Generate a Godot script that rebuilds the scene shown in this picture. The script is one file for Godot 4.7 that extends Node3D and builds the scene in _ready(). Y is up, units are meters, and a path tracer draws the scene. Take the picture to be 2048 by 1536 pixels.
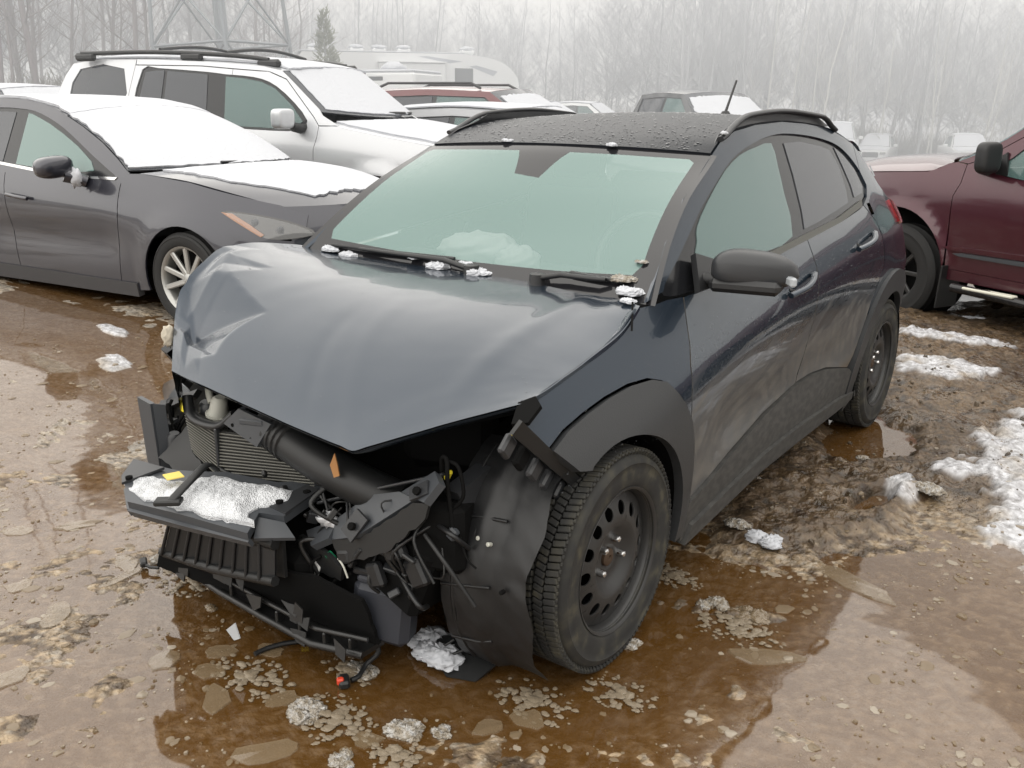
extends Node3D
# A wrecked dark grey crossover in a muddy, icy storage yard in fog. x right, y up, z towards the tail of the wreck.

var M := {}
var used := {}
var rng := RandomNumberGenerator.new()
var nz := FastNoiseLite.new()
var nf := FastNoiseLite.new()

class B:
	var v := PackedVector3Array()
	var n := PackedVector3Array()
	var t := PackedVector2Array()
	var c := PackedColorArray()
	var i := PackedInt32Array()
	func vert(p: Vector3, nn: Vector3, uv := Vector2.ZERO) -> int:
		v.append(p); n.append(nn); t.append(uv)
		return v.size() - 1
	func tri(a: int, b: int, d: int) -> void:
		var g := (v[a] - v[d]).cross(v[a] - v[b])
		if g.dot(n[a] + n[b] + n[d]) < 0.0:
			i.append_array([a, d, b])
		else:
			i.append_array([a, b, d])
	func face(p: Array, out: Vector3) -> void:
		var g := Vector3.ZERO
		for k in range(1, p.size() - 1):
			g += (p[k] - p[0]).cross(p[k + 1] - p[0])
		if g.length_squared() < 1e-16:
			return
		g = g.normalized()
		if g.dot(out) < 0.0:
			g = -g
		var f := v.size()
		for q in p:
			vert(q, g, Vector2(q.x + q.z, q.y))
		for k in range(1, p.size() - 1):
			tri(f, f + k, f + k + 1)
	func box(xf: Transform3D, s: Vector3, bev := 0.0) -> void:
		var h := s * 0.5
		bev = minf(bev, minf(h.x, minf(h.y, h.z)) * 0.9)
		var P := func(x: float, y: float, z: float, ax: int) -> Vector3:
			var q := Vector3(x * h.x, y * h.y, z * h.z)
			for k in 3:
				if k != ax:
					q[k] -= signf(q[k]) * bev
			return xf * q
		var sg := [-1.0, 1.0]
		for ax in 3:
			for e in sg:
				var o := Vector3.ZERO
				o[ax] = e
				var pts := []
				for w in [[-1.0, -1.0], [1.0, -1.0], [1.0, 1.0], [-1.0, 1.0]]:
					var q := Vector3.ZERO
					q[ax] = e
					q[(ax + 1) % 3] = w[0]
					q[(ax + 2) % 3] = w[1]
					pts.append(P.call(q.x, q.y, q.z, ax))
				face(pts, xf.basis * o)
		if bev <= 0.0:
			return
		for ax in 3:
			var a1 := (ax + 1) % 3
			var a2 := (ax + 2) % 3
			for e in sg:
				for f in sg:
					var q := Vector3.ZERO
					q[a1] = e
					q[a2] = f
					var lo := q
					lo[ax] = -1.0
					var hi := q
					hi[ax] = 1.0
					face([P.call(lo.x, lo.y, lo.z, a1), P.call(hi.x, hi.y, hi.z, a1), P.call(hi.x, hi.y, hi.z, a2), P.call(lo.x, lo.y, lo.z, a2)], xf.basis * q)
		for x in sg:
			for y in sg:
				for z in sg:
					face([P.call(x, y, z, 0), P.call(x, y, z, 1), P.call(x, y, z, 2)], xf.basis * Vector3(x, y, z))
	func tube(p: Array, r: float, sides := 8, r2 := -1.0, flat := 1.0) -> void:
		var up := Vector3.UP
		var m := p.size()
		var first := v.size()
		var dir := Vector3.ZERO
		for k in m:
			var d: Vector3 = p[mini(k + 1, m - 1)] - p[maxi(k - 1, 0)]
			d = d.normalized()
			if k == 0:
				if absf(d.dot(up)) > 0.9:
					up = Vector3.RIGHT
				dir = d
			var x: Vector3 = up.cross(d).normalized()
			up = d.cross(x).normalized()
			var rr := r if r2 < 0.0 else lerpf(r, r2, float(k) / (m - 1))
			for s in sides + 1:
				var a := TAU * s / sides
				var o := x * cos(a) + up * sin(a) * flat
				vert(p[k] + o * rr, (x * cos(a) * flat + up * sin(a)).normalized(), Vector2(float(s) / sides, k * 0.1))
			if k > 0:
				for s in sides:
					var a := first + (k - 1) * (sides + 1) + s
					var b := a + sides + 1
					tri(a, a + 1, b)
					tri(a + 1, b + 1, b)
		for e in 2:
			var k := 0 if e == 0 else m - 1
			var d: Vector3 = (p[0] - p[1]) if e == 0 else (p[m - 1] - p[m - 2])
			d = d.normalized()
			var ring := []
			for s in sides:
				ring.append(v[first + k * (sides + 1) + s])
			face(ring, d)
	func lathe(xf: Transform3D, prof: Array, segs: int, a0 := 0.0, a1 := TAU, sharp := 0.75) -> void:
		# prof: Vector2(radius, height); turned about the local y axis
		var m := prof.size()
		var dn := []
		for k in m - 1:
			var d: Vector2 = prof[k + 1] - prof[k]
			dn.append(Vector2(d.y, -d.x).normalized())
		for k in m - 1:
			var na: Vector2 = dn[k]
			var nb: Vector2 = dn[k]
			if k > 0 and dn[k].dot(dn[k - 1]) > sharp:
				na = (dn[k] + dn[k - 1]).normalized()
			if k < m - 2 and dn[k].dot(dn[k + 1]) > sharp:
				nb = (dn[k] + dn[k + 1]).normalized()
			var f := v.size()
			for s in segs + 1:
				var a := lerpf(a0, a1, float(s) / segs)
				var rx := Vector3(cos(a), 0, sin(a))
				vert(xf * (rx * prof[k].x + Vector3.UP * prof[k].y), (xf.basis * (rx * na.x + Vector3.UP * na.y)).normalized(), Vector2(a, 0))
				vert(xf * (rx * prof[k + 1].x + Vector3.UP * prof[k + 1].y), (xf.basis * (rx * nb.x + Vector3.UP * nb.y)).normalized(), Vector2(a, 1))
			for s in segs:
				var a := f + s * 2
				tri(a, a + 2, a + 1)
				tri(a + 2, a + 3, a + 1)
	func prism(poly: PackedVector2Array, xf: Transform3D, depth: float) -> void:
		var ix := Geometry2D.triangulate_polygon(poly)
		for e in [0.5, -0.5]:
			var f := v.size()
			for q in poly:
				vert(xf * Vector3(q.x, q.y, e * depth), (xf.basis.z * signf(e)).normalized(), q)
			for k in range(0, ix.size(), 3):
				tri(f + ix[k], f + ix[k + 1], f + ix[k + 2])
		var cw := 1.0 if Geometry2D.is_polygon_clockwise(poly) else -1.0
		for k in poly.size():
			var a := poly[k]
			var b := poly[(k + 1) % poly.size()]
			var o := Vector2(b.y - a.y, a.x - b.x) * -cw
			face([xf * Vector3(a.x, a.y, depth / 2), xf * Vector3(b.x, b.y, depth / 2), xf * Vector3(b.x, b.y, -depth / 2), xf * Vector3(a.x, a.y, -depth / 2)], xf.basis * Vector3(o.x, o.y, 0))
	func plate(p: Array, th: float) -> void:
		# a roughly flat polygon in space, given thickness
		var g := Vector3.ZERO
		var ctr := Vector3.ZERO
		for k in p.size():
			g += (p[k] as Vector3).cross(p[(k + 1) % p.size()])
			ctr += p[k]
		ctr /= p.size()
		g = g.normalized()
		var x: Vector3 = (p[1] - p[0]).normalized()
		x = (x - g * x.dot(g)).normalized()
		var y := g.cross(x)
		var xf := Transform3D(Basis(x, y, g), ctr)
		var q := PackedVector2Array()
		for a in p:
			q.append(Vector2((a - ctr).dot(x), (a - ctr).dot(y)))
		prism(q, xf, th)
	func grid(nu: int, nv: int, fn: Callable, out: Vector3, centre := Vector3.INF) -> void:
		var f := v.size()
		var sum := Vector3.ZERO
		for a in nu + 1:
			for b in nv + 1:
				v.append(fn.call(float(a) / nu, float(b) / nv))
				n.append(Vector3.ZERO)
				t.append(Vector2(float(a) / nu, float(b) / nv))
		for a in nu:
			for b in nv:
				var k := f + a * (nv + 1) + b
				for q in [[k, k + 1, k + nv + 1], [k + 1, k + nv + 2, k + nv + 1]]:
					var g: Vector3 = (v[q[0]] - v[q[2]]).cross(v[q[0]] - v[q[1]])
					for j in q:
						n[j] += g
					sum += g
		var sg := -1.0 if sum.dot(out) < 0.0 else 1.0
		if centre != Vector3.INF:
			var w := 0.0
			for k in range(f, v.size()):
				w += n[k].dot(v[k] - centre)
			sg = signf(w)
		for k in range(f, v.size()):
			n[k] = n[k].normalized() * sg
		for a in nu:
			for b in nv:
				var k := f + a * (nv + 1) + b
				tri(k, k + 1, k + nv + 1)
				tri(k + 1, k + nv + 2, k + nv + 1)
	func panel(outline: PackedVector2Array, cell: float, fn: Callable, out: Vector3, rim := 0.012, uvs := Vector2(0.25, 0.6)) -> void:
		# a curved sheet: the outline in parameter space, cut into cells, every point mapped by fn
		if outline.size() < 3:
			return
		var lo := outline[0]
		var hi := outline[0]
		for p in outline:
			lo = lo.min(p)
			hi = hi.max(p)
		var d := 0.003
		var place := func(p: Vector2) -> int:
			var o: Vector3 = fn.call(p)
			var g: Vector3 = (fn.call(p + Vector2(d, 0)) - fn.call(p - Vector2(d, 0))).cross(fn.call(p + Vector2(0, d)) - fn.call(p - Vector2(0, d)))
			g = g.normalized()
			if g.dot(out) < 0.0:
				g = -g
			return vert(o, g, Vector2((p.x + 0.6) * uvs.x, 1.0 - p.y * uvs.y))
		var nx := int(ceil((hi.x - lo.x) / cell))
		var ny := int(ceil((hi.y - lo.y) / cell))
		var cs := Vector2((hi.x - lo.x) / nx, (hi.y - lo.y) / ny)
		var inside := []
		var at := []
		for a in nx + 1:
			for b in ny + 1:
				inside.append(Geometry2D.is_point_in_polygon(lo + Vector2(a * cs.x, b * cs.y), outline))
				at.append(-1)
		var near := {}
		for k in outline.size():
			var a := outline[k]
			var b := outline[(k + 1) % outline.size()]
			var m := int(ceil(a.distance_to(b) / (minf(cs.x, cs.y) * 0.25))) + 1
			for j in m + 1:
				var q := (a.lerp(b, float(j) / m) - lo) / cs
				for dx in [-0.02, 0.02]:
					for dy in [-0.02, 0.02]:
						near[Vector2i(clampi(int(floor(q.x + dx)), 0, nx - 1), clampi(int(floor(q.y + dy)), 0, ny - 1))] = true
		for a in nx:
			for b in ny:
				if near.has(Vector2i(a, b)):
					var r := PackedVector2Array([lo + Vector2(a, b) * cs, lo + Vector2(a + 1, b) * cs, lo + Vector2(a + 1, b + 1) * cs, lo + Vector2(a, b + 1) * cs])
					for poly in Geometry2D.intersect_polygons(outline, r):
						var ix := Geometry2D.triangulate_polygon(poly)
						var id := []
						for p in poly:
							id.append(place.call(p))
						for k in range(0, ix.size(), 3):
							tri(id[ix[k]], id[ix[k + 1]], id[ix[k + 2]])
				elif inside[a * (ny + 1) + b]:
					var q := []
					for w in [[a, b], [a + 1, b], [a + 1, b + 1], [a, b + 1]]:
						var k: int = w[0] * (ny + 1) + w[1]
						if at[k] < 0:
							at[k] = place.call(lo + Vector2(w[0] * cs.x, w[1] * cs.y))
						q.append(at[k])
					tri(q[0], q[1], q[2])
					tri(q[0], q[2], q[3])
		if rim == 0.0:
			return
		for k in outline.size():
			var a := outline[k]
			var b := outline[(k + 1) % outline.size()]
			var m := maxi(1, int(ceil(a.distance_to(b) / cell)))
			var mid := (a + b) * 0.5
			var perp := Vector2(b.y - a.y, a.x - b.x).normalized() * 0.004
			if Geometry2D.is_point_in_polygon(mid + perp, outline):
				perp = -perp
			var side: Vector3 = fn.call(mid + perp) - fn.call(mid)
			for j in m:
				var i0: int = place.call(a.lerp(b, float(j) / m))
				var i1: int = place.call(a.lerp(b, float(j + 1) / m))
				var p0 := v[i0]
				var p1 := v[i1]
				face([p0, p1, p1 - n[i1] * rim, p0 - n[i0] * rim], side)
	func pillow(xf: Transform3D, r: Vector3, e := 0.5, nu := 24, nv := 16) -> void:
		# a box with generously rounded corners
		var f := v.size()
		grid(nu, nv, func(u: float, w: float) -> Vector3:
			var a := TAU * u
			var b := PI * (w - 0.5)
			var c := pow(maxf(cos(b), 0.0), e)
			var d := Vector3(c * signf(cos(a)) * pow(absf(cos(a)), e), signf(sin(b)) * pow(absf(sin(b)), e), c * signf(sin(a)) * pow(absf(sin(a)), e))
			return xf * (d * r), Vector3.UP, xf.origin)
	func torn(p: Array, th: float, jag: float, sd: int) -> void:
		# a plate whose edges are chewed
		var rr := RandomNumberGenerator.new()
		rr.seed = sd
		var q := []
		for k in p.size():
			var a: Vector3 = p[k]
			var b: Vector3 = p[(k + 1) % p.size()]
			var m := maxi(1, int(a.distance_to(b) / 0.022))
			for j in m:
				var c := a.lerp(b, float(j) / m)
				if j > 0:
					c += Vector3(rr.randf_range(-1, 1), rr.randf_range(-1, 1), 0) * jag
				q.append(c)
		plate(q, th)
	func blob(ctr: Vector3, r: Vector3, amp: float, fr: float, noise: FastNoiseLite, nu := 20, nv := 14, flat := -1.0) -> void:
		var fn := func(u: float, w: float) -> Vector3:
			var a := TAU * u
			var e := PI * (w - 0.5)
			var d := Vector3(cos(e) * cos(a), sin(e), cos(e) * sin(a))
			var q := d
			if absf(u - 1.0) < 1e-6:
				q = Vector3(cos(e), sin(e), 0)
			var k := 1.0 + amp * noise.get_noise_3d((q.x + ctr.x * 7.0) * fr, (q.y + ctr.y * 9.0) * fr, (q.z + ctr.z * 7.0) * fr) + amp * 0.5 * noise.get_noise_3d(q.x * fr * 2.7 + 50.0, q.y * fr * 2.7 + ctr.z * 30.0, q.z * fr * 2.7)
			var p := d * k
			if flat > -1.0:
				p.y = maxf(p.y, flat)
			return ctr + p * r
		grid(nu, nv, fn, Vector3.UP, ctr)
	func mesh() -> ArrayMesh:
		var arr := []
		arr.resize(Mesh.ARRAY_MAX)
		arr[Mesh.ARRAY_VERTEX] = v
		arr[Mesh.ARRAY_NORMAL] = n
		arr[Mesh.ARRAY_TEX_UV] = t
		if c.size() == v.size():
			arr[Mesh.ARRAY_COLOR] = c
		arr[Mesh.ARRAY_INDEX] = i
		var m := ArrayMesh.new()
		if i.size() > 0:
			m.add_surface_from_arrays(Mesh.PRIMITIVE_TRIANGLES, arr)
		return m

func numbered(called: String) -> String:
	if not used.has(called):
		used[called] = 0
		return called
	used[called] += 1
	return "%s_%03d" % [called, used[called]]

func tag(o: Node3D, label: String, category: String, group := "", kind := "") -> void:
	if label: o.set_meta("label", label)
	if category: o.set_meta("category", category)
	if group: o.set_meta("group", group)
	if kind: o.set_meta("kind", kind)

func thing(called: String, label: String, category: String, xf := Transform3D(), group := "") -> Node3D:
	var o := Node3D.new()
	o.name = numbered(called)
	add_child(o, true)
	o.transform = xf
	tag(o, label, category, group)
	return o

func part(called: String, b: B, mat: String, parent: Node) -> MeshInstance3D:
	return part_mesh(called, b.mesh(), mat, parent)

func part_mesh(called: String, m: Mesh, mat: String, parent: Node) -> MeshInstance3D:
	var o := MeshInstance3D.new()
	o.name = called
	o.mesh = m
	o.material_override = M[mat]
	parent.add_child(o, true)
	return o

func solo(called: String, b: B, mat: String, label: String, category: String, group := "", at := Vector3.ZERO) -> MeshInstance3D:
	var o := MeshInstance3D.new()
	o.name = numbered(called)
	o.mesh = b.mesh()
	o.material_override = M[mat]
	add_child(o, true)
	o.position = at
	tag(o, label, category, group)
	return o

func struct(called: String, m: Mesh, mat: String) -> MeshInstance3D:
	var o := MeshInstance3D.new()
	o.name = numbered(called)
	o.mesh = m
	o.material_override = M[mat]
	add_child(o, true)
	o.set_meta("kind", "structure")
	return o

func P2(a: Array) -> PackedVector2Array:
	var r := PackedVector2Array()
	for k in range(0, a.size(), 2):
		r.append(Vector2(a[k], a[k + 1]))
	return r

func V3(a: Array) -> Array:
	var r := []
	for k in range(0, a.size(), 3):
		r.append(Vector3(a[k], a[k + 1], a[k + 2]))
	return r

func smooth(p: PackedVector2Array, k := 3, closed := true) -> PackedVector2Array:
	var r := PackedVector2Array()
	var m := p.size()
	for j in (m if closed else m - 1):
		var a := p[posmod(j - 1, m)] if closed else p[maxi(j - 1, 0)]
		var d := p[(j + 2) % m] if closed else p[mini(j + 2, m - 1)]
		for s in k:
			r.append(p[j].cubic_interpolate(p[(j + 1) % m], a, d, float(s) / k))
	if not closed:
		r.append(p[m - 1])
	return r

func curve3(a: Array, k := 6) -> Array:
	var p := V3(a)
	var r := []
	var m := p.size()
	for j in m - 1:
		for s in k:
			r.append((p[j] as Vector3).cubic_interpolate(p[j + 1], p[maxi(j - 1, 0)], p[mini(j + 2, m - 1)], float(s) / k))
	r.append(p[m - 1])
	return r

func circle(c: Vector2, r: float, k := 40, ry := -1.0) -> PackedVector2Array:
	var o := PackedVector2Array()
	for j in k:
		o.append(c + Vector2(cos(TAU * j / k) * r, sin(TAU * j / k) * (r if ry < 0.0 else ry)))
	return o

func minus(p: Array, q: PackedVector2Array, depth := 0) -> Array:
	var r := []
	for a in p:
		var parts := Geometry2D.clip_polygons(a, q)
		var hole := false
		for c in parts:
			if Geometry2D.is_polygon_clockwise(c):
				hole = true
		if hole and depth < 3:
			# the cut lies wholly inside: split the sheet through its middle first
			var m := Vector2.ZERO
			for c in q:
				m += c / q.size()
			for h in [rect(-90, -90, m.x, 90), rect(m.x, -90, 90, 90)]:
				r.append_array(minus(Geometry2D.intersect_polygons(a, h), q, depth + 1))
			continue
		for c in parts:
			if not Geometry2D.is_polygon_clockwise(c):
				r.append(c)
	return r

func shrink(p: PackedVector2Array, d := 0.003) -> Array:
	var r := []
	for c in Geometry2D.offset_polygon(p, -d):
		r.append(c)
	return r

func crv(p: PackedVector2Array, x: float) -> float:
	var m := p.size()
	if x <= p[0].x: return p[0].y
	if x >= p[m - 1].x: return p[m - 1].y
	var k := 0
	while x > p[k + 1].x:
		k += 1
	var a := maxi(k - 1, 0)
	var e := mini(k + 2, m - 1)
	var h := p[k + 1].x - p[k].x
	var u := (x - p[k].x) / h
	var m0 := (p[k + 1].y - p[a].y) / (p[k + 1].x - p[a].x) * h
	var m1 := (p[e].y - p[k].y) / (p[e].x - p[k].x) * h
	return (2 * u * u * u - 3 * u * u + 1) * p[k].y + (u * u * u - 2 * u * u + u) * m0 + (3 * u * u - 2 * u * u * u) * p[k + 1].y + (u * u * u - u * u) * m1

class Shape:
	# the flank of a vehicle: how far it stands out at s metres behind the front axle and v metres up
	var hw: PackedVector2Array
	var sh: PackedVector2Array
	var lean := 0.5
	var soft := 0.03
	var low := 0.12
	var taper := 0.06
	var tail := 0.0
	var tail_from := 2.2
	var hollow := 0.0
	var arch := []
	var flare := 0.0
	var main

	func side(s: float, v: float) -> float:
		var d: float = v - main.crv(sh, s)
		var sp := soft * log(1.0 + exp(minf(d / soft, 40.0)))
		var x: float = main.crv(hw, s) - lean * sp - low * pow(maxf(0.0, -d), 2.0)
		x -= taper * maxf(0.0, v - 1.0) * maxf(0.0, s - 1.3)
		if tail > 0.0:
			x -= tail * pow(maxf(0.0, s - tail_from), 2.0) * clampf((v - 0.8) / 0.25, 0.0, 1.0)
		if hollow > 0.0:
			var q := exp(-pow((v - 0.52) / 0.11, 2.0)) * smoothstep(0.45, 0.75, s) * (1.0 - smoothstep(1.8, 2.15, s))
			x -= hollow * q
		for a in arch:
			var r := Vector2(s - a.x, v - a.y).length()
			x += flare * (1.0 - smoothstep(a.z, a.z + 0.16, r))
		return x

func shape(hw: Array, sh: Array, lean: float, soft: float, low: float, taper: float) -> Shape:
	var s := Shape.new()
	s.main = self
	s.hw = P2(hw)
	s.sh = P2(sh)
	s.lean = lean
	s.soft = soft
	s.low = low
	s.taper = taper
	return s

func flank(parent: Node, called: String, s: Shape, polys: Array, mat: String, off := 0.0, cell := 0.05, sides := [-1.0, 1.0], gap := 0.003, rim := 0.014) -> void:
	for sg in sides:
		var b := B.new()
		var fn := func(p: Vector2) -> Vector3:
			return Vector3(sg * (s.side(p.x, p.y) + off), p.y, p.x)
		for p in polys:
			for q in (shrink(p, gap) if gap > 0.0 else [p]):
				b.panel(q, cell, fn, Vector3(sg, 0, 0), rim)
		part(called, b, mat, parent)

func table(p: PackedVector2Array) -> PackedVector2Array:
	var r := PackedVector2Array()
	var m := p.size() - 1
	for k in 65:
		var f := float(k) / 64.0 * m
		var j := mini(int(f), m - 1)
		r.append(p[j].cubic_interpolate(p[j + 1], p[maxi(j - 1, 0)], p[mini(j + 2, m)], f - j))
	return r

func ruled(s: Shape, edge: Array, mid: Array, pw := 2.0, off := 0.0, inset := 0.0) -> Callable:
	var E := table(P2(edge))
	var C := table(P2(mid))
	var pick := func(T: PackedVector2Array, u: float) -> Vector2:
		var f := clampf(u, -0.1, 1.1) * 64.0
		var j := clampi(int(floor(f)), 0, 63)
		return T[j] + (T[j + 1] - T[j]) * (f - j)
	return func(q: Vector2) -> Vector3:
		var e: Vector2 = pick.call(E, q.y)
		var c: Vector2 = pick.call(C, q.y)
		var k := pow(absf(q.x), pw)
		return Vector3(q.x * (s.side(e.x, e.y) - inset), lerpf(c.y, e.y, k) + off, lerpf(c.x, e.x, k))

func top(parent: Node, called: String, fn: Callable, poly: PackedVector2Array, mat: String, out := Vector3.UP, cell := 0.06, rim := 0.012) -> MeshInstance3D:
	var b := B.new()
	b.panel(poly, cell, fn, out, rim, Vector2(0.5, 0.5))
	return part(called, b, mat, parent)

func rect(a: float, b: float, c: float, d: float) -> PackedVector2Array:
	return PackedVector2Array([Vector2(a, b), Vector2(c, b), Vector2(c, d), Vector2(a, d)])

func lin(r: float, g: float, b: float, a := 1.0) -> Color:
	var c := Color(r, g, b).linear_to_srgb()
	c.a = a
	return c

func mat(called: String, c: Color, rough: float, metal := 0.0, coat := 0.0) -> StandardMaterial3D:
	var m := StandardMaterial3D.new()
	m.resource_name = called
	m.albedo_color = c
	m.roughness = rough
	m.metallic = metal
	if coat > 0.0:
		m.clearcoat_enabled = true
		m.clearcoat = coat
		m.clearcoat_roughness = 0.04
	M[called] = m
	return m

func noise_tex(fr: float, oct: int, size := 512, kind := FastNoiseLite.TYPE_SIMPLEX_SMOOTH, sd := 1, ramp: Array = []) -> NoiseTexture2D:
	var t := NoiseTexture2D.new()
	var n := FastNoiseLite.new()
	n.noise_type = kind
	n.frequency = fr
	n.fractal_octaves = oct
	n.seed = sd
	t.width = size
	t.height = size
	t.seamless = true
	t.noise = n
	if ramp.size() > 0:
		var g := Gradient.new()
		g.offsets = PackedFloat32Array(ramp[0])
		g.colors = PackedColorArray(ramp[1])
		t.color_ramp = g
	return t

func bump(m: StandardMaterial3D, t: Texture2D, depth_cm: float, scale: float) -> void:
	m.heightmap_enabled = true
	m.heightmap_texture = t
	m.heightmap_scale = depth_cm
	m.uv1_triplanar = true
	m.uv1_world_triplanar = true
	m.uv1_scale = Vector3.ONE * scale

# ---------------------------------------------------------------- ground
const TILT := 0.052

func seg_dist(x: float, z: float) -> float:
	return Vector2(x, z - clampf(z, -0.5, 2.8)).length()

func base(x: float, z: float) -> float:
	# the yard lies level round the wreck and falls away to the right of the picture
	var lat := 0.806 * (x + 2.0) - 0.591 * (z + 2.05)
	var k := smoothstep(1.5, 3.6, seg_dist(x, z))
	var f := 0.565 * (x + 2.0) + 0.773 * (z + 2.05)
	return k * (TILT * clampf(lat, -40.0, 40.0) - 0.03 * clampf(-lat - 5.0, 0.0, 30.0) + 0.09 * smoothstep(2.5, 5.0, f))

func ell(x: float, z: float, cx: float, cz: float, rx: float, rz: float, ang: float) -> float:
	var dx := x - cx
	var dz := z - cz
	var c := cos(ang)
	var s := sin(ang)
	return Vector2((dx * c + dz * s) / rx, (-dx * s + dz * c) / rz).length()

func snow_amount(x: float, z: float) -> float:
	# drifts of old snow on the right of the picture
	var w := 0.35 * nz.get_noise_2d(x * 2.2 + 31.0, z * 2.2) + 0.22 * nz.get_noise_2d(x * 7.0, z * 7.0 + 9.0) + 0.1 * nf.get_noise_2d(x * 6.0, z * 6.0)
	var k := 9.0
	k = minf(k, ell(x, z, -0.80, 4.74, 0.42, 0.15, 0.0))
	k = minf(k, ell(x, z, -0.96, 3.80, 0.34, 0.26, -0.2))
	k = minf(k, ell(x, z, -1.62, 2.75, 0.26, 0.75, 0.15))
	k = minf(k, ell(x, z, -1.95, 2.0, 0.45, 0.9, 0.1))
	k = minf(k, ell(x, z, -1.36, 2.08, 0.11, 0.13, 0.3))
	k = minf(k, ell(x, z, -1.25, 1.70, 0.07, 0.15, -0.35))
	k = minf(k, ell(x, z, 3.3, 0.95, 0.16, 0.07, 0.0))
	k = minf(k, ell(x, z, 2.78, 0.66, 0.16, 0.1, 0.4))
	k = minf(k, ell(x, z, -2.7, 4.4, 0.8, 0.5, 0.3))
	return 1.0 - smoothstep(0.72, 0.95, k + w)

func mud_amount(x: float, z: float) -> float:
	var k := minf(ell(x, z, -1.0, 1.75, 0.36, 0.85, 0.12), ell(x, z, -0.95, 3.1, 0.75, 1.3, 0.0))
	k = minf(k, ell(x, z, -1.0, 5.2, 2.2, 1.5, 0.3))
	k = minf(k, ell(x, z, -1.6, 3.2, 0.9, 1.6, 0.2))
	return 1.0 - smoothstep(0.8, 1.15, k + 0.25 * nz.get_noise_2d(x * 1.5, z * 1.5 + 70.0))

func pool(x: float, z: float) -> float:
	# the clear brown water in front of and beside the wreck: small inside, 1 at its shore
	var k := minf(ell(x, z, -0.45, -0.42, 0.66, 0.30, -0.55), ell(x, z, -0.95, 0.26, 0.30, 0.46, 0.1))
	k = minf(k, ell(x, z, 0.1, -0.2, 0.6, 0.3, -0.3))
	return k + 0.45 * nz.get_noise_2d(x * 1.3 + 51.0, z * 1.3) + 0.2 * nz.get_noise_2d(x * 4.5, z * 4.5 + 17.0)

func detail(x: float, z: float, mud: float, snow: float) -> float:
	var k := smoothstep(0.6, 1.25, pool(x, z))
	var y := -0.003 + 0.012 * nz.get_noise_2d(x * 0.7 + 3.0, z * 0.7) + 0.010 * nz.get_noise_2d(x * 1.9, z * 1.9 + 5.0)
	# rotten slush: small lumps that just break the surface
	var l := nf.get_noise_2d(x * 2.0, z * 2.0)
	var f := nf.get_noise_2d(x * 5.5 + 9.0, z * 5.5)
	y += 0.007 * l + 0.008 * maxf(f, -0.25) * (0.4 + 0.6 * smoothstep(-0.3, 0.4, nz.get_noise_2d(x * 1.2 + 77.0, z * 1.2)))
	y = lerpf(-0.022 + 0.020 * maxf(f + l * 0.5, -0.2), y, 0.12 + 0.88 * k)
	# open shallow water on the near right
	var calm := 1.0 - smoothstep(0.65, 1.2, ell(x, z, -1.60, 0.62, 0.55, 0.62, 0.15) + 0.3 * nz.get_noise_2d(x * 1.6, z * 1.6 + 21.0))
	y = lerpf(y, -0.012 + 0.008 * f, calm * 0.85 * (1.0 - mud))
	# the flooded, half frozen flat on the far left
	var flood := 1.0 - smoothstep(0.7, 1.15, ell(x, z, 3.3, 0.62, 2.2, 0.62, -0.12) + 0.25 * nz.get_noise_2d(x * 1.4, z * 1.4 + 81.0))
	y = lerpf(y, -0.008 + 0.004 * l, flood * 0.9)
	# the thin ridge pushed up along the side of the front wheel
	var rg := 1.0 - smoothstep(0.4, 1.1, ell(x, z, -1.0, 0.44, 0.30, 0.075, -0.35) + 0.3 * f)
	y += 0.028 * rg * (0.7 + 0.6 * f)
	if mud > 0.0:
		var r := absf(nz.get_noise_2d(x * 3.1 + 11.0, z * 3.1))
		y += mud * (0.038 + 0.034 * (0.5 - r) + 0.014 * nf.get_noise_2d(x * 3.5, z * 3.5 + 40.0))
		# small pools between the ruts
		y -= mud * 0.075 * (1.0 - smoothstep(0.6, 1.2, minf(ell(x, z, -1.17, 1.58, 0.06, 0.16, 0.2), ell(x, z, -0.95, 2.3, 0.22, 0.35, 0.2))))
	if snow > 0.0:
		y += snow * (0.020 + 0.008 * nz.get_noise_2d(x * 4.0, z * 4.0))
	# the wheels have pressed their own beds
	if absf(absf(x) - 0.78) < 0.3:
		for w in [[-0.78, 0.0], [0.78, 0.0], [-0.78, 2.6], [0.78, 2.6]]:
			y = lerpf(y, minf(y, -0.012), 1.0 - smoothstep(0.12, 0.24, Vector2(x - w[0], (z - w[1]) * 0.8).length()))
	return y

func ground_y(x: float, z: float) -> float:
	var m := mud_amount(x, z)
	var s := snow_amount(x, z)
	return base(x, z) + detail(x, z, m, s)

func axis(lo: float, hi: float, fine: float, lo2: float, hi2: float, mid: float, back: float, far: float) -> PackedFloat32Array:
	# fine steps near the wreck, coarser ones round it, growing ones out to the wood
	var r := PackedFloat32Array()
	var left := PackedFloat32Array()
	var step := mid
	var x := lo
	while x > lo2:
		x -= mid
		left.append(x)
	while x > back:
		step *= 1.16
		x = maxf(x - step, back)
		left.append(x)
	left.reverse()
	r.append_array(left)
	x = lo
	while x < hi:
		r.append(x)
		x += fine
	while x < hi2:
		r.append(x)
		x += mid
	r.append(x)
	step = mid
	while x < far:
		step *= 1.16
		x = minf(x + step, far)
		r.append(x)
	return r

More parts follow.
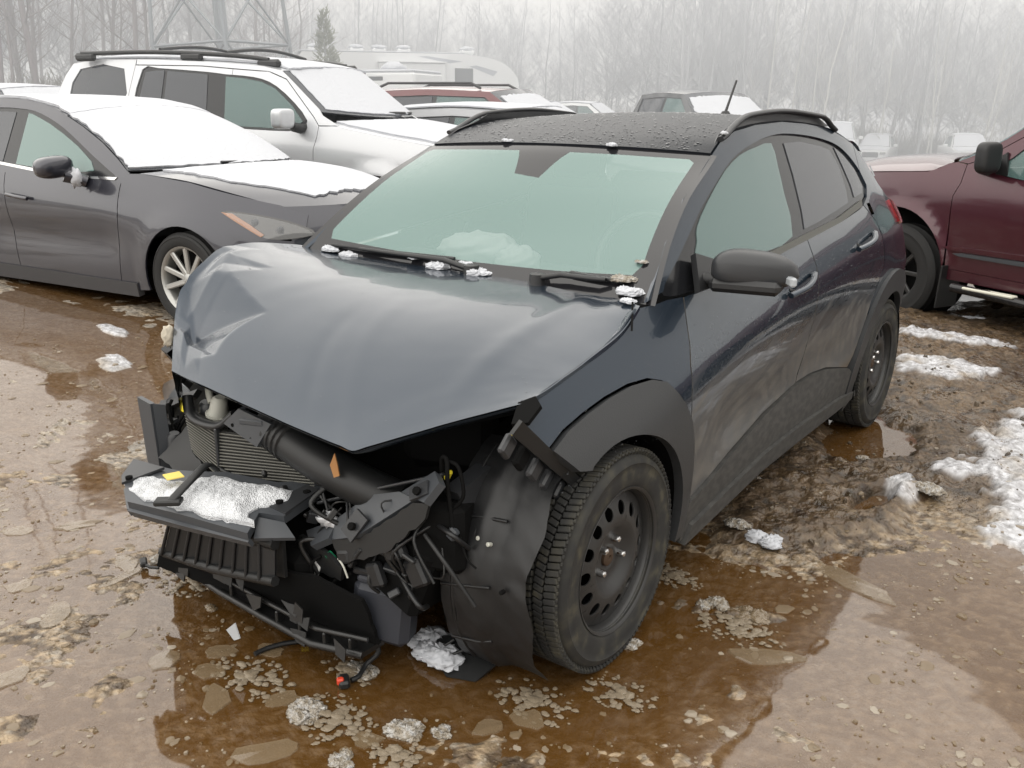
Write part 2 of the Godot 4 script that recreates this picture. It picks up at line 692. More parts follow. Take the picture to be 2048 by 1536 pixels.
func build_ground() -> void:
	var X := axis(-2.1, 1.7, 0.012, -2.6, 4.2, 0.04, -16.0, 70.0)
	var Z := axis(-1.35, 1.6, 0.012, -1.8, 5.4, 0.022, -14.0, 74.0)
	var nx := X.size()
	var nzz := Z.size()
	var b := B.new()
	b.v.resize(nx * nzz)
	b.n.resize(nx * nzz)
	b.t.resize(nx * nzz)
	b.c.resize(nx * nzz)
	var wet := Color(0.080, 0.052, 0.029)
	var dry := Color(0.165, 0.115, 0.07)
	var slush := Color(0.36, 0.27, 0.17)
	var snowc := Color(0.62, 0.63, 0.66)
	for a in nx:
		for k in nzz:
			var x := X[a]
			var z := Z[k]
			var m := mud_amount(x, z)
			var s := snow_amount(x, z)
			var y := detail(x, z, m, s)
			var id := a * nzz + k
			var dist := Vector2(x - 0.5, z - 1.5).length()
			b.v[id] = Vector3(x, base(x, z) + y, z)
			b.t[id] = Vector2(x, z)
			var n1 := nz.get_noise_2d(x * 1.1 + 90.0, z * 1.1)
			var n2 := nf.get_noise_2d(x * 1.7 + 20.0, z * 1.7)
			var n3 := nf.get_noise_2d(x * 7.0 + 33.0, z * 7.0)
			var col := wet.lerp(dry, clampf(0.35 + n1 * 0.9 + n2 * 0.35 + y * 6.0, 0.0, 1.0))
			# rotten ice and slush lying in and under the water, in soft blots
			var blot := smoothstep(-0.05, 0.28, nf.get_noise_2d(x * 5.5 + 9.0, z * 5.5) + 0.55 * nf.get_noise_2d(x * 2.2 + 60.0, z * 2.2) + 0.5 * n1 + 0.12)
			var open_water := smoothstep(0.55, 1.3, pool(x, z))
			var ice := (1.0 - m) * blot * (0.30 + 0.70 * open_water)
			col = col.lerp(slush, ice)
			col = col.lerp(Color(0.38, 0.34, 0.285), (1.0 - m) * blot * smoothstep(0.10, 0.45, n3 + n1 * 0.4) * (0.25 + 0.5 * open_water))
			# the grey, half frozen flat between the two dark cars
			var flat := (1.0 - smoothstep(0.7, 1.2, ell(x, z, 3.2, 0.6, 2.4, 1.1, -0.1) + 0.4 * n1)) * (1.0 - m)
			col = col.lerp(Color(0.46, 0.43, 0.38), flat * (0.55 + n2 * 0.5))
			# dirt trodden into the ruts
			col = col.lerp(Color(0.040, 0.028, 0.018), m * smoothstep(0.1, 0.45, nf.get_noise_2d(x * 2.6 + 7.0, z * 2.6)) * 0.8)
			var dirty := snowc.lerp(Color(0.36, 0.28, 0.18), clampf(-0.12 + nz.get_noise_2d(x * 3.0 + 8.0, z * 3.0) * 1.3, 0.0, 0.75))
			col = col.lerp(dirty, s)
			# beyond the cars: trampled snow and mud
			var farm := smoothstep(7.0, 14.0, dist)
			col = col.lerp(Color(0.15, 0.13, 0.11).lerp(snowc, clampf(0.22 + n1 * 1.2, 0.0, 1.0)), farm)
			b.c[id] = col
	for a in nx:
		for k in nzz:
			var id := a * nzz + k
			var xa := b.v[mini(a + 1, nx - 1) * nzz + k] - b.v[maxi(a - 1, 0) * nzz + k]
			var za := b.v[a * nzz + mini(k + 1, nzz - 1)] - b.v[a * nzz + maxi(k - 1, 0)]
			b.n[id] = za.cross(xa).normalized()
	var ix := PackedInt32Array()
	ix.resize((nx - 1) * (nzz - 1) * 6)
	var j := 0
	for a in nx - 1:
		for k in nzz - 1:
			var id := a * nzz + k
			ix[j] = id; ix[j + 1] = id + nzz; ix[j + 2] = id + 1
			ix[j + 3] = id + 1; ix[j + 4] = id + nzz; ix[j + 5] = id + nzz + 1
			j += 6
	b.i = ix
	struct("ground", b.mesh(), "ground")
	# the sheet of murky meltwater that lies in every hollow
	var w := B.new()
	w.grid(60, 60, func(u: float, q: float) -> Vector3:
		var x := lerpf(-5.0, 9.0, u)
		var z := lerpf(-5.0, 9.0, q)
		return Vector3(x, base(x, z) + 0.0 - 0.25 * smoothstep(6.0, 8.0, maxf(absf(x - 2.0), absf(z - 2.0))), z), Vector3.UP)
	struct("puddle_water", w.mesh(), "water")

func chip(sd: int, thick: float, rough: float) -> ArrayMesh:
	# one flat irregular piece of slush ice, a metre across before scaling
	var r := RandomNumberGenerator.new()
	r.seed = sd
	var m := r.randi_range(6, 9)
	var b := B.new()
	var lo := []
	var hi := []
	for k in m:
		var a := TAU * (k + r.randf_range(-0.3, 0.3)) / m
		var q := r.randf_range(0.32, 0.55)
		lo.append(Vector3(cos(a) * q, -thick, sin(a) * q))
		var q2 := q * r.randf_range(0.78, 0.92)
		hi.append(Vector3(cos(a) * q2, thick * r.randf_range(0.6, 1.0 + rough), sin(a) * q2))
	var c := Vector3(r.randf_range(-0.1, 0.1), thick * (1.0 + rough * r.randf_range(0.0, 1.5)), r.randf_range(-0.1, 0.1))
	for k in m:
		var k2 := (k + 1) % m
		b.face([lo[k], lo[k2], hi[k2], hi[k]], lo[k] + lo[k2])
		b.face([hi[k], hi[k2], c], Vector3.UP)
	return b.mesh()

func scatter(called: String, count: int, area: Rect2, accept: Callable, size: Callable, mesh: Mesh, matname: String, sd: int, cols: Array) -> void:
	var r := RandomNumberGenerator.new()
	r.seed = sd
	var xs := []
	var cs := []
	for k in count:
		var x := r.randf_range(area.position.x, area.end.x)
		var z := r.randf_range(area.position.y, area.end.y)
		var keep: float = accept.call(x, z)
		if r.randf() > keep:
			continue
		var s: float = size.call(r)
		var y := maxf(base(x, z) + 0.0, ground_y(x, z)) + s * 0.005
		var bs := Basis(Vector3.UP, r.randf() * TAU) * Basis(Vector3.RIGHT, r.randf_range(-0.12, 0.12)) * Basis.from_scale(Vector3(s, s * r.randf_range(0.6, 1.3), s * r.randf_range(0.6, 1.0)))
		xs.append(Transform3D(bs, Vector3(x, y, z)))
		cs.append((cols[0] as Color).lerp(cols[1], pow(r.randf(), cols[2])))
	var mm := MultiMesh.new()
	mm.transform_format = MultiMesh.TRANSFORM_3D
	mm.use_colors = true
	mm.mesh = mesh
	mm.instance_count = xs.size()
	for k in xs.size():
		mm.set_instance_transform(k, xs[k])
		mm.set_instance_color(k, cs[k])
	var o := MultiMeshInstance3D.new()
	o.name = numbered(called)
	o.multimesh = mm
	o.material_override = M[matname]
	add_child(o, true)
	tag(o, {11: "finest crumbs of slush ice floating all over the brown meltwater", 12: "coin-sized flakes of slush ice in drifts on the brown meltwater", 13: "flat thin pieces of slush ice, the largest loose ones in the puddle", 14: "crumbs of mud and dirty ice thrown up along the ruts beside the doors"}[sd], "slush", "", "stuff")

func build_slush() -> void:
	var clear := func(x: float, z: float) -> float:
		return smoothstep(0.55, 1.15, pool(x, z))
	var near := func(x: float, z: float) -> float:
		var q: float = clear.call(x, z)
		var c := smoothstep(-0.1, 0.35, nz.get_noise_2d(x * 2.6 + 13.0, z * 2.6) + 0.5 * nf.get_noise_2d(x * 2.0, z * 2.0) + (q - 0.6) * 0.35)
		var far := 1.0 - smoothstep(2.2, 3.6, Vector2(x, z).length())
		return c * (0.30 + 0.70 * q) * far * (1.0 - mud_amount(x, z) * 0.7)
	var area := Rect2(-2.0, -1.4, 5.6, 4.0)
	var beige := [Color(0.20, 0.145, 0.085), Color(0.42, 0.37, 0.30), 2.4]
	scatter("slush", 15000, area, near, func(r: RandomNumberGenerator) -> float: return 0.005 + 0.016 * pow(r.randf(), 3.0), chip(3, 0.15, 0.8), "slush", 11, beige)
	scatter("slush", 5500, area, near, func(r: RandomNumberGenerator) -> float: return 0.012 + 0.04 * pow(r.randf(), 3.5), chip(8, 0.07, 0.4), "slush", 12, beige)
	scatter("slush", 1500, area, near, func(r: RandomNumberGenerator) -> float: return 0.03 + 0.06 * pow(r.randf(), 3.0), chip(15, 0.022, 0.2), "slush", 13, beige)
	# crumbs of mud and snow along the ruts
	var ruts := func(x: float, z: float) -> float:
		return mud_amount(x, z) * smoothstep(0.0, 0.4, nz.get_noise_2d(x * 3.0, z * 3.0 + 55.0))
	scatter("mud_crumbs", 3500, Rect2(-2.0, 0.6, 1.7, 4.6), ruts, func(r: RandomNumberGenerator) -> float: return 0.006 + 0.03 * pow(r.randf(), 4.0), chip(21, 0.22, 1.0), "slush", 14, [Color(0.07, 0.048, 0.028), Color(0.20, 0.165, 0.12), 3.0])

func ice_plate(x: float, z: float, sx: float, sz: float, ang: float, label: String, sd: int, group := "") -> void:
	var r := RandomNumberGenerator.new()
	r.seed = sd
	var m := 11
	var b := B.new()
	var up := []
	var dn := []
	for k in m:
		var a := TAU * (k + r.randf_range(-0.25, 0.25)) / m
		var q := r.randf_range(0.68, 1.15)
		var p := Vector3(cos(a) * q * sx, 0, sin(a) * q * sz)
		dn.append(p + Vector3(0, -0.008, 0))
		up.append(p * 0.93 + Vector3(0, 0.002 + r.randf() * 0.002, 0))
	for k in m:
		var k2 := (k + 1) % m
		b.face([dn[k], dn[k2], up[k2], up[k]], dn[k] + dn[k2])
		b.face([up[k], up[k2], Vector3(0, 0.004, 0)], Vector3.UP)
	var o := solo("ice_plate", b, "ice", label, "ice", group, Vector3(x, maxf(base(x, z), ground_y(x, z)) + 0.001, z))
	o.rotation = Vector3(r.randf_range(-0.03, 0.03), ang, r.randf_range(-0.03, 0.03))

func snow_clump(x: float, z: float, s: float, k: int, label: String, y := -9.0, m := "snow_dirty", called := "snow_clump") -> void:
	var r := RandomNumberGenerator.new()
	r.seed = int(x * 1000.0) * 31 + int(z * 1000.0)
	var b := B.new()
	for j in k:
		var a := r.randf() * TAU
		var d := s * 0.75 * sqrt(r.randf()) if k > 1 else 0.0
		var q := s * r.randf_range(0.32, 0.62) * (1.0 if k > 1 else 1.8)
		b.blob(Vector3(cos(a) * d, q * 0.16, sin(a) * d * 0.8), Vector3(q, q * r.randf_range(0.38, 0.66), q * r.randf_range(0.7, 1.0)), 0.48, 1.15, nf, 24, 16, -0.3)
	var yy := y if y > -8.0 else maxf(base(x, z), ground_y(x, z)) - s * 0.08
	solo(called, b, m, label, "snow", "", Vector3(x, yy, z))

func slush_patch(x: float, z: float, rad: float, n: int, label: String) -> void:
	# a drift of small wet ice grains, thick in the middle and thinning out
	var r := RandomNumberGenerator.new()
	r.seed = int(x * 977.0) + int(z * 3571.0) + 9999
	var b := B.new()
	for k in n:
		var a := r.randf() * TAU
		var d := rad * pow(r.randf(), 0.8)
		var px := cos(a) * d * 1.25
		var pz := sin(a) * d * 0.8
		if nf.get_noise_2d((x + px) * 7.0, (z + pz) * 7.0) < -0.12:
			continue
		var q := r.randf_range(0.003, 0.013) * (1.25 - d / rad * 0.7)
		b.blob(Vector3(px, q * 0.25, pz), Vector3(q * r.randf_range(0.8, 1.6), q * r.randf_range(0.2, 0.5), q), 0.5, 1.3, nf, 8, 6, -0.4)
	solo("slush_patch", b, "slush_grain", label, "slush", "", Vector3(x, maxf(base(x, z), ground_y(x, z)) + 0.001, z))

# ---------------------------------------------------------------- wheels
func arc_poly(r0: float, r1: float, a0: float, a1: float, k: int) -> PackedVector2Array:
	var p := PackedVector2Array()
	for j in k + 1:
		var a := lerpf(a0, a1, float(j) / k)
		p.append(Vector2(cos(a), sin(a)) * r0)
	for j in k + 1:
		var a := lerpf(a1, a0, float(j) / k)
		p.append(Vector2(cos(a), sin(a)) * r1)
	return p

func tyre(r: float, rim: float, w: float, detailed: bool, called: String, parent: Node, m := "tyre") -> void:
	# turned about local y, which points out of the car
	var h := w / 2.0
	var b := B.new()
	var id := Transform3D()
	var side := [Vector2(rim - 0.004, h - 0.022), Vector2(rim + 0.006, h - 0.008), Vector2(rim + 0.02, h - 0.002), Vector2(lerpf(rim, r, 0.45), h), Vector2(lerpf(rim, r, 0.62), h - 0.001), Vector2(lerpf(rim, r, 0.64), h + 0.0015), Vector2(lerpf(rim, r, 0.78), h - 0.006), Vector2(r - 0.022, h - 0.016), Vector2(r - 0.008, h - 0.026)]
	var back := []
	for k in range(side.size() - 1, -1, -1):
		back.append(Vector2(side[k].x, -side[k].y))
	b.lathe(id, back + [Vector2(r - 0.008, 0.0)] + side, 72 if detailed else 40, 0.0, TAU, 0.6)
	if detailed:
		# tread lugs in five rows, the shoulder lugs running over the edge
		var cnt := 104
		for row in 5:
			var y := lerpf(-h + 0.030, h - 0.030, row / 4.0)
			for k in cnt:
				var a := TAU * (k + (0.5 if row % 2 == 0 else 0.0)) / cnt
				var bs := Basis(Vector3.UP, -a) * Basis(Vector3.RIGHT, 0.22 * (1.0 if row % 2 == 0 else -1.0))
				var wid := 0.036 if row in [0, 4] else 0.030
				b.box(Transform3D(bs, Vector3(cos(a), 0, sin(a)) * (r - 0.007) + Vector3(0, y, 0)), Vector3(0.012, wid, TAU * r / cnt * 0.80), 0.002)
		for sg in [-1.0, 1.0]:
			for k in cnt:
				var a := TAU * k / cnt
				b.box(Transform3D(Basis(Vector3.UP, -a) * Basis(Vector3.BACK, -0.9 * sg), Vector3(cos(a), 0, sin(a)) * (r - 0.017) + Vector3(0, sg * (h - 0.018), 0)), Vector3(0.008, 0.026, TAU * r / cnt * 0.55), 0.002)
	part(called, b, m, parent)

func steel_wheel(parent: Node, at: Vector3, out: float, detailed := true, turn := 0.0) -> void:
	var w := Node3D.new()
	w.name = "wheel"
	parent.add_child(w, true)
	w.transform = Transform3D(Basis(Vector3.UP, turn) * Basis(Vector3.BACK, -out * PI / 2), at)
	tyre(0.325, 0.208, 0.205, detailed, "tyre", w, "tyre_muddy")
	var b := B.new()
	var id := Transform3D()
	# the outer lip and the barrel
	b.lathe(id, [Vector2(0.196, -0.07), Vector2(0.197, 0.045), Vector2(0.202, 0.07), Vector2(0.206, 0.084), Vector2(0.213, 0.088), Vector2(0.216, 0.094), Vector2(0.214, 0.098), Vector2(0.209, 0.096), Vector2(0.205, 0.092)], 64, 0.0, TAU, 0.5)
	var prof := P2([0.0, 0.057, 0.03, 0.057, 0.06, 0.056, 0.075, 0.060, 0.098, 0.076, 0.112, 0.081, 0.135, 0.079, 0.160, 0.072, 0.182, 0.062, 0.198, 0.058])
	var fn := func(p: Vector2) -> Vector3:
		return Vector3(p.x, crv(prof, p.length()), p.y)
	var n := 14
	for k in n:
		var a0 := TAU * k / n
		var a1 := TAU * (k + 1) / n
		var am := (a0 + a1) / 2
		var hole := PackedVector2Array()
		for j in 16:
			var q := TAU * j / 16
			hole.append(Vector2(0.150 + 0.0205 * cos(q), 0.0185 * sin(q)).rotated(am))
		for hf in [[a0, am], [am, a1]]:
			for q in minus([arc_poly(0.112, 0.1975, hf[0], hf[1], 4)], hole):
				b.panel(q, 0.03, fn, Vector3.UP, 0.004)
	var hubp := [Vector2(0.0, 0.050), Vector2(0.026, 0.050), Vector2(0.036, 0.056)]
	for k in 13:
		var q := lerpf(0.045, 0.112, k / 12.0)
		hubp.append(Vector2(q, crv(prof, q)))
	b.lathe(id, hubp, 56)
	part("rim", b, "steel_black", w)
	var d := B.new()
	d.lathe(id, [Vector2(0.0, 0.0), Vector2(0.15, 0.0), Vector2(0.15, -0.05)], 32)
	part("brake_disc", d, "flat_black", w)
	var c := B.new()
	c.lathe(id, [Vector2(0.026, 0.048), Vector2(0.026, 0.059), Vector2(0.020, 0.063), Vector2(0.008, 0.063), Vector2(0.006, 0.057), Vector2(0.0, 0.057)], 24)
	part("hub_cap", c, "rust", w)
	for k in 5:
		if k == 2 and detailed:
			continue
		var a := TAU * k / 5 + 0.45
		var e := B.new()
		e.lathe(Transform3D(Basis(), Vector3(cos(a) * 0.057, 0.056, sin(a) * 0.057)), [Vector2(0.0115, 0.0), Vector2(0.0115, 0.014), Vector2(0.009, 0.022), Vector2(0.004, 0.025), Vector2(0.0, 0.0255)], 8)
		part("lug_nut", e, "chrome", w)

func alloy_wheel(parent: Node, at: Vector3, out: float, r: float, rim: float, spokes: int, m := "alloy") -> void:
	var w := Node3D.new()
	w.name = "wheel"
	parent.add_child(w, true)
	w.transform = Transform3D(Basis(Vector3.BACK, -out * PI / 2), at)
	tyre(r, rim, 0.21, false, "tyre", w)
	var b := B.new()
	b.lathe(Transform3D(), [Vector2(rim - 0.02, -0.05), Vector2(rim - 0.018, 0.07), Vector2(rim - 0.004, 0.092), Vector2(rim + 0.006, 0.096), Vector2(rim + 0.006, 0.088)], 40)
	b.lathe(Transform3D(), [Vector2(0.0, 0.075), Vector2(0.035, 0.074), Vector2(0.055, 0.062), Vector2(0.06, 0.02)], 24)
	for k in spokes:
		var a := TAU * k / spokes
		var bs := Basis(Vector3.UP, -a)
		var wid := 0.036 if spokes > 6 else 0.055
		b.box(Transform3D(bs * Basis(Vector3.BACK, 0.08), bs * Vector3(rim * 0.56, 0.064, 0)), Vector3(rim * 0.88, 0.026, wid), 0.007)
	part("rim", b, m, w)
	var d := B.new()
	d.lathe(Transform3D(), [Vector2(0.0, 0.0), Vector2(rim - 0.025, 0.0), Vector2(rim - 0.025, -0.04)], 28)
	part("brake_disc", d, "flat_black", w)

# ---------------------------------------------------------------- the wreck
func mirror3(a: Array) -> Array:
	var r := []
	for p in a:
		r.append(Vector3(-p.x, p.y, p.z))
	return r

func build_wreck() -> void:
	var t := thing("wrecked_crossover", "dark blue-grey crossover with its smashed front torn open, standing in the puddle", "car")
	var s := shape([-.5, .80, -.3, .855, 0, .885, .5, .895, 1.3, .90, 2.2, .905, 2.7, .895, 2.95, .87, 3.12, .80, 3.28, .68], [-.4, .62, 0, .66, .4, .75, 1, .86, 1.6, .93, 2.3, .99, 3, 1.02], .5, .03, .12, .06)
	s.tail = 0.12
	s.hollow = 0.028
	var both := [-1.0, 1.0]
	var hubF := Vector2(0, .325)
	var hubR := Vector2(2.6, .325)
	# --- flanks
	var frame_low := P2([.41, 1.01, .54, 1.085, .70, 1.175, .79, 1.225, .94, 1.295, 1.11, 1.365, 1.27, 1.405, 1.46, 1.435, 1.64, 1.445, 1.86, 1.435, 2.05, 1.415, 2.20, 1.385, 2.30, 1.335, 2.36, 1.27, 2.37, 1.21, 2.30, 1.167, 2.13, 1.13, 1.86, 1.10, 1.47, 1.067, 1.13, 1.04, .75, 1.005, .50, .988])
	var dlo := smooth(frame_low, 3)
	flank(t, "window_frame", s, [dlo], "trim_gloss", -0.010, 0.07, both, 0.0, 0.0)
	var cant := P2([.31, .992, .40, 1.055, .51, 1.14, .70, 1.26, .92, 1.36, 1.08, 1.43, 1.21, 1.462, 1.40, 1.482, 1.67, 1.492, 1.92, 1.482, 2.17, 1.46, 2.34, 1.42, 2.45, 1.385, 2.36, 1.27, 2.30, 1.335, 2.20, 1.385, 2.05, 1.415, 1.86, 1.435, 1.64, 1.445, 1.46, 1.435, 1.27, 1.405, 1.11, 1.365, .94, 1.295, .79, 1.225, .70, 1.175, .54, 1.085, .41, 1.01])
	flank(t, "roof_side", s, minus([cant], dlo), "paint", 0.0, 0.06, both, 0.0015)
	var gF := smooth(P2([.73, 1.17, .85, 1.24, 1.04, 1.33, 1.20, 1.38, 1.35, 1.402, 1.50, 1.412, 1.48, 1.33, 1.44, 1.23, 1.37, 1.08, 1.09, 1.052, .65, 1.035, .70, 1.13]), 2)
	var gR := P2([1.62, 1.41, 1.79, 1.412, 1.99, 1.39, 2.09, 1.37, 2.12, 1.30, 2.09, 1.21, 2.05, 1.155, 1.67, 1.11, 1.50, 1.095, 1.54, 1.16, 1.59, 1.29])
	var gQ := P2([2.16, 1.38, 2.24, 1.34, 2.31, 1.28, 2.32, 1.21, 2.27, 1.18, 2.15, 1.17, 2.17, 1.22, 2.17, 1.30])
	flank(t, "side_window", s, [gF], "glass_fog", -0.006, 0.1, both, 0.0, 0.003)
	flank(t, "rear_side_window", s, [gR], "glass_dark", -0.006, 0.1, both, 0.0, 0.003)
	flank(t, "quarter_window", s, [gQ], "glass_dark", -0.006, 0.1, both, 0.0, 0.003)
	flank(t, "waist_strip", s, [P2([.95, 1.036, 1.13, 1.052, 1.47, 1.081, 1.86, 1.112, 2.20, 1.158, 2.17, 1.132, 1.86, 1.092, 1.47, 1.060, 1.13, 1.031, .95, 1.014])], "strip_dull", 0.006, 0.06, both, 0.0)
	var seamF := [.50, .985, .47, .92, .44, .85, .41, .80, .385, .71, .39, .57]
	var doorF := P2(seamF + [.405, .45, .42, .345, .77, .41, 1.08, .462, 1.43, .495, 1.435, .56, 1.41, .67, 1.46, .85, 1.47, .96, 1.475, 1.062, 1.13, 1.033, .75, 1.0])
	var handle_cut := smooth(P2([1.15, .905, 1.21, .945, 1.36, .955, 1.42, .93, 1.36, .90, 1.22, .885]), 3)
	var handle_cut2 := smooth(P2([1.92, .99, 1.98, 1.02, 2.13, 1.03, 2.19, 1.015, 2.13, .98, 1.99, .965]), 3)
	flank(t, "front_door", s, [doorF], "paint_dirty", 0.0, 0.05, both)
	var doorR := P2([1.475, 1.062, 1.47, .96, 1.46, .85, 1.41, .67, 1.435, .56, 1.43, .497, 1.60, .495, 1.80, .475, 1.97, .44, 2.08, .415, 2.13, .46, 2.19, .58, 2.245, .69, 2.37, .84, 2.37, .87, 2.32, .96, 2.28, 1.06, 2.20, 1.135, 2.13, 1.122, 1.86, 1.092])
	flank(t, "rear_door", s, [doorR], "paint_dirty", 0.0, 0.05, both)
	var arcO := circle(hubR, .475, 56)
	var quarter := P2([2.36, 1.27, 2.45, 1.385, 2.52, 1.34, 2.62, 1.20, 2.72, 1.13, 2.90, 1.09, 3.05, 1.06, 3.12, .96, 3.2, .85, 3.22, .7, 3.18, .5, 3.12, .40, 2.2, .40, 2.245, .69, 2.37, .84, 2.37, .87, 2.32, .96, 2.28, 1.06, 2.20, 1.135, 2.30, 1.165, 2.37, 1.21])
	flank(t, "rear_quarter_panel", s, minus([quarter], arcO), "paint", 0.0, 0.05, both)
	var clad_r := minus(minus([circle(hubR, .475, 56)], circle(hubR, .365, 56)), rect(1.5, -.5, 3.5, .235))
	var ring_r := arc_poly(.365, .475, -0.26, PI + 0.30, 40)
	for k in ring_r.size():
		ring_r[k] += hubR
	flank(t, "rear_arch_cladding", s, [ring_r], "clad", 0.018, 0.05, both, 0.0, 0.03)
	# the outline of the front cladding, cut off along the torn edge
	var fo := [.41, .47, .395, .56, .365, .64, .325, .70, .29, .745, .25, .785, .19, .803, .10, .805, -.01, .793, -.11, .775, -.20, .753, -.27, .722]
	var ring_f := PackedVector2Array()
	ring_f.append_array(P2([.405, .24, .415, .36]))
	ring_f.append_array(P2(fo))
	ring_f.append_array(P2([-.205, .655, -.16, .645]))
	for j in 25:
		var a := lerpf(2.0, -0.24, j / 24.0)
		ring_f.append(hubF + Vector2(cos(a), sin(a)) * .362)
	flank(t, "front_arch_cladding", s, [ring_f], "clad", 0.016, 0.05, both, 0.0, 0.03)
	var fender := P2([.24, .985, .36, .985, .41, .988, .50, .985, .47, .92, .44, .85, .41, .80, .385, .71, .39, .60, .40, .50])
	fender.append_array(P2(fo))
	fender.append_array(P2([-.295, .735, -.335, .79, -.29, .838, -.18, .863, -.08, .883, .06, .915, .15, .943]))
	flank(t, "front_fender", s, [fender], "paint", 0.0, 0.04, [-1.0], 0.002, 0.02)
	# the far fender is crushed back
	flank(t, "crushed_fender", s, minus([P2([.24, .985, .50, .985, .44, .85, .385, .71, .40, .50, .0, .50, -.12, .62, -.10, .80, .02, .90, .15, .94])], circle(hubF, .37, 40)), "paint", 0.0, 0.04, [1.0], 0.002, 0.02)
	var sill := P2([.415, .345, .77, .41, 1.08, .462, 1.43, .497, 1.60, .495, 1.80, .475, 1.97, .44, 2.08, .415, 2.24, .33, 2.30, .235, 2.0, .245, 1.5, .26, 1.07, .265, .40, .215])
	flank(t, "sill_cladding", s, [sill], "clad_dirty", 0.012, 0.05, both, 0.002, 0.05)
	# lower step of the sill
	flank(t, "sill_edge", s, [P2([.45, .262, 1.07, .315, 1.5, .315, 2.0, .290, 2.26, .262, 2.29, .228, 2.0, .225, 1.5, .235, 1.07, .24, .42, .20])], "clad_dirty", 0.026, 0.06, both, 0.0, 0.04)
	# handles stand off the doors, with a dark hollow behind
	for sg in both:
		for hd in [[1.28, .925, 0.0], [2.05, 1.003, 0.1]]:
			var hl := B.new()
			var pts := []
			for k in 9:
				var f := k / 8.0
				var z: float = hd[0] + lerpf(-.125, .125, f)
				var y: float = hd[1] + lerpf(-.022, .022, f) - 0.006
				pts.append(Vector3(sg * (s.side(z, y) + 0.012 + 0.026 * sin(PI * f)), y, z))
			hl.tube(pts, 0.014, 8, -1.0, 0.8)
			var hm := part("door_handle", hl, "paint", t)
			var cup := B.new()
			var fn := func(p: Vector2) -> Vector3:
				return Vector3(sg * (s.side(p.x, p.y) + 0.003 - 0.03 * exp(-pow((p.x - hd[0]) / .07, 2.0) - pow((p.y - hd[1] - .012) / .022, 2.0))), p.y, p.x)
			cup.panel(smooth(P2([hd[0] - .10, hd[1] - .012, hd[0] - .05, hd[1] + .03, hd[0] + .05, hd[1] + .038, hd[0] + .095, hd[1] + .022, hd[0] + .06, hd[1] - .008, hd[0] - .04, hd[1] - .028]), 3), 0.02, fn, Vector3(sg, 0, 0), 0.0)
			part("handle_cup", cup, "trim", hm)
	# --- roof, glass
	var roofE := [.98, 1.388, 1.08, 1.43, 1.21, 1.462, 1.40, 1.482, 1.67, 1.492, 1.92, 1.482, 2.17, 1.46, 2.34, 1.42, 2.45, 1.385]
	var roofC := [.91, 1.408, 1.06, 1.448, 1.25, 1.485, 1.5, 1.51, 1.75, 1.52, 2.0, 1.518, 2.25, 1.505, 2.5, 1.478, 2.68, 1.435]
	top(t, "roof", ruled(s, roofE, roofC, 2.2, 0.004, 0.004), rect(-1, 0, 1, 1), "roof_wet", Vector3.UP, 0.06)
	var rfn := ruled(s, roofE, roofC, 2.2, 0.004, 0.004)
	var bead := B.new()
	bead.lathe(Transform3D(), [Vector2(1.0, 0.0), Vector2(.86, .26), Vector2(.5, .46), Vector2(0, .54)], 6)
	var mm := MultiMesh.new()
	mm.transform_format = MultiMesh.TRANSFORM_3D
	mm.mesh = bead.mesh()
	var rr := RandomNumberGenerator.new()
	rr.seed = 91
	var xs := []
	for k in 4200:
		var q := Vector2(rr.randf_range(-.93, .93), pow(rr.randf(), 1.4) * .9 + .02)
		if nz.get_noise_2d(q.x * 3.0 + 4.0, q.y * 5.0) < rr.randf_range(-.7, .25):
			continue
		var z := .0018 + .0042 * pow(rr.randf(), 3.0)
		xs.append(Transform3D(Basis(Vector3.UP, rr.randf() * TAU) * Basis.from_scale(Vector3(z * rr.randf_range(.7, 1.6), z * .6, z)), rfn.call(q)))
	mm.instance_count = xs.size()
	for k in xs.size():
		mm.set_instance_transform(k, xs[k])
	var dr := MultiMeshInstance3D.new()
	dr.name = "water_beads"
	dr.multimesh = mm
	dr.material_override = M["beads"]
	t.add_child(dr, true)
	dr.set_meta("kind", "stuff")
	var wsE := [.335, 1.00, .51, 1.14, .70, 1.26, .92, 1.36, .98, 1.388]
	var wsC := [.42, .985, .55, 1.105, .69, 1.245, .84, 1.365, .91, 1.408]
	var ws := ruled(s, wsE, wsC, 2.0, -0.003, 0.0)
	var up := Vector3(0, 0.7, -0.7)
	var clear := P2([-.88, .115, -.45, .10, 0, .095, .45, .10, .91, .115, .95, .16, .965, .5, .965, .76, .93, .81, .5, .83, .17, .835, .08, .62, -.10, .60, -.19, .835, -.5, .83, -.90, .81, -.935, .76, -.935, .5, -.92, .16])
	wreck_glass = ws
	top(t, "windshield", ws, clear, "glass_wind", up, 0.08, 0.0)
	var band := B.new()
	for q in minus([rect(-1.03, -.04, 0, 1)], clear) + minus([rect(0, -.04, 1.03, 1)], clear):
		band.panel(q, 0.07, ws, up, 0.0)
	part("windshield_band", band, "frit", t)
	var tgE := [2.45, 1.383, 2.52, 1.33, 2.62, 1.20, 2.70, 1.14]
	var tgC := [2.70, 1.43, 2.85, 1.34, 3.00, 1.22, 3.10, 1.14]
	top(t, "rear_window", ruled(s, tgE, tgC, 2.0, 0.0, 0.01), rect(-1, 0, 1, 1), "glass_dark", Vector3(0, .5, 1), 0.1)
	var tailE := [2.72, 1.13, 2.90, 1.09, 3.05, 1.06, 3.12, .96, 3.2, .85, 3.22, .7, 3.18, .5, 3.12, .35]
	var tailC := [3.10, 1.14, 3.16, 1.09, 3.22, 1.02, 3.26, .93, 3.32, .82, 3.36, .68, 3.35, .5, 3.30, .35]
	top(t, "tailgate", ruled(s, tailE, tailC, 2.5), rect(-1, 0, 1, 1), "paint", Vector3(0, .2, 1), 0.1)
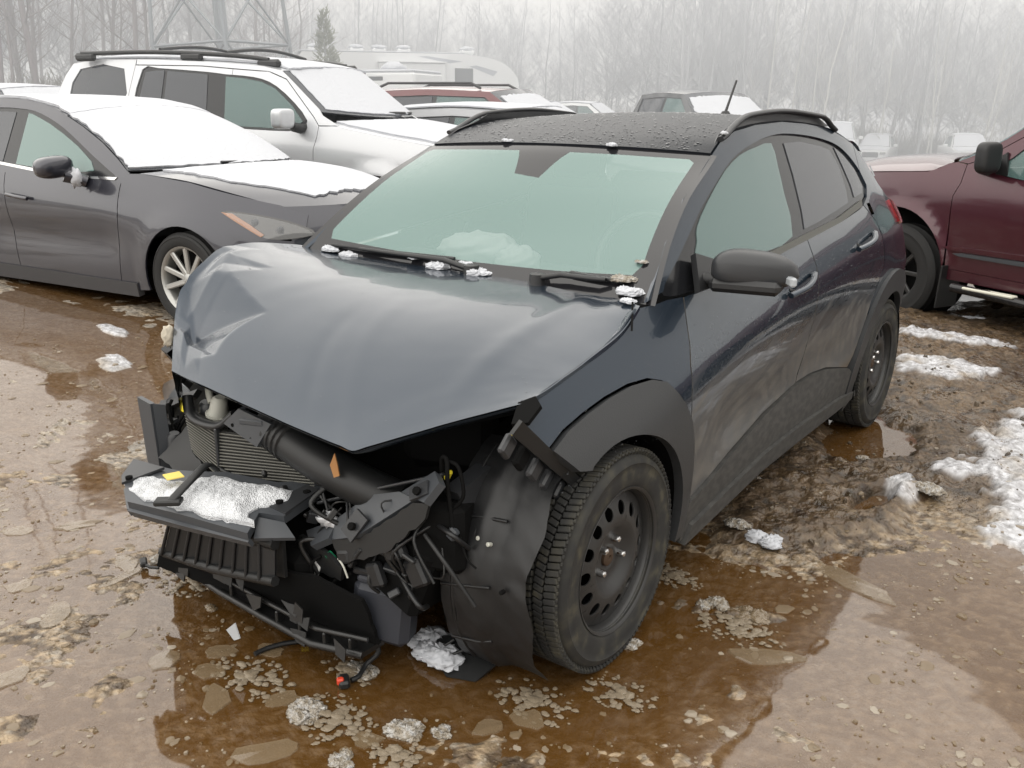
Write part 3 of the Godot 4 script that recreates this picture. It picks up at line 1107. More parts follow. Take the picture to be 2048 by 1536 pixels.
	var spo := [2.40, 1.395, 2.47, 1.392, 2.53, 1.365, 2.52, 1.345]
	var spoC := [2.60, 1.47, 2.72, 1.455, 2.82, 1.43, 2.80, 1.41]
	top(t, "spoiler", ruled(s, spo, spoC, 2.2, 0.006), rect(-1, 0, 1, 1), "paint", Vector3(0, 1, .4), 0.1)
	for sg in both:
		var tl := B.new()
		var fn := func(p: Vector2) -> Vector3:
			return Vector3(sg * (s.side(p.x, p.y) + 0.012), p.y, p.x)
		tl.panel(smooth(P2([2.66, 1.125, 2.76, 1.112, 2.86, 1.07, 2.80, 1.01, 2.72, 1.02, 2.68, 1.07]), 2), 0.03, fn, Vector3(sg, 0, 0), 0.05)
		part("tail_light", tl, "lamp_red", t)
	# rails on the roof
	for sg in both:
		var rl := B.new()
		var pts := []
		for k in 25:
			var f := k / 24.0
			var z := lerpf(1.07, 2.24, f)
			var ye := crv(P2([1.08, 1.43, 1.21, 1.462, 1.40, 1.482, 1.67, 1.492, 1.92, 1.482, 2.17, 1.46, 2.34, 1.42]), z)
			var lift := 0.034 * smoothstep(0.0, 0.22, f) * smoothstep(0.0, 0.12, 1.0 - f) + 0.006
			pts.append(Vector3(sg * (s.side(z, ye) + 0.004), ye + lift, z))
		rl.tube(pts, 0.0135, 8, -1.0, 0.75)
		part("roof_rail", rl, "clad_smooth", t)
		var ft := B.new()
		ft.panel(P2([1.02, 1.408, 1.10, 1.452, 1.24, 1.488, 1.30, 1.510, 1.50, 1.526, 1.75, 1.534, 2.05, 1.519, 2.22, 1.47, 2.10, 1.468, 1.92, 1.482, 1.67, 1.492, 1.40, 1.482, 1.21, 1.462, 1.08, 1.43]), 0.04, func(p: Vector2) -> Vector3:
			return Vector3(sg * (s.side(p.x, minf(p.y, 1.485)) - 0.008), p.y, p.x), Vector3(sg, 0, 0), 0.006)
		part("rail_skirt", ft, "clad_smooth", t)
	var an := B.new()
	an.lathe(Transform3D(Basis(), Vector3(0, 1.50, 2.52)), [Vector2(0.035, -0.02), Vector2(0.03, 0.012), Vector2(0.016, 0.03), Vector2(0.0, 0.032)], 12)
	an.tube([Vector3(0, 1.525, 2.52), Vector3(0, 1.56, 2.545), Vector3(0, 1.68, 2.63)], 0.0085, 6, 0.006)
	part("antenna", an, "trim", t)
	# --- mirrors
	for sg in [-1.0]:
		var mb := B.new()
		# the door foot and the arm
		mb.plate([Vector3(sg * .765, 1.10, .60), Vector3(sg * .79, 1.06, .74), Vector3(sg * .825, 1.0, .70), Vector3(sg * .825, .998, .52)], 0.02)
		mb.tube([Vector3(sg * .80, 1.025, .60), Vector3(sg * .85, 1.03, .60), Vector3(sg * .90, 1.04, .60)], 0.030, 8, 0.026, 0.75)
		var root := part("mirror", mb, "trim", t)
		var hs := B.new()
		var body := func(u: float, w: float) -> Vector3:
			# a rounded shell: u round, w from the inner end to the tip
			var a := TAU * u
			var k := pow(clampf(1.0 - pow(absf(w * 2.0 - 1.0), 3.4 if w < 0.5 else 2.6), 0.0, 1.0), 0.5)
			var x := lerpf(.835, 1.085, w)
			var yy := sin(a)
			var zz := cos(a)
			var hgt := (0.072 - 0.012 * w if yy > 0.0 else 0.048) * k
			var dep := (0.040 if zz > 0.0 else 0.085 - 0.03 * w) * k
			return Vector3(sg * x, 1.066 - 0.010 * w + hgt * signf(yy) * pow(absf(yy), 0.6), .60 + 0.07 * w + dep * signf(zz) * pow(absf(zz), 0.8))
		hs.grid(28, 20, body, Vector3.UP, Vector3(sg * .96, 1.06, .62))
		part("mirror_cap", hs, "clad_smooth", root)
		var lo := B.new()
		lo.box(Transform3D(Basis(Vector3.UP, sg * -0.2), Vector3(sg * .945, 1.022, .605)), Vector3(.215, .042, .10), 0.014)
		part("mirror_skirt", lo, "trim", root)
		var ind := B.new()
		ind.box(Transform3D(Basis(Vector3.UP, sg * -0.75), Vector3(sg * 1.075, 1.045, .625)), Vector3(.022, .028, .05), 0.006)
		part("mirror_lamp", ind, "lens_clear", root)
	# --- under the skin: cabin tub, floor, inner arches
	var tub := B.new()
	tub.box(Transform3D(Basis(), Vector3(0, .33, 1.65)), Vector3(1.60, .18, 2.9), 0.02)
	tub.box(Transform3D(Basis(), Vector3(0, .62, .40)), Vector3(1.42, .60, .04))
	part("floor_pan", tub, "flat_black", t)
	var cab := B.new()
	cab.box(Transform3D(Basis(), Vector3(0, .86, .70)), Vector3(1.42, .22, .42), 0.06)
	part("dashboard", cab, "fabric_dark", t)
	for x in [-.38, .38]:
		var st := B.new()
		st.box(Transform3D(Basis(), Vector3(x, .60, 1.30)), Vector3(.5, .16, .5), 0.05)
		st.box(Transform3D(Basis(Vector3.RIGHT, 0.25), Vector3(x, .92, 1.62)), Vector3(.48, .62, .14), 0.05)
		st.box(Transform3D(Basis(Vector3.RIGHT, 0.1), Vector3(x, 1.29, 1.72)), Vector3(.26, .17, .09), 0.035)
		part("front_seat", st, "fabric_dark", t)
	var rs := B.new()
	rs.box(Transform3D(Basis(), Vector3(0, .60, 2.15)), Vector3(1.3, .16, .5), 0.05)
	rs.box(Transform3D(Basis(Vector3.RIGHT, 0.3), Vector3(0, .92, 2.45)), Vector3(1.3, .6, .14), 0.05)
	part("rear_seat", rs, "fabric_dark", t)
	var bag := B.new()
	bag.blob(Vector3(.20, 1.0, .76), Vector3(.20, .075, .09), .25, .8, nf, 28, 20)
	bag.blob(Vector3(.00, .985, .72), Vector3(.09, .06, .07), .25, .8, nf, 24, 16)
	part("airbag", bag, "airbag", t)
	var whl := B.new()
	var ringp := []
	for k in 25:
		var a := TAU * k / 24
		ringp.append(Vector3(-.38 + cos(a) * .18, 1.0 + sin(a) * .165, .98 + sin(a) * .06))
	whl.tube(ringp, 0.015, 6)
	part("steering_wheel", whl, "trim", t)
	for sg in both:
		for hb in [hubF, hubR]:
			var liner := B.new()
			liner.lathe(Transform3D(Basis(Vector3.BACK, PI / 2), Vector3(sg * .72, hb.y, hb.x)), [Vector2(.375, -.15), Vector2(.375, .15)], 30, -1.85 if hb == hubR else -0.5, 1.8)
			liner.lathe(Transform3D(Basis(Vector3.BACK, PI / 2), Vector3(sg * .56, hb.y, hb.x)), [Vector2(.0, 0.0), Vector2(.40, 0.0)], 30)
			part("arch_liner", liner, "flat_black", t)
	steel_wheel(t, Vector3(-.785, .322, 0), -1.0, true)
	steel_wheel(t, Vector3(.785, .322, 0), 1.0, false)
	steel_wheel(t, Vector3(-.785, .322, 2.6), -1.0, true)
	steel_wheel(t, Vector3(.785, .322, 2.6), 1.0, false)
	build_hood(t, s)
	build_cowl(t)
	build_front(t)

func build_hood(t: Node3D, s: Shape) -> void:
	# control net of the buckled hood, rows from the cowl to the nose, columns from the far side to the near side
	var net := [
		V3([.86, .985, .52, .60, .995, .49, .30, .99, .455, 0, .985, .44, -.28, .985, .43, -.53, .982, .40, 0, 0, 0]),
		V3([.80, 1.03, .30, .58, 1.005, .25, .29, .988, .22, 0, .980, .20, -.28, .976, .19, -.545, .953, .18, 0, 0, 0]),
		V3([.735, 1.065, .04, .55, 1.03, .0, .28, .995, -.02, 0, .965, -.04, -.28, .952, -.04, -.54, .925, -.01, 0, 0, 0]),
		V3([.69, 1.035, -.20, .53, .985, -.22, .27, .94, -.24, 0, .905, -.26, -.29, .888, -.25, -.54, .893, -.15, 0, 0, 0]),
		V3([.655, .92, -.30, .48, .89, -.37, .23, .855, -.41, -.08, .825, -.43, -.36, .805, -.42, -.555, .838, -.29, 0, 0, 0]),
		V3([.46, .752, -.472, .27, .750, -.505, .08, .746, -.53, -.16, .738, -.558, -.445, .730, -.585, -.60, .786, -.43, 0, 0, 0]),
	]
	# the near edge lies along the top of the fender
	var rim_at := [Vector2(.27, .990), Vector2(.15, .935), Vector2(-.02, .893), Vector2(-.13, .870), Vector2(-.21, .853), Vector2(-.285, .838)]
	for k in 6:
		net[k][6] = Vector3(-(s.side(rim_at[k].x, rim_at[k].y) + .004), rim_at[k].y, rim_at[k].x)
	var row := func(r: Array, f: float) -> Vector3:
		var x := clampf(f, 0.0, 1.0) * 6.0
		var k := mini(int(x), 5)
		if r == net[5]:
			return (r[k] as Vector3).lerp(r[k + 1], x - k)
		return (r[k] as Vector3).cubic_interpolate(r[k + 1], r[maxi(k - 1, 0)], r[mini(k + 2, 6)], x - k)
	var tent := func(p: Vector2, c: Vector2, q: Array) -> float:
		# a pyramid with a sharp peak at c and straight edges through q
		var h := 0.0
		var m := q.size()
		for k in m:
			var a: Vector2 = q[k]
			var b: Vector2 = q[(k + 1) % m]
			var d := (a - c).cross(b - c)
			if absf(d) < 1e-7:
				continue
			var u := (p - c).cross(b - c) / d
			var v := (a - c).cross(p - c) / d
			if u >= 0.0 and v >= 0.0:
				h = maxf(h, 1.0 - u - v)
		return h
	# sample the net, then let the sheet relax so that it carries no ripples of its own
	var NU := 36
	var NV := 30
	var sheet := []
	for a in NU + 1:
		var rows := []
		for r in net:
			rows.append(row.call(r, float(a) / NU))
		for c in NV + 1:
			var y := 5.0 * c / NV
			var k := mini(int(y), 4)
			sheet.append((rows[k] as Vector3).cubic_interpolate(rows[k + 1], rows[maxi(k - 1, 0)], rows[mini(k + 2, 5)], y - k))
	for pass_no in 26:
		var was := sheet.duplicate()
		for a in range(1, NU):
			for c in range(1, NV):
				var j := a * (NV + 1) + c
				sheet[j] = was[j] * .2 + (was[j - 1] + was[j + 1] + was[j - NV - 1] + was[j + NV + 1]) * .2
	var fn := func(u: float, w: float) -> Vector3:
		var x := clampf(u, 0.0, 1.0) * NU
		var ia := mini(int(x), NU - 1)
		var y := clampf(w, 0.0, 1.0) * NV
		var ic := mini(int(y), NV - 1)
		var col := []
		for da in 4:
			var b0: int = clampi(ia - 1 + da, 0, NU) * (NV + 1)
			col.append((sheet[b0 + ic] as Vector3).cubic_interpolate(sheet[b0 + ic + 1], sheet[b0 + maxi(ic - 1, 0)], sheet[b0 + mini(ic + 2, NV)], y - ic))
		var p: Vector3 = (col[1] as Vector3).cubic_interpolate(col[2], col[0], col[3], x - ia)
		var q := Vector2(u, w)
		# the big three-cornered dent on the far front corner
		var d := 0.0
		d -= 0.105 * float(tent.call(q, Vector2(.145, .755), [Vector2(.335, .63), Vector2(.17, .60), Vector2(-.02, .62), Vector2(-.02, .90), Vector2(.08, .975), Vector2(.25, .87)]))
		d += 0.030 * float(tent.call(q, Vector2(.165, .585), [Vector2(.34, .625), Vector2(.19, .46), Vector2(.0, .50), Vector2(-.02, .66), Vector2(.14, .68)]))
		d -= 0.05 * float(tent.call(q, Vector2(.02, .62), [Vector2(.12, .58), Vector2(.04, .46), Vector2(-.1, .5), Vector2(-.1, .8), Vector2(.07, .76)]))
		d += 0.035 * float(tent.call(q, Vector2(.07, .87), [Vector2(.2, .84), Vector2(.1, .74), Vector2(-.02, .84), Vector2(.04, .99), Vector2(.16, .97)]))
		d += 0.018 * float(tent.call(q, Vector2(.06, .50), [Vector2(.2, .42), Vector2(.06, .36), Vector2(-.05, .5), Vector2(.06, .60)]))
		# long soft creases where the sheet has buckled
		d -= 0.0022 * exp(-pow((q.x - 0.50 - 0.10 * (q.y - .5)) / .018, 2.0)) * smoothstep(.40, .6, q.y) * (1.0 - smoothstep(.8, .98, q.y))
		d += 0.0016 * exp(-pow((q.x - 0.57 - 0.16 * (q.y - .5)) / .02, 2.0)) * smoothstep(.30, .5, q.y)
		d += 0.0012 * exp(-pow((q.x - 0.30 + 0.3 * (q.y - .5)) / .03, 2.0)) * (1.0 - smoothstep(.4, .7, q.y))
		d += 0.005 * exp(-pow((q.x - 0.83) / .028, 2.0)) * (1.0 - smoothstep(.6, .95, q.y))
		d += 0.002 * nz.get_noise_2d(u * 3.0, w * 2.5)
		# the edges stay where they are hinged
		d *= smoothstep(0.0, .06, q.y)
		return p + Vector3(0, d, d * 0.25)
	var b := B.new()
	b.grid(150, 110, fn, Vector3.UP)
	part("hood", b, "paint", t)
	# rain beads on hood, fender and door tops
	var bead := B.new()
	bead.lathe(Transform3D(), [Vector2(1.0, 0.0), Vector2(.8, .35), Vector2(0, .55)], 6)
	var spots := []
	var rr := RandomNumberGenerator.new()
	rr.seed = 17
	for k in 350:
		var q := Vector2(rr.randf_range(.05, .99), rr.randf_range(.02, .97))
		if nz.get_noise_2d(q.x * 3.0, q.y * 3.0 + 30.0) > rr.randf_range(-.5, .4):
			spots.append(fn.call(q.x, q.y))
	for k in 1300:
		var q := Vector2(rr.randf_range(-.28, 2.3), 0)
		var lo := crv(s.sh, q.x) - .06
		q.y = rr.randf_range(lo, lo + .22)
		if q.x > .5 and q.y > .985 + .04 * q.x:
			continue
		if q.x < .4 and q.y > .86 + q.x * .4:
			continue
		spots.append(Vector3(-s.side(q.x, q.y), q.y, q.x))
	var mm := MultiMesh.new()
	mm.transform_format = MultiMesh.TRANSFORM_3D
	mm.mesh = bead.mesh()
	mm.instance_count = spots.size()
	for k in spots.size():
		var z := .0010 + .0018 * pow(rr.randf(), 3.0)
		mm.set_instance_transform(k, Transform3D(Basis.from_scale(Vector3.ONE * z), spots[k]))
	var dr := MultiMeshInstance3D.new()
	dr.name = "rain_beads"
	dr.multimesh = mm
	dr.material_override = M["beads"]
	t.add_child(dr, true)
	dr.set_meta("kind", "stuff")
	# folded edge under the nose of the hood
	var e := B.new()
	e.grid(60, 3, func(u: float, w: float) -> Vector3:
		var p: Vector3 = fn.call(u, 1.0)
		return p + Vector3(0, -0.004 - 0.014 * w, 0.035 * w * w), Vector3(0, 0, -1))
	e.grid(60, 2, func(u: float, w: float) -> Vector3:
		var p: Vector3 = fn.call(1.0, u)
		return p + Vector3(-.002 * w, -.014 * w, 0), Vector3.LEFT)
	part("hood_lip", e, "paint", t)
	var un := B.new()
	un.grid(24, 16, func(u: float, w: float) -> Vector3:
		var p: Vector3 = fn.call(0.03 + u * 0.94, w * 0.97)
		return p + Vector3(0, -0.03, 0.02), Vector3.DOWN)
	part("hood_underside", un, "flat_black", t)
	# the far edge folded over and torn, with bare filler showing
	var tear := B.new()
	tear.grid(10, 26, func(u: float, w: float) -> Vector3:
		var p: Vector3 = fn.call(0.0, 0.22 + 0.78 * w)
		var j := nf.get_noise_2d(w * 9.0, u * 2.0)
		return p + Vector3(0.02 * u + 0.05 * j * u, -0.15 * u - 0.05 * j * u * u, 0.03 * u + 0.04 * j * u), Vector3.RIGHT)
	part("torn_edge", tear, "paint", t)
	var fl := B.new()
	fl.blob(Vector3(.615, .82, -.37), Vector3(.022, .035, .02), .6, 1.8, nf, 14, 10)
	part("filler_foam", fl, "foam", t)
	# pulled-up corner of the fender seen as the black tip at the near front corner
	var tip := B.new()
	tip.plate(V3([-.735, .832, -.29, -.77, .846, -.262, -.80, .838, -.285, -.795, .80, -.33, -.755, .795, -.345]), 0.012)
	part("fender_tip", tip, "flat_black", t)
	# dark plate drawn as shade in the hood-to-fender gap by the pillar
	var gp := B.new()
	gp.plate(V3([-.728, .998, .272, -.748, .992, .268, -.790, .940, .16, -.786, .946, .20]), 0.006)
	part("gap_shade", gp, "flat_black", t)

var wreck_glass: Callable

func build_cowl(t: Node3D) -> void:
	var b := B.new()
	b.grid(30, 4, func(u: float, w: float) -> Vector3:
		var x := lerpf(.80, -.70, u)
		var z := lerpf(.40, .50, w) + 0.06 * absf(x) * (1.0 if x > 0 else -0.35)
		return Vector3(x, .968 + .018 * w, z), Vector3.UP)
	part("cowl", b, "trim", t)
	# wipers: arm, blade
	var g := func(x: float, u: float, lift: float) -> Vector3:
		return (wreck_glass.call(Vector2(x / .74, u)) as Vector3) + Vector3(0, .8, -.6) * lift
	for wp in [[-.02, .10, .34, .60], [-.30, -.40, -.52, -.60]]:
		var a := B.new()
		a.tube([g.call(wp[0], .01, .02), g.call(wp[1], .045, .03), g.call(wp[2], .045, .03), g.call(lerpf(wp[2], wp[3], .6), .06, .02)], 0.011, 6, 0.007)
		a.lathe(Transform3D(Basis(), g.call(wp[0], -.01, 0.0)), [Vector2(.030, 0), Vector2(.027, .035), Vector2(.0, .042)], 12)
		var w := part("wiper", a, "trim", t)
		var bl := B.new()
		bl.tube([g.call(wp[1] - .02, .085, .012), g.call(wp[2], .075, .012), g.call(wp[3] + .03 * signf(wp[3]), .07, .012)], 0.008, 5)
		part("wiper_blade", bl, "trim", w)

func wire(t: Node, a: Array, r := 0.004, m := "flat_black", called := "wire") -> void:
	var b := B.new()
	b.tube(curve3(a, 6), r, 6)
	part(called, b, m, t)

func build_front(t: Node3D) -> void:
	# engine bay: dark masses seen under the hood
	var e := B.new()
	e.box(Transform3D(Basis(), Vector3(-.05, .50, .08)), Vector3(.75, .36, .46), 0.05)
	e.box(Transform3D(Basis(Vector3.UP, .3), Vector3(-.34, .62, -.02)), Vector3(.30, .22, .30), 0.04)
	e.box(Transform3D(Basis(), Vector3(.38, .62, .02)), Vector3(.26, .20, .26), 0.03)
	e.box(Transform3D(Basis(), Vector3(-.50, .40, .05)), Vector3(.10, .12, .8), 0.02)
	e.box(Transform3D(Basis(), Vector3(.50, .40, .05)), Vector3(.10, .12, .8), 0.02)
	part("engine", e, "flat_black", t)
	var g := B.new()
	g.box(Transform3D(Basis(), Vector3(.08, .12, .0)), Vector3(.66, .03, .7), 0.008)
	part("undertray", g, "flat_black", t)
	# radiator: two bent panels of fins
	var rad := B.new()
	var PL := V3([.49, .60, -.405, .30, .575, -.415, .305, .425, -.43, .445, .475, -.42])
	var PR := V3([.30, .575, -.415, -.06, .60, -.36, -.075, .47, -.37, .30, .42, -.43])
	rad.plate(PL, 0.03)
	rad.plate(PR, 0.03)
	var rm := part("radiator", rad, "radiator", t)
	for k in 15:
		var f := (k + 0.5) / 15.0
		var fin := B.new()
		var a: Vector3 = PR[0].lerp(PR[3], f) + Vector3(0.0, 0, -.02)
		var c: Vector3 = PR[1].lerp(PR[2], f) + Vector3(0.0, 0, -.02)
		fin.tube([a, c], 0.0032, 5)
		a = PL[0].lerp(PL[3], f) + Vector3(0, 0, -.018)
		c = PL[1].lerp(PL[2], f) + Vector3(0, 0, -.018)
		fin.tube([a, c], 0.0026, 5)
		part("radiator_fin", fin, "fin", rm)
	var post := B.new()
	post.box(Transform3D(Basis(), Vector3(.302, .50, -.44)), Vector3(.012, .175, .02), 0.003)
	post.box(Transform3D(Basis(Vector3.BACK, .06), Vector3(-.07, .53, -.375)), Vector3(.03, .17, .03), 0.005)
	part("radiator_post", post, "clad_smooth", rm)
	# curved upper channel
	var ch := B.new()
	ch.tube(curve3([.50, .645, -.40, .475, .605, -.415, .43, .585, -.425, .35, .585, -.43, .29, .60, -.43, .235, .645, -.42], 5), 0.017, 8, -1.0, 0.7)
	part("upper_channel", ch, "trim", t)
	# grey bracket in front of the hose
	var br := B.new()
	br.plate(V3([.235, .622, -.452, .165, .682, -.452, .01, .668, -.455, .07, .588, -.47]), 0.014)
	br.plate(V3([.235, .622, -.452, .165, .682, -.452, .15, .69, -.40, .235, .63, -.40]), 0.008)
	br.box(Transform3D(Basis(Vector3.BACK, -.13), Vector3(.10, .655, -.462)), Vector3(.11, .018, .012), 0.004)
	part("latch_bracket", br, "grey_plastic", t)
	for q in [[.19, .628, -.461], [.10, .605, -.466]]:
		var ho := B.new()
		ho.lathe(Transform3D(Basis(Vector3.RIGHT, -PI / 2), Vector3(q[0], q[1], q[2])), [Vector2(.0, .004), Vector2(.006, .004), Vector2(.006, 0.0)], 8)
		part("bolt_hole", ho, "flat_black", t)
	# fat black air duct with a bellows at its upper end
	var hs := B.new()
	var hp := curve3([.10, .635, -.40, .03, .615, -.41, -.10, .58, -.415, -.25, .545, -.41, -.40, .50, -.37], 6)
	hs.tube(hp, 0.058, 20)
	var hm := part("air_duct", hs, "rubber", t)
	for k in 4:
		var f := B.new()
		var c := Vector3(.055, .623, -.405).lerp(Vector3(-.01, .606, -.411), k / 3.0)
		var ax := Vector3(-.92, -.27, -.03).normalized()
		f.lathe(Transform3D(Basis(Quaternion(Vector3.UP, ax)), c), [Vector2(.058, -.009), Vector2(.065, -.004), Vector2(.065, .004), Vector2(.058, .009)], 22)
		part("bellows_ring", f, "rubber", hm)
	# washer neck, yellow cap
	var yc := B.new()
	yc.lathe(Transform3D(Basis(), Vector3(.545, .59, -.375)), [Vector2(.0, -.01), Vector2(.02, -.01), Vector2(.021, .012), Vector2(.016, .02), Vector2(.013, .03), Vector2(.0, .032)], 8)
	part("yellow_cap", yc, "yellow", t)
	var wn := B.new()
	wn.tube(curve3([.475, .685, -.33, .455, .655, -.35, .43, .625, -.36], 4), 0.012, 10)
	wn.lathe(Transform3D(Basis(Vector3.BACK, .25), Vector3(.405, .575, -.36)), [Vector2(.0, -.03), Vector2(.034, -.03), Vector2(.036, .02), Vector2(.03, .035), Vector2(.026, .07), Vector2(.016, .08), Vector2(.0, .08)], 14)
	wn.lathe(Transform3D(Basis(Vector3.BACK, .25), Vector3(.401, .59, -.36)), [Vector2(.040, -.004), Vector2(.041, .004), Vector2(.036, .006)], 14)
	part("washer_bottle", wn, "offwhite", t)
	var mo := B.new()
	mo.lathe(Transform3D(Basis(Vector3.BACK, .15), Vector3(.47, .58, -.35)), [Vector2(.0, -.03), Vector2(.03, -.03), Vector2(.03, .03), Vector2(.022, .04), Vector2(.0, .04)], 14)
	part("pump", mo, "clad_smooth", t)
	# far side: upright strip, lamp bracket, broken lens
	var us := B.new()
	us.plate(V3([.695, .618, -.45, .615, .61, -.455, .60, .375, -.455, .675, .37, -.45]), 0.016)
	us.plate(V3([.615, .61, -.455, .60, .60, -.42, .585, .38, -.42, .60, .375, -.455]), 0.008)
	part("bumper_upright", us, "grey_plastic", t)
	var lb := B.new()
	lb.plate(V3([.815, .535, -.29, .70, .575, -.30, .575, .625, -.30, .585, .60, -.315, .70, .55, -.32, .81, .51, -.31]), 0.02)
	lb.tube(V3([.735, .545, -.315, .72, .46, -.33, .70, .36, -.36]), 0.012, 6)
	part("lamp_bracket", lb, "trim", t)
	var le := B.new()
	le.lathe(Transform3D(Basis(Vector3.BACK, -.35) * Basis(Vector3.RIGHT, -.25), Vector3(.735, .578, -.29)), [Vector2(.05, -.035), Vector2(.046, .0), Vector2(.034, .035), Vector2(.02, .05)], 14, -.6, 2.6)
	part("broken_lens", le, "lens_clear", t)
	var rnd := RandomNumberGenerator.new()
	rnd.seed = 5
	for k in 9:
		var a := Vector3(rnd.randf_range(.55, .74), rnd.randf_range(.48, .58), rnd.randf_range(-.38, -.33))
		var c := Vector3(rnd.randf_range(.55, .72), rnd.randf_range(.34, .46), rnd.randf_range(-.42, -.36))
		var m := (a + c) * 0.5 + Vector3(rnd.randf_range(-.05, .05), rnd.randf_range(-.03, .03), -.03)
		wire(t, [a.x, a.y, a.z, m.x, m.y, m.z, c.x, c.y, c.z], rnd.randf_range(.003, .007))
	for q in [[.64, .50, -.38, .05, .06, .05], [.60, .42, -.39, .06, .05, .06], [.68, .43, -.37, .04, .07, .05]]:
		var cb := B.new()
		cb.box(Transform3D(Basis(Vector3.UP, q[0] * 3.0), Vector3(q[0], q[1], q[2])), Vector3(q[3], q[4], q[5]), 0.008)
		part("connector_block", cb, "trim", t)
	var cy := B.new()
	cy.lathe(Transform3D(Basis(Vector3.BACK, .2), Vector3(.59, .45, -.41)), [Vector2(.0, -.05), Vector2(.022, -.05), Vector2(.024, .045), Vector2(.016, .055), Vector2(.0, .055)], 12)
	part("grey_canister", cy, "clad_smooth", t)
	var tp := B.new()
	tp.torn(V3([.60, .415, -.44, .50, .56, -.42, .48, .58, -.415, .44, .475, -.435, .30, .415, -.45, .36, .40, -.50]), 0.01, .004, 8)
	part("splash_panel", tp, "rubber", t)
	# the bumper cover's ledge that carries the snow
	var lg := B.new()
	var LP := V3([.475, .435, -.66, .54, .455, -.58, .37, .455, -.545, .22, .46, -.47, .04, .46, -.43, -.05, .47, -.36, -.105, .455, -.39, -.12, .435, -.545, -.045, .44, -.57, -.10, .425, -.655, .15, .425, -.695, .34, .43, -.735])
	lg.plate(LP, 0.025)
	var lm := part("bumper_ledge", lg, "grey_plastic", t)
	var l2 := B.new()
	l2.plate(V3([.475, .42, -.66, .34, .415, -.735, .335, .393, -.725, .47, .395, -.655]), 0.012)
	l2.plate(V3([.34, .415, -.735, .15, .41, -.695, -.10, .41, -.655, -.10, .392, -.64, .15, .388, -.68, .335, .388, -.72]), 0.012)
	l2.plate(V3([-.12, .43, -.545, -.045, .428, -.572, -.09, .405, -.63, -.18, .40, -.56]), 0.012)
	part("ledge_skirt", l2, "grey_plastic", lm)
	var cap := B.new()
	cap.plate(V3([.48, .458, -.665, .54, .472, -.585, .40, .474, -.57, .44, .452, -.69]), 0.008)
	part("ledge_bracket", cap, "clad_smooth", lm)
	cap = B.new()
	cap.plate(V3([-.05, .472, -.40, -.105, .472, -.40, -.12, .452, -.54, -.03, .452, -.535]), 0.01)
	part("ledge_bracket", cap, "clad_smooth", lm)
	for q in [[.44, .46, -.665], [-.085, .468, -.43], [-.06, .46, -.51]]:
		var bo := B.new()
		bo.lathe(Transform3D(Basis(), Vector3(q[0], q[1], q[2])), [Vector2(.011, .0), Vector2(.011, .008), Vector2(.0, .009)], 8)
		part("bolt", bo, "flat_black", lm)
	var lab := B.new()
	lab.plate(V3([.30, .492, -.585, .325, .488, -.625, .27, .492, -.645, .245, .496, -.605]), 0.003)
	part("warning_label", lab, "label_yellow", lm)
	# strap across the snow
	var stp := B.new()
	stp.tube(curve3([.205, .50, -.52, .20, .528, -.555, .172, .52, -.62, .162, .50, -.67, .158, .478, -.712], 5), 0.014, 6, -1.0, 0.5)
	stp.box(Transform3D(Basis(Vector3.UP, .7), Vector3(.168, .476, -.712)), Vector3(.075, .016, .04), 0.004)
	part("strap", stp, "rubber", t)
	# lower shutter grille with its slats
	var gr := B.new()
	gr.tube(V3([.355, .345, -.585, .10, .365, -.60, -.13, .385, -.59]), 0.018, 6)
	gr.tube(V3([.44, .185, -.585, .15, .225, -.60, -.13, .275, -.60]), 0.016, 6)
	gr.plate(V3([.39, .35, -.56, -.13, .385, -.555, -.13, .27, -.565, .43, .18, -.55]), 0.01)
	var gm := part("shutter_grille", gr, "rubber", t)
	for k in 9:
		var f := (k + 0.35) / 9.0
		var a: Vector3 = Vector3(.36, .345, -.59).lerp(Vector3(-.12, .383, -.60), f)
		var c: Vector3 = Vector3(.435, .185, -.595).lerp(Vector3(-.12, .272, -.605), f)
		var d := Vector3(-.042, .004, .012)
		var sl := B.new()
		sl.plate([a, a + d, c + d, c], 0.008)
		sl.tube([a + Vector3(.004, 0, -.008), c + Vector3(.004, 0, -.008)], 0.006, 5)
		part("grille_slat", sl, "trim", gm)
	# dark mesh between the shutter and the lip
	var fa := B.new()
	fa.torn(V3([.44, .19, -.57, .10, .235, -.575, -.20, .28, -.55, -.36, .26, -.45, -.40, .11, -.49, -.22, .11, -.54, .0, .115, -.545, .25, .125, -.535, .48, .14, -.51]), .012, .004, 9)
	part("lower_fascia", fa, "flat_black", t)
	# lower lip and its ribs
	var lp := B.new()
	var LE := V3([.525, .125, -.52, .35, .12, -.545, .19, .115, -.56, -.035, .11, -.57, -.235, .105, -.575, -.385, .10, -.525])
	lp.plate(LE + V3([-.385, .095, -.44, -.2, .10, -.48, .1, .115, -.48, .48, .13, -.45]), 0.016)
	lp.tube(LE, 0.012, 6)
	var lq := []
	for q in LE:
		lq.append(q + Vector3(-.01, .045, .012))
	lp.tube(lq, 0.008, 6)
	var lpm := part("lower_lip", lp, "black_wet", t)
	for k in 10:
		var rb := B.new()
		var f := (k + .5) / 10.0 * 5.0
		var j := mini(int(f), 4)
		var c: Vector3 = (LE[j] as Vector3).lerp(LE[j + 1], f - j)
		rb.box(Transform3D(Basis(Vector3.UP, .1), c + Vector3(0, .02, .012)), Vector3(.010, .045, .03), 0.003)
		part("lip_rib", rb, "black_wet", lpm)
	# near side: crushed bracket that carried the bumper cover
	var bk := B.new()
	bk.plate(V3([-.10, .36, -.45, -.24, .425, -.44, -.25, .40, -.50, -.19, .35, -.50]), 0.022)
	bk.plate(V3([-.24, .425, -.44, -.345, .53, -.43, -.47, .575, -.44, -.545, .58, -.46, -.36, .43, -.49, -.25, .40, -.50]), 0.020)
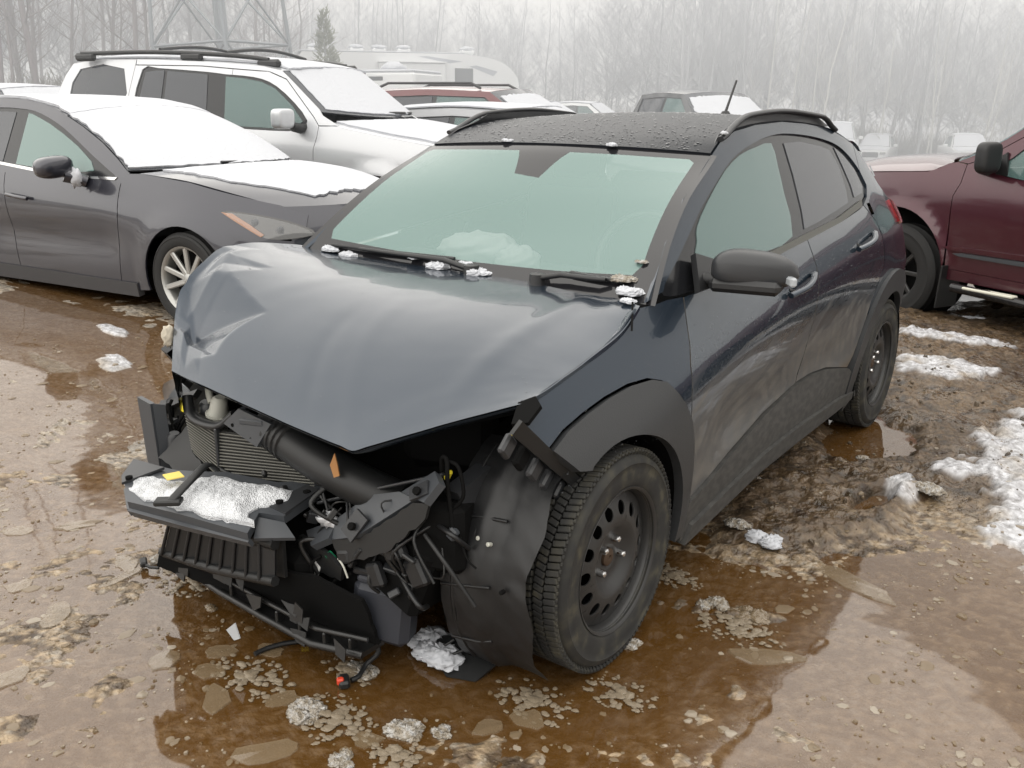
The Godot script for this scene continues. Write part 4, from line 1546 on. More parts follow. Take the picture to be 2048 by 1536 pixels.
	bk.plate(V3([-.47, .575, -.44, -.585, .648, -.42, -.625, .645, -.46, -.60, .595, -.49, -.545, .58, -.46]), 0.022)
	var bkm := part("bumper_bracket", bk, "grey_plastic", t)
	var bf := B.new()
	bf.torn(V3([-.25, .40, -.502, -.36, .43, -.492, -.545, .578, -.462, -.60, .593, -.492, -.59, .55, -.478, -.46, .42, -.49, -.30, .34, -.50]), 0.010, .004, 3)
	bf.torn(V3([-.05, .30, -.46, -.10, .36, -.45, -.19, .35, -.50, -.30, .33, -.50, -.28, .28, -.48, -.10, .25, -.46]), 0.012, .005, 4)
	part("bracket_flange", bf, "rubber", bkm)
	var pd := B.new()
	pd.plate(V3([-.30, .445, -.500, -.345, .51, -.480, -.395, .495, -.492, -.35, .425, -.512]), 0.008)
	pd.plate(V3([-.52, .605, -.462, -.575, .640, -.452, -.60, .620, -.482, -.545, .588, -.488]), 0.008)
	part("bracket_pad", pd, "clad_smooth", bkm)
	for q in [[-.348, .468, -.506], [-.562, .617, -.480]]:
		var bo := B.new()
		bo.lathe(Transform3D(Basis(Vector3.RIGHT, -1.0), Vector3(q[0], q[1], q[2])), [Vector2(.011, -.002), Vector2(.011, .008), Vector2(.0, .009)], 8)
		part("bolt", bo, "flat_black", bkm)
	var fo := B.new()
	fo.blob(Vector3(-.205, .43, -.46), Vector3(.035, .022, .022), .6, 2.2, nf, 14, 10)
	part("torn_foil", fo, "foil", t)
	var rod := B.new()
	rod.tube(V3([-.13, .45, -.43, -.37, .555, -.42, -.58, .64, -.40]), 0.0055, 6)
	part("pull_rod", rod, "clad_smooth", t)
	var horn := B.new()
	horn.plate(V3([-.60, .60, -.40, -.60, .655, -.10, -.60, .60, -.08, -.60, .53, -.36]), 0.05)
	part("chassis_leg", horn, "clad_smooth", t)
	# mass behind the bracket: crash can, lamp remains, canister
	var ms := B.new()
	ms.box(Transform3D(Basis(Vector3.BACK, .4), Vector3(-.42, .36, -.36)), Vector3(.26, .24, .18), 0.02)
	ms.box(Transform3D(Basis(Vector3.BACK, .1), Vector3(-.24, .30, -.38)), Vector3(.14, .20, .14), 0.02)
	ms.box(Transform3D(Basis(Vector3.UP, .3), Vector3(-.55, .47, -.36)), Vector3(.16, .20, .16), 0.02)
	ms.box(Transform3D(Basis(), Vector3(.15, .24, -.42)), Vector3(.6, .16, .2), 0.03)
	part("crash_structure", ms, "flat_black", t)
	for q in [[-.47, .42, -.47, .07, .05, .03], [-.40, .33, -.475, .05, .07, .03], [-.30, .36, -.49, .05, .04, .03], [-.53, .37, -.45, .06, .08, .04]]:
		var bx := B.new()
		bx.box(Transform3D(Basis(Vector3.BACK, q[0]), Vector3(q[0], q[1], q[2])), Vector3(q[3], q[4], q[5]), 0.008)
		part("lamp_remains", bx, "trim", t)
	var cn := B.new()
	cn.box(Transform3D(Basis(Vector3.UP, .35) * Basis(Vector3.BACK, .12), Vector3(-.365, .185, -.41)), Vector3(.175, .185, .10), 0.022)
	cn.box(Transform3D(Basis(Vector3.UP, .35) * Basis(Vector3.BACK, .12), Vector3(-.377, .283, -.41)), Vector3(.15, .02, .085), 0.006)
	var cm := part("charcoal_canister", cn, "canister", t)
	var cbk := B.new()
	cbk.box(Transform3D(Basis(Vector3.UP, .35) * Basis(Vector3.BACK, .15), Vector3(-.385, .295, -.425)), Vector3(.19, .022, .03), 0.005)
	for x in [-.455, -.31]:
		cbk.box(Transform3D(Basis(Vector3.UP, .35), Vector3(x, .285, -.42)), Vector3(.018, .07, .03), 0.004)
	part("canister_bracket", cbk, "trim", cm)
	# wheel-arch liner hanging in front of the tyre
	var cyl := func(x: float, phi: float, r: float) -> Vector3:
		return Vector3(x, .325 + r * sin(phi), -r * cos(phi))
	var ln := B.new()
	ln.grid(14, 34, func(u: float, w: float) -> Vector3:
		var phi := deg_to_rad(lerpf(-42.0, 64.0, w))
		var x := lerpf(-.56, -.832 + .012 * sin(phi * 9.0), u)
		var r := .378 + .020 * smoothstep(.55, .45, u) + .006 * nf.get_noise_2d(phi * 2.0, u)
		return cyl.call(x, phi, r), Vector3(0, 0, -1))
	ln.grid(3, 34, func(u: float, w: float) -> Vector3:
		var phi := deg_to_rad(lerpf(-42.0, 64.0, w))
		return cyl.call(-.56 + .004 * u, phi, .398 - .10 * u), Vector3.RIGHT)
	var lnm := part("liner_front", ln, "liner", t)
	for k in 3:
		var phi := deg_to_rad(lerpf(-24.0, 30.0, k / 2.0))
		var rb := B.new()
		rb.tube([cyl.call(-.565, phi - .05, .400), cyl.call(-.66, phi, .396), cyl.call(-.70 - .015 * (k % 3), phi + .02, .384)], .005, 5)
		part("liner_rib", rb, "liner", lnm)
	for k in 2:
		var st := B.new()
		var x := -.60 - .05 * k
		var pts := []
		for j in 12:
			pts.append(cyl.call(x, deg_to_rad(lerpf(-40.0, 60.0, j / 11.0)), .397 - .006 * k))
		st.tube(pts, .006, 5)
		part("liner_rib", st, "liner", lnm)
	for q in [[-.665, 22.0], [-.70, 21.0], [-.76, 5.0]]:
		var cp := B.new()
		cp.lathe(Transform3D(Basis(Vector3.RIGHT, -PI / 2 + deg_to_rad(q[1])), cyl.call(q[0], deg_to_rad(q[1]), .384)), [Vector2(.006, .0), Vector2(.006, .014), Vector2(.0, .016)], 8)
		part("liner_clip", cp, "offwhite" if q[1] > 10.0 else "flat_black", lnm)
	# torn mounting strip under the fender edge
	var ts := B.new()
	ts.plate(V3([-.81, .83, -.385, -.83, .60, -.135, -.82, .575, -.15, -.80, .80, -.41]), 0.012)
	var tsm := part("mounting_strip", ts, "rubber", t)
	for k in 5:
		var f := k / 4.0
		var c := Vector3(-.79, .79, -.395).lerp(Vector3(-.805, .605, -.185), f)
		var nb := B.new()
		nb.box(Transform3D(Basis(Vector3.RIGHT, .85), c + Vector3(.012, -.03, .0)), Vector3(.02, .055, .045), 0.006)
		part("strip_clip", nb, "clad_smooth" if k != 1 else "flat_black", tsm)
	var yb := B.new()
	yb.box(Transform3D(Basis(), Vector3(-.80, .80, -.40)), Vector3(.012, .012, .012), 0.003)
	part("yellow_clip", yb, "yellow", tsm)
	# wiring on the near side
	wire(t, [-.56, .60, -.38, -.575, .68, -.40, -.60, .685, -.41, -.61, .62, -.42, -.62, .55, -.42, -.625, .50, -.42], .006)
	wire(t, [-.60, .68, -.40, -.63, .67, -.40, -.645, .60, -.40, -.62, .56, -.41], .005)
	wire(t, [-.30, .30, -.47, -.24, .26, -.48, -.22, .18, -.47, -.27, .10, -.45, -.30, .06, -.46], .006)
	wire(t, [-.20, .33, -.49, -.17, .30, -.50, -.165, .26, -.495, -.17, .21, -.49], .005)
	wire(t, [-.28, .35, -.50, -.31, .34, -.51, -.325, .31, -.51], .003, "offwhite")
	wire(t, [-.64, .49, -.41, -.67, .44, -.42, -.70, .42, -.42], .003)
	wire(t, [.30, .46, -.45, .20, .44, -.44, .12, .455, -.43, .02, .44, -.42], .008, "rubber")
	for q in [[-.625, .495, -.42, "grey_plastic", .028, .035], [-.60, .645, -.405, "yellow", .012, .03], [-.235, .335, -.485, "green", .035, .02]]:
		var cb := B.new()
		cb.box(Transform3D(Basis(Vector3.BACK, .5), Vector3(q[0], q[1], q[2])), Vector3(q[4], q[5], .02), 0.005)
		part("plug", cb, q[3], t)
	var tg := B.new()
	tg.plate(V3([-.165, .315, -.47, -.185, .30, -.475, -.165, .23, -.485, -.135, .235, -.49, -.14, .25, -.485]), 0.003)
	part("paper_tag", tg, "paper", t)
	# a tangle of looms, hoses, broken tabs
	for k in 30:
		var a := Vector3(rnd.randf_range(-.62, -.12), rnd.randf_range(.34, .56), rnd.randf_range(-.46, -.38))
		var c := a + Vector3(rnd.randf_range(-.16, .16), rnd.randf_range(-.20, -.03), rnd.randf_range(-.05, .03))
		c.y = maxf(c.y, .26)
		var m := (a + c) * 0.5 + Vector3(rnd.randf_range(-.07, .07), rnd.randf_range(-.05, .05), rnd.randf_range(-.06, -.01))
		wire(t, [a.x, a.y, a.z, m.x, m.y, m.z, c.x, c.y, c.z], rnd.randf_range(.0025, .0075), ["black_wet", "rubber", "trim"][k % 3])
	for k in 26:
		var tb := B.new()
		var c := Vector3(rnd.randf_range(-.58, .1), rnd.randf_range(.24, .50), rnd.randf_range(-.49, -.42))
		tb.box(Transform3D(Basis.from_euler(Vector3(rnd.randf() * 3.0, rnd.randf() * 3.0, rnd.randf() * 3.0)), c), Vector3(rnd.randf_range(.012, .05), rnd.randf_range(.01, .035), rnd.randf_range(.006, .02)), .003)
		part("broken_tab", tb, ["black_wet", "rubber", "trim", "clad_smooth"][k % 4], t)
	for k in 12:
		var tb := B.new()
		var x := rnd.randf_range(-.38, .42)
		var c := Vector3(x, rnd.randf_range(.12, .22), -.575)
		tb.torn([c, c + Vector3(rnd.randf_range(.03, .07), rnd.randf_range(-.02, .02), 0), c + Vector3(rnd.randf_range(.02, .05), rnd.randf_range(-.05, -.02), -.01), c + Vector3(0, rnd.randf_range(-.05, -.03), -.005)], .004, .003, k)
		part("torn_scrap", tb, ["black_wet", "rubber"][k % 2], t)
	# bits that hang down into the puddle
	wire(t, [-.33, .12, -.45, -.36, .06, -.44, -.34, .025, -.47, -.35, .012, -.51, -.345, .010, -.535], .0075, "rubber", "hanging_cable")
	var pg := B.new()
	pg.box(Transform3D(Basis(Vector3.UP, .9), Vector3(-.335, .012, -.553)), Vector3(.03, .024, .05), 0.006)
	var pm := part("cable_plug", pg, "rubber", t)
	var pr := B.new()
	pr.box(Transform3D(Basis(Vector3.UP, .9), Vector3(-.335, .020, -.566)), Vector3(.02, .02, .018), 0.004)
	part("plug_seal", pr, "red", pm)
	wire(t, [-.13, .06, -.44, -.115, .02, -.455, -.09, .013, -.485, -.055, .012, -.53, -.035, .012, -.575, -.03, .012, -.615], .0075, "rubber", "hanging_cable")
	var yt := B.new()
	yt.tube(V3([-.10, .014, -.474, -.086, .013, -.490]), 0.0095, 8)
	part("cable_tape", yt, "yellow", t)

# ---------------------------------------------------------------- other vehicles
func yaw(deg: float, at: Vector3) -> Transform3D:
	return Transform3D(Basis(Vector3.UP, deg_to_rad(deg)), at)

func ragged(p: PackedVector2Array, amp: float, fr: float, step := 0.05) -> PackedVector2Array:
	# the outline of a layer of snow: edges melted unevenly
	var r := PackedVector2Array()
	for k in p.size():
		var a := p[k]
		var b := p[(k + 1) % p.size()]
		var m := maxi(1, int(a.distance_to(b) / step))
		for j in m:
			var q := a.lerp(b, float(j) / m)
			r.append(q + Vector2(nf.get_noise_2d(q.x * fr, q.y * fr), nf.get_noise_2d(q.x * fr + 77.0, q.y * fr)) * amp)
	return r

func snow_sheet(b: B, fn: Callable, poly: PackedVector2Array, out := Vector3.UP, amp := 0.05, cell := 0.06) -> void:
	b.panel(ragged(poly, amp, 9.0), cell, fn, out, 0.016)

func cabin_dark(t: Node3D, w: float, y0: float, y1: float, z0: float, z1: float) -> void:
	var b := B.new()
	b.box(Transform3D(Basis(), Vector3(0, y0, (z0 + z1) / 2)), Vector3(w * 1.85, 0.1, z1 - z0), 0.02)
	for z in [lerpf(z0, z1, .42), lerpf(z0, z1, .75)]:
		for x in [-.42, .42]:
			b.box(Transform3D(Basis(Vector3.RIGHT, .2), Vector3(x * w, (y0 + y1) / 2, z)), Vector3(.52 * w, (y1 - y0) * .95, .14), 0.05)
	part("seats", b, "fabric_dark", t)

func build_sedan() -> void:
	var xf := yaw(97.5, Vector3(3.22, .155, 2.25))
	var t := thing("dark_sedan", "dark grey sedan parked beside the wreck, its roof and hood white with snow", "car", xf)
	var s := shape([-.9, .60, -.6, .76, -.2, .86, .3, .885, 1.5, .89, 2.6, .885, 3.2, .82, 3.6, .7], [-.5, .66, 0, .72, 1, .80, 2.5, .88], .45, .05, .1, .06)
	s.hollow = 0.02
	s.arch = [Vector3(0, .315, .34), Vector3(2.7, .315, .34)]
	s.flare = 0.015
	var bt := [-1.0, 1.0]
	var dlo := smooth(P2([.61, .93, .71, .985, .88, 1.065, 1.06, 1.155, 1.24, 1.24, 1.42, 1.305, 1.60, 1.35, 1.79, 1.367, 1.99, 1.372, 2.3, 1.36, 2.6, 1.31, 2.85, 1.22, 3.0, 1.13, 2.9, 1.07, 2.4, 1.03, 1.82, .99, 1.31, .945, .80, .925]), 2)
	flank(t, "window_frame", s, [dlo], "trim_gloss", -.008, .09, bt, 0.0, 0.0)
	flank(t, "front_side_window", s, [smooth(P2([1.65, .99, 1.66, 1.335, 1.60, 1.325, 1.40, 1.265, 1.23, 1.20, 1.05, 1.12, .89, 1.03, .84, .97, 1.0, .955, 1.31, .965]), 1)], "glass_wind", -.004, .12, bt, 0.0, .003)
	flank(t, "rear_side_window", s, [P2([1.80, 1.005, 1.80, 1.34, 2.0, 1.345, 2.3, 1.33, 2.55, 1.285, 2.62, 1.06, 2.4, 1.045])], "glass_dark", -.004, .12, bt, 0.0, .003)
	flank(t, "chrome_strip", s, [P2([.60, .938, .80, .937, 1.31, .957, 1.82, 1.003, 2.4, 1.043, 2.9, 1.083, 2.9, 1.068, 2.4, 1.028, 1.82, .985, 1.31, .938, .80, .92, .62, .92])], "chrome", .006, .1, bt, 0.0)
	var cant := P2([.50, .965, .54, .985, .64, 1.05, .82, 1.15, 1.05, 1.25, 1.24, 1.32, 1.38, 1.37, 1.54, 1.40, 1.74, 1.43, 2.03, 1.44, 2.5, 1.42, 2.9, 1.36, 3.2, 1.20, 3.4, 1.05, 3.0, 1.03, 2.3, .97, 1.3, .90, .56, .90])
	flank(t, "roof_side", s, minus([cant], dlo), "sedan_paint", 0.0, .07, bt, 0.0)
	var aF := circle(Vector2(0, .315), .345, 40)
	var aR := circle(Vector2(2.7, .315), .345, 40)
	var fender := P2([.56, .925, .56, .70, .62, .25, .50, .2, -.32, .30, -.45, .56, -.60, .60, -.82, .62, -.82, .755, -.66, .812, -.36, .866, -.03, .928, .25, .955, .40, .968, .50, .965])
	flank(t, "front_fender", s, minus([fender], aF), "sedan_paint", 0.0, .06, bt)
	flank(t, "front_door", s, [P2([.56, .92, 1.3, .93, 1.74, .975, 1.72, .6, 1.70, .26, .62, .25, .56, .70])], "sedan_paint", 0.0, .07, bt)
	flank(t, "rear_door", s, minus([P2([1.74, .975, 2.3, 1.02, 2.75, 1.05, 2.72, .8, 2.5, .6, 2.3, .26, 1.70, .26, 1.72, .6])], aR), "sedan_paint", 0.0, .07, bt)
	flank(t, "rear_quarter_panel", s, minus([P2([2.75, 1.05, 3.0, 1.03, 3.4, 1.05, 3.62, .98, 3.68, .6, 3.6, .3, 3.0, .22, 2.3, .26, 2.5, .6, 2.72, .8])], aR), "sedan_paint", 0.0, .07, bt)
	flank(t, "sill", s, [P2([.46, .255, 2.34, .275, 2.34, .17, .46, .165])], "sedan_dirty", .012, .1, bt, 0.0, .05)
	flank(t, "bumper_side", s, minus([P2([-.40, .70, -.60, .615, -.76, .60, -.80, .4, -.75, .2, -.32, .2, -.30, .40])], aF), "sedan_paint", .0, .06, bt)
	flank(t, "headlight", s, [smooth(P2([-.30, .765, -.44, .765, -.63, .74, -.78, .70, -.88, .64, -.68, .605, -.58, .625, -.45, .70]), 2)], "lamp_dark", .004, .05, bt, 0.0, .04)
	flank(t, "headlight_lens", s, [smooth(P2([-.34, .758, -.44, .76, -.63, .735, -.78, .695, -.87, .64, -.68, .61, -.585, .63, -.46, .70]), 2)], "lens_thin", .022, .05, bt, 0.0, .0)
	for sg in bt:
		for q in [[-.53, .705, .026], [-.68, .668, .024]]:
			var pj := B.new()
			pj.lathe(Transform3D(Basis(Vector3.BACK, -sg * 1.1) * Basis(Vector3.RIGHT, -.5), Vector3(sg * (s.side(q[0], q[1]) - .012), q[1], q[0])), [Vector2(q[2] + .012, -.01), Vector2(q[2] + .008, .010), Vector2(q[2], .011), Vector2(q[2] * .6, .018), Vector2(0, .021)], 16)
			part("projector", pj, "grey_plastic", t)
	flank(t, "side_marker", s, [P2([-.31, .762, -.385, .756, -.505, .695, -.60, .636, -.58, .622, -.45, .69])], "amber", .014, .05, bt, 0.0, .01)
	var hoodE := [.42, .966, .25, .955, -.03, .930, -.36, .868, -.66, .80]
	var hoodC := [.16, 1.0, -.1, .985, -.4, .945, -.7, .88, -.90, .80]
	var hf := ruled(s, hoodE, hoodC, 2.6, 0.0, .006)
	top(t, "hood", hf, rect(-1, 0, 1, 1), "sedan_paint")
	var wE := [.54, .982, .64, 1.05, .82, 1.15, 1.05, 1.25, 1.24, 1.32]
	var wC := [.20, .99, .45, 1.12, .72, 1.24, .98, 1.335, 1.15, 1.375]
	var wf := ruled(s, wE, wC, 2.2, 0.0, .01)
	top(t, "windshield", wf, rect(-1, 0, 1, 1), "glass_dark")
	var rE := [1.24, 1.32, 1.38, 1.37, 1.54, 1.40, 1.74, 1.43, 2.03, 1.44, 2.5, 1.42, 2.9, 1.36]
	var rC := [1.15, 1.375, 1.35, 1.415, 1.6, 1.44, 1.9, 1.455, 2.2, 1.458, 2.6, 1.44, 3.0, 1.385]
	var rf := ruled(s, rE, rC, 2.4)
	top(t, "roof", rf, rect(-1, 0, 1, 1), "sedan_paint")
	top(t, "rear_window", ruled(s, [2.9, 1.36, 3.2, 1.20, 3.4, 1.05], [3.0, 1.385, 3.3, 1.23, 3.55, 1.06], 2.2), rect(-1, 0, 1, 1), "glass_dark", Vector3(0, 1, 1))
	top(t, "trunk", ruled(s, [3.4, 1.05, 3.6, .98, 3.68, .7, 3.6, .3], [3.55, 1.06, 3.72, .98, 3.78, .7, 3.7, .3], 2.2), rect(-1, 0, 1, 1), "sedan_paint", Vector3(0, 0, 1))
	top(t, "front_bumper", ruled(s, [-.66, .80, -.74, .62, -.78, .45, -.74, .2], [-.90, .80, -1.0, .62, -1.02, .45, -.98, .2], 2.6), rect(-1, 0, 1, 1), "sedan_paint", Vector3(0, 0, -1))
	var gl := B.new()
	gl.panel(P2([-.5, .12, .5, .12, .42, .62, 0, .72, -.42, .62]), .06, ruled(s, [-.66, .80, -.74, .62, -.78, .45, -.74, .2], [-.915, .80, -1.015, .62, -1.035, .45, -.995, .2], 2.6), Vector3(0, 0, -1), .03)
	part("grille", gl, "trim", t)
	for sg in bt:
		var hl := B.new()
		hl.tube([Vector3(sg * (s.side(1.45, .765) + .02), .765, 1.45), Vector3(sg * (s.side(1.55, .775) + .035), .775, 1.55), Vector3(sg * (s.side(1.68, .785) + .02), .785, 1.68)], .014, 6)
		part("door_handle", hl, "sedan_paint", t)
		var mi := B.new()
		mi.pillow(Transform3D(Basis(Vector3.BACK, -sg * .08), Vector3(sg * 1.0, 1.0, .98)), Vector3(.128, .072, .08), .72)
		mi.tube([Vector3(sg * .84, .90, .88), Vector3(sg * .90, .93, .92), Vector3(sg * .95, .95, .95)], .04, 8, .05)
		part("mirror", mi, "sedan_paint", t)
		alloy_wheel(t, Vector3(sg * .775, .315, 0), sg, .315, .215, 10)
		alloy_wheel(t, Vector3(sg * .775, .315, 2.7), sg, .315, .215, 10)
	for w in [[[-.30, 1.0, .27, -.15, 1.01, .25, .25, 1.02, .24], .02], [[.30, 1.0, .33, .45, 1.005, .36, .60, 1.0, .45], .014]]:
		var wb := B.new()
		wb.tube(curve3(w[0], 4), .010, 5)
		wb.lathe(Transform3D(Basis(), Vector3(w[0][0], w[0][1] - .02, w[0][2])), [Vector2(.035, 0), Vector2(.03, .03), Vector2(0, .04)], 10)
		part("wiper", wb, "trim", t)
	var wl := B.new()
	for sg in bt:
		for z in [0.0, 2.7]:
			wl.lathe(Transform3D(Basis(Vector3.BACK, PI / 2), Vector3(sg * .66, .315, z)), [Vector2(.0, -.1), Vector2(.35, -.1), Vector2(.35, .2)], 26)
	wl.box(Transform3D(Basis(), Vector3(0, .28, 1.35)), Vector3(1.5, .16, 4.0))
	part("underbody", wl, "flat_black", t)
	cabin_dark(t, .75, .55, 1.25, .6, 3.0)
	var bag := B.new()
	bag.blob(Vector3(.50, 1.08, 1.25), Vector3(.12, .16, .34), .4, 1.6, nf, 20, 14)
	part("airbag", bag, "airbag", t)
	var sn := B.new()
	snow_sheet(sn, ruled(s, rE, rC, 2.4, .016), rect(-.97, 0.0, .97, .97), Vector3.UP, .03)
	snow_sheet(sn, ruled(s, wE, wC, 2.2, .016, .012), rect(-.99, .03, .99, 1.0), Vector3(0, 1, -1), .028)
	snow_sheet(sn, ruled(s, hoodE, hoodC, 2.6, .014, .03), P2([-.88, .02, .88, .02, .86, .30, .84, .55, .62, .86, .2, .80, -.3, .88, -.62, .86, -.84, .55, -.86, .30]), Vector3.UP, .035)
	snow_sheet(sn, ruled(s, [3.4, 1.05, 3.6, .98], [3.55, 1.06, 3.72, .98], 2.2, .02), rect(-.9, .05, .9, .8))
	sn.blob(Vector3(.90, .93, .90), Vector3(.04, .06, .04), .5, 2.0, nf, 12, 8)
	var so := solo("snow_cover", sn, "snow", "smooth fresh snow over the roof, windshield and hood of the dark grey sedan", "snow")
	so.transform = xf

func build_suv() -> void:
	var xf := yaw(105.0, Vector3(4.28, .17, 5.0))
	var t := thing("silver_suv", "tall silver-white SUV with black roof rack, parked behind the dark sedan", "car", xf)
	var s := shape([-.9, .70, -.6, .85, -.2, .95, .3, .975, 1.5, .98, 2.8, .975, 3.4, .93, 3.95, .86], [-.5, .9, 0, .95, 1, 1.0, 3, 1.05], .30, .05, .08, .03)
	s.arch = [Vector3(0, .36, .40), Vector3(2.8, .36, .40)]
	s.flare = 0.03
	var bt := [-1.0, 1.0]
	var body := [.57, 1.30, .62, 1.36, .99, 1.65, 1.06, 1.70, 1.30, 1.745, 1.6, 1.77, 1.93, 1.79, 2.59, 1.82, 3.18, 1.83, 3.60, 1.82, 3.78, 1.80, 3.88, 1.68, 3.95, 1.50, 4.0, 1.1, 3.98, .6, 3.9, .45, 3.25, .40, 2.35, .30, .45, .28, -.40, .35, -.80, .40, -.86, .75, -.70, .95, -.60, 1.03, -.34, 1.075, .35, 1.19]
	var win := [2.74, 1.725, 2.54, 1.735, 1.89, 1.69, 1.72, 1.67, 1.50, 1.655, 1.28, 1.625, 1.10, 1.555, .89, 1.41, .73, 1.25, .80, 1.17, 1.09, 1.16, 1.65, 1.185, 2.70, 1.24, 2.80, 1.35]
	var dlo := smooth(P2(win), 2)
	var qw := smooth(P2([3.65, 1.74, 2.99, 1.735, 3.0, 1.27, 3.74, 1.30, 3.76, 1.45]), 2)
	var a0 := circle(Vector2(0, .36), .42, 40)
	var a1 := circle(Vector2(2.8, .36), .42, 40)
	var whole := P2(body)
	var cut := func(r: PackedVector2Array) -> Array:
		var o := []
		for q in Geometry2D.intersect_polygons(whole, r):
			o.append(q)
		return minus(minus(minus(minus(o, dlo), qw), a0), a1)
	flank(t, "front_fender", s, cut.call(P2([-1.2, 0, .64, 0, .64, .9, .64, 1.0, .61, 1.10, .60, 1.205, -1.2, 1.205])), "suv_paint", 0.0, .07, bt, .003)
	flank(t, "front_door", s, cut.call(P2([.64, 0, .64, 1.0, .61, 1.10, .60, 1.205, .66, 1.28, 1.0, 1.62, 1.20, 1.69, 1.62, 1.72, 1.66, 1.2, 1.66, 0])), "suv_paint", 0.0, .08, bt, .003)
	flank(t, "rear_door", s, cut.call(P2([1.66, 0, 1.66, 1.2, 1.62, 1.72, 2.0, 1.75, 2.84, 1.77, 2.92, 1.2, 2.85, .9, 2.5, .6, 2.4, 0])), "suv_paint", 0.0, .08, bt, .003)
	flank(t, "rear_quarter_panel", s, cut.call(P2([2.4, 0, 2.5, .6, 2.85, .9, 2.92, 1.2, 2.84, 1.77, 2.83, 1.85, 4.5, 2.0, 4.5, 0])), "suv_paint", 0.0, .08, bt, .003)
	flank(t, "roof_side", s, cut.call(P2([.60, 1.21, .66, 1.285, 1.0, 1.625, 1.20, 1.695, 1.62, 1.725, 2.0, 1.755, 2.83, 1.775, 2.82, 2.0, .3, 2.0, .3, 1.21])), "suv_paint", 0.0, .07, bt, .001)
	flank(t, "window_frame", s, [dlo], "trim_gloss", -.012, .12, bt, 0.0, 0.0)
	flank(t, "front_side_window", s, [smooth(P2([1.66, 1.20, 1.70, 1.65, 1.50, 1.635, 1.28, 1.60, 1.12, 1.54, .92, 1.39, .78, 1.245, .86, 1.185, 1.1, 1.18]), 1)], "glass_fog", -.006, .15, bt, 0.0, .003)
	flank(t, "rear_side_window", s, [P2([1.88, 1.21, 1.92, 1.672, 2.42, 1.71, 2.42, 1.24])], "glass_dark", -.006, .15, bt, 0.0, .003)
	flank(t, "rear_door_quarter_light", s, [P2([2.46, 1.245, 2.46, 1.713, 2.56, 1.715, 2.70, 1.70, 2.75, 1.34, 2.66, 1.26])], "glass_dark", -.006, .15, bt, 0.0, .003)
	flank(t, "cargo_window", s, [qw], "glass_dark", -.010, .15, bt, 0.0, .012)
	flank(t, "headlight", s, [smooth(P2([-.46, 1.01, -.45, .93, -.50, .89, -.66, .86, -.80, .88, -.78, .95, -.62, 1.01]), 2)], "headlight", .012, .06, bt, 0.0, .03)
	flank(t, "side_marker", s, [P2([-.475, .97, -.475, .93, -.52, .895, -.58, .89, -.54, .94])], "amber", .016, .05, bt, 0.0, .01)
	flank(t, "lower_cladding", s, [P2([.44, .40, 2.36, .42, 2.36, .26, .44, .24])], "suv_paint", .02, .1, bt, 0.0, .05)
	var wE := [.60, 1.33, .99, 1.645, 1.06, 1.70]
	var wC := [.25, 1.28, .68, 1.60, .86, 1.735]
	top(t, "windshield", ruled(s, wE, wC, 2.2, 0.0, .015), rect(-1, 0, 1, 1), "glass_dark")
	var rE := [1.06, 1.70, 1.30, 1.745, 1.6, 1.77, 1.93, 1.79, 2.59, 1.82, 3.18, 1.83, 3.60, 1.82, 3.78, 1.80]
	var rC := [.86, 1.735, 1.15, 1.79, 1.5, 1.83, 1.93, 1.855, 2.59, 1.88, 3.18, 1.885, 3.65, 1.87, 3.85, 1.84]
	top(t, "roof", ruled(s, rE, rC, 2.6), rect(-1, 0, 1, 1), "suv_paint")
	var hE := [.57, 1.23, .35, 1.19, -.34, 1.075, -.60, 1.03, -.70, .97]
	var hC := [.22, 1.25, -.05, 1.22, -.5, 1.14, -.82, 1.06, -.95, .98]
	top(t, "hood", ruled(s, hE, hC, 2.6, 0.0, .004), rect(-1, 0, 1, 1), "suv_paint")
	top(t, "front_bumper", ruled(s, [-.70, .97, -.80, .8, -.84, .6, -.80, .38], [-.95, .98, -1.02, .8, -1.05, .6, -1.0, .35], 2.6), rect(-1, 0, 1, 1), "suv_paint", Vector3(0, 0, -1))
	top(t, "tailgate", ruled(s, [3.78, 1.80, 3.88, 1.68, 3.95, 1.50, 4.0, 1.1, 3.98, .6, 3.9, .4], [3.85, 1.84, 3.98, 1.7, 4.05, 1.5, 4.12, 1.1, 4.15, .6, 4.08, .4], 2.6), rect(-1, 0, 1, 1), "suv_paint", Vector3(0, 0, 1))
	for sg in bt:
		var rl := B.new()
		var y := func(z: float) -> float: return crv(P2([1.06, 1.72, 1.6, 1.785, 2.59, 1.835, 3.6, 1.835]), z)
		var pts := []
		for k in 13:
			var z := lerpf(1.25, 3.55, k / 12.0)
			pts.append(Vector3(sg * .70, float(y.call(z)) + .055, z))
		rl.tube(pts, .022, 8)
		for z in [1.25, 2.15, 3.5]:
			rl.box(Transform3D(Basis(), Vector3(sg * .70, float(y.call(z)) + .02, z)), Vector3(.07, .08, .26), .025)
		part("roof_rail", rl, "trim", t)
		var mi := B.new()
		mi.pillow(Transform3D(Basis(), Vector3(sg * 1.14, 1.27, .83)), Vector3(.125, .09, .065), .45)
		var mr := part("mirror", mi, "suv_paint", t)
		var arm := B.new()
		arm.tube([Vector3(sg * .88, 1.20, .76), Vector3(sg * .96, 1.18, .77), Vector3(sg * 1.04, 1.20, .80)], .045, 8)
		part("mirror_arm", arm, "trim", mr)
		alloy_wheel(t, Vector3(sg * .86, .36, 0), sg, .365, .22, 5)
		alloy_wheel(t, Vector3(sg * .86, .36, 2.8), sg, .365, .22, 5)
	for z in [1.75, 2.55]:
		var cb := B.new()
		var pts := []
		for k in 11:
			var f := k / 10.0
			pts.append(Vector3(lerpf(-.68, .68, f), 1.875 + (z - 1.75) * .05 + .055 * sin(PI * f), z))
		cb.tube(pts, .018, 6)
		part("roof_bar", cb, "trim", t)
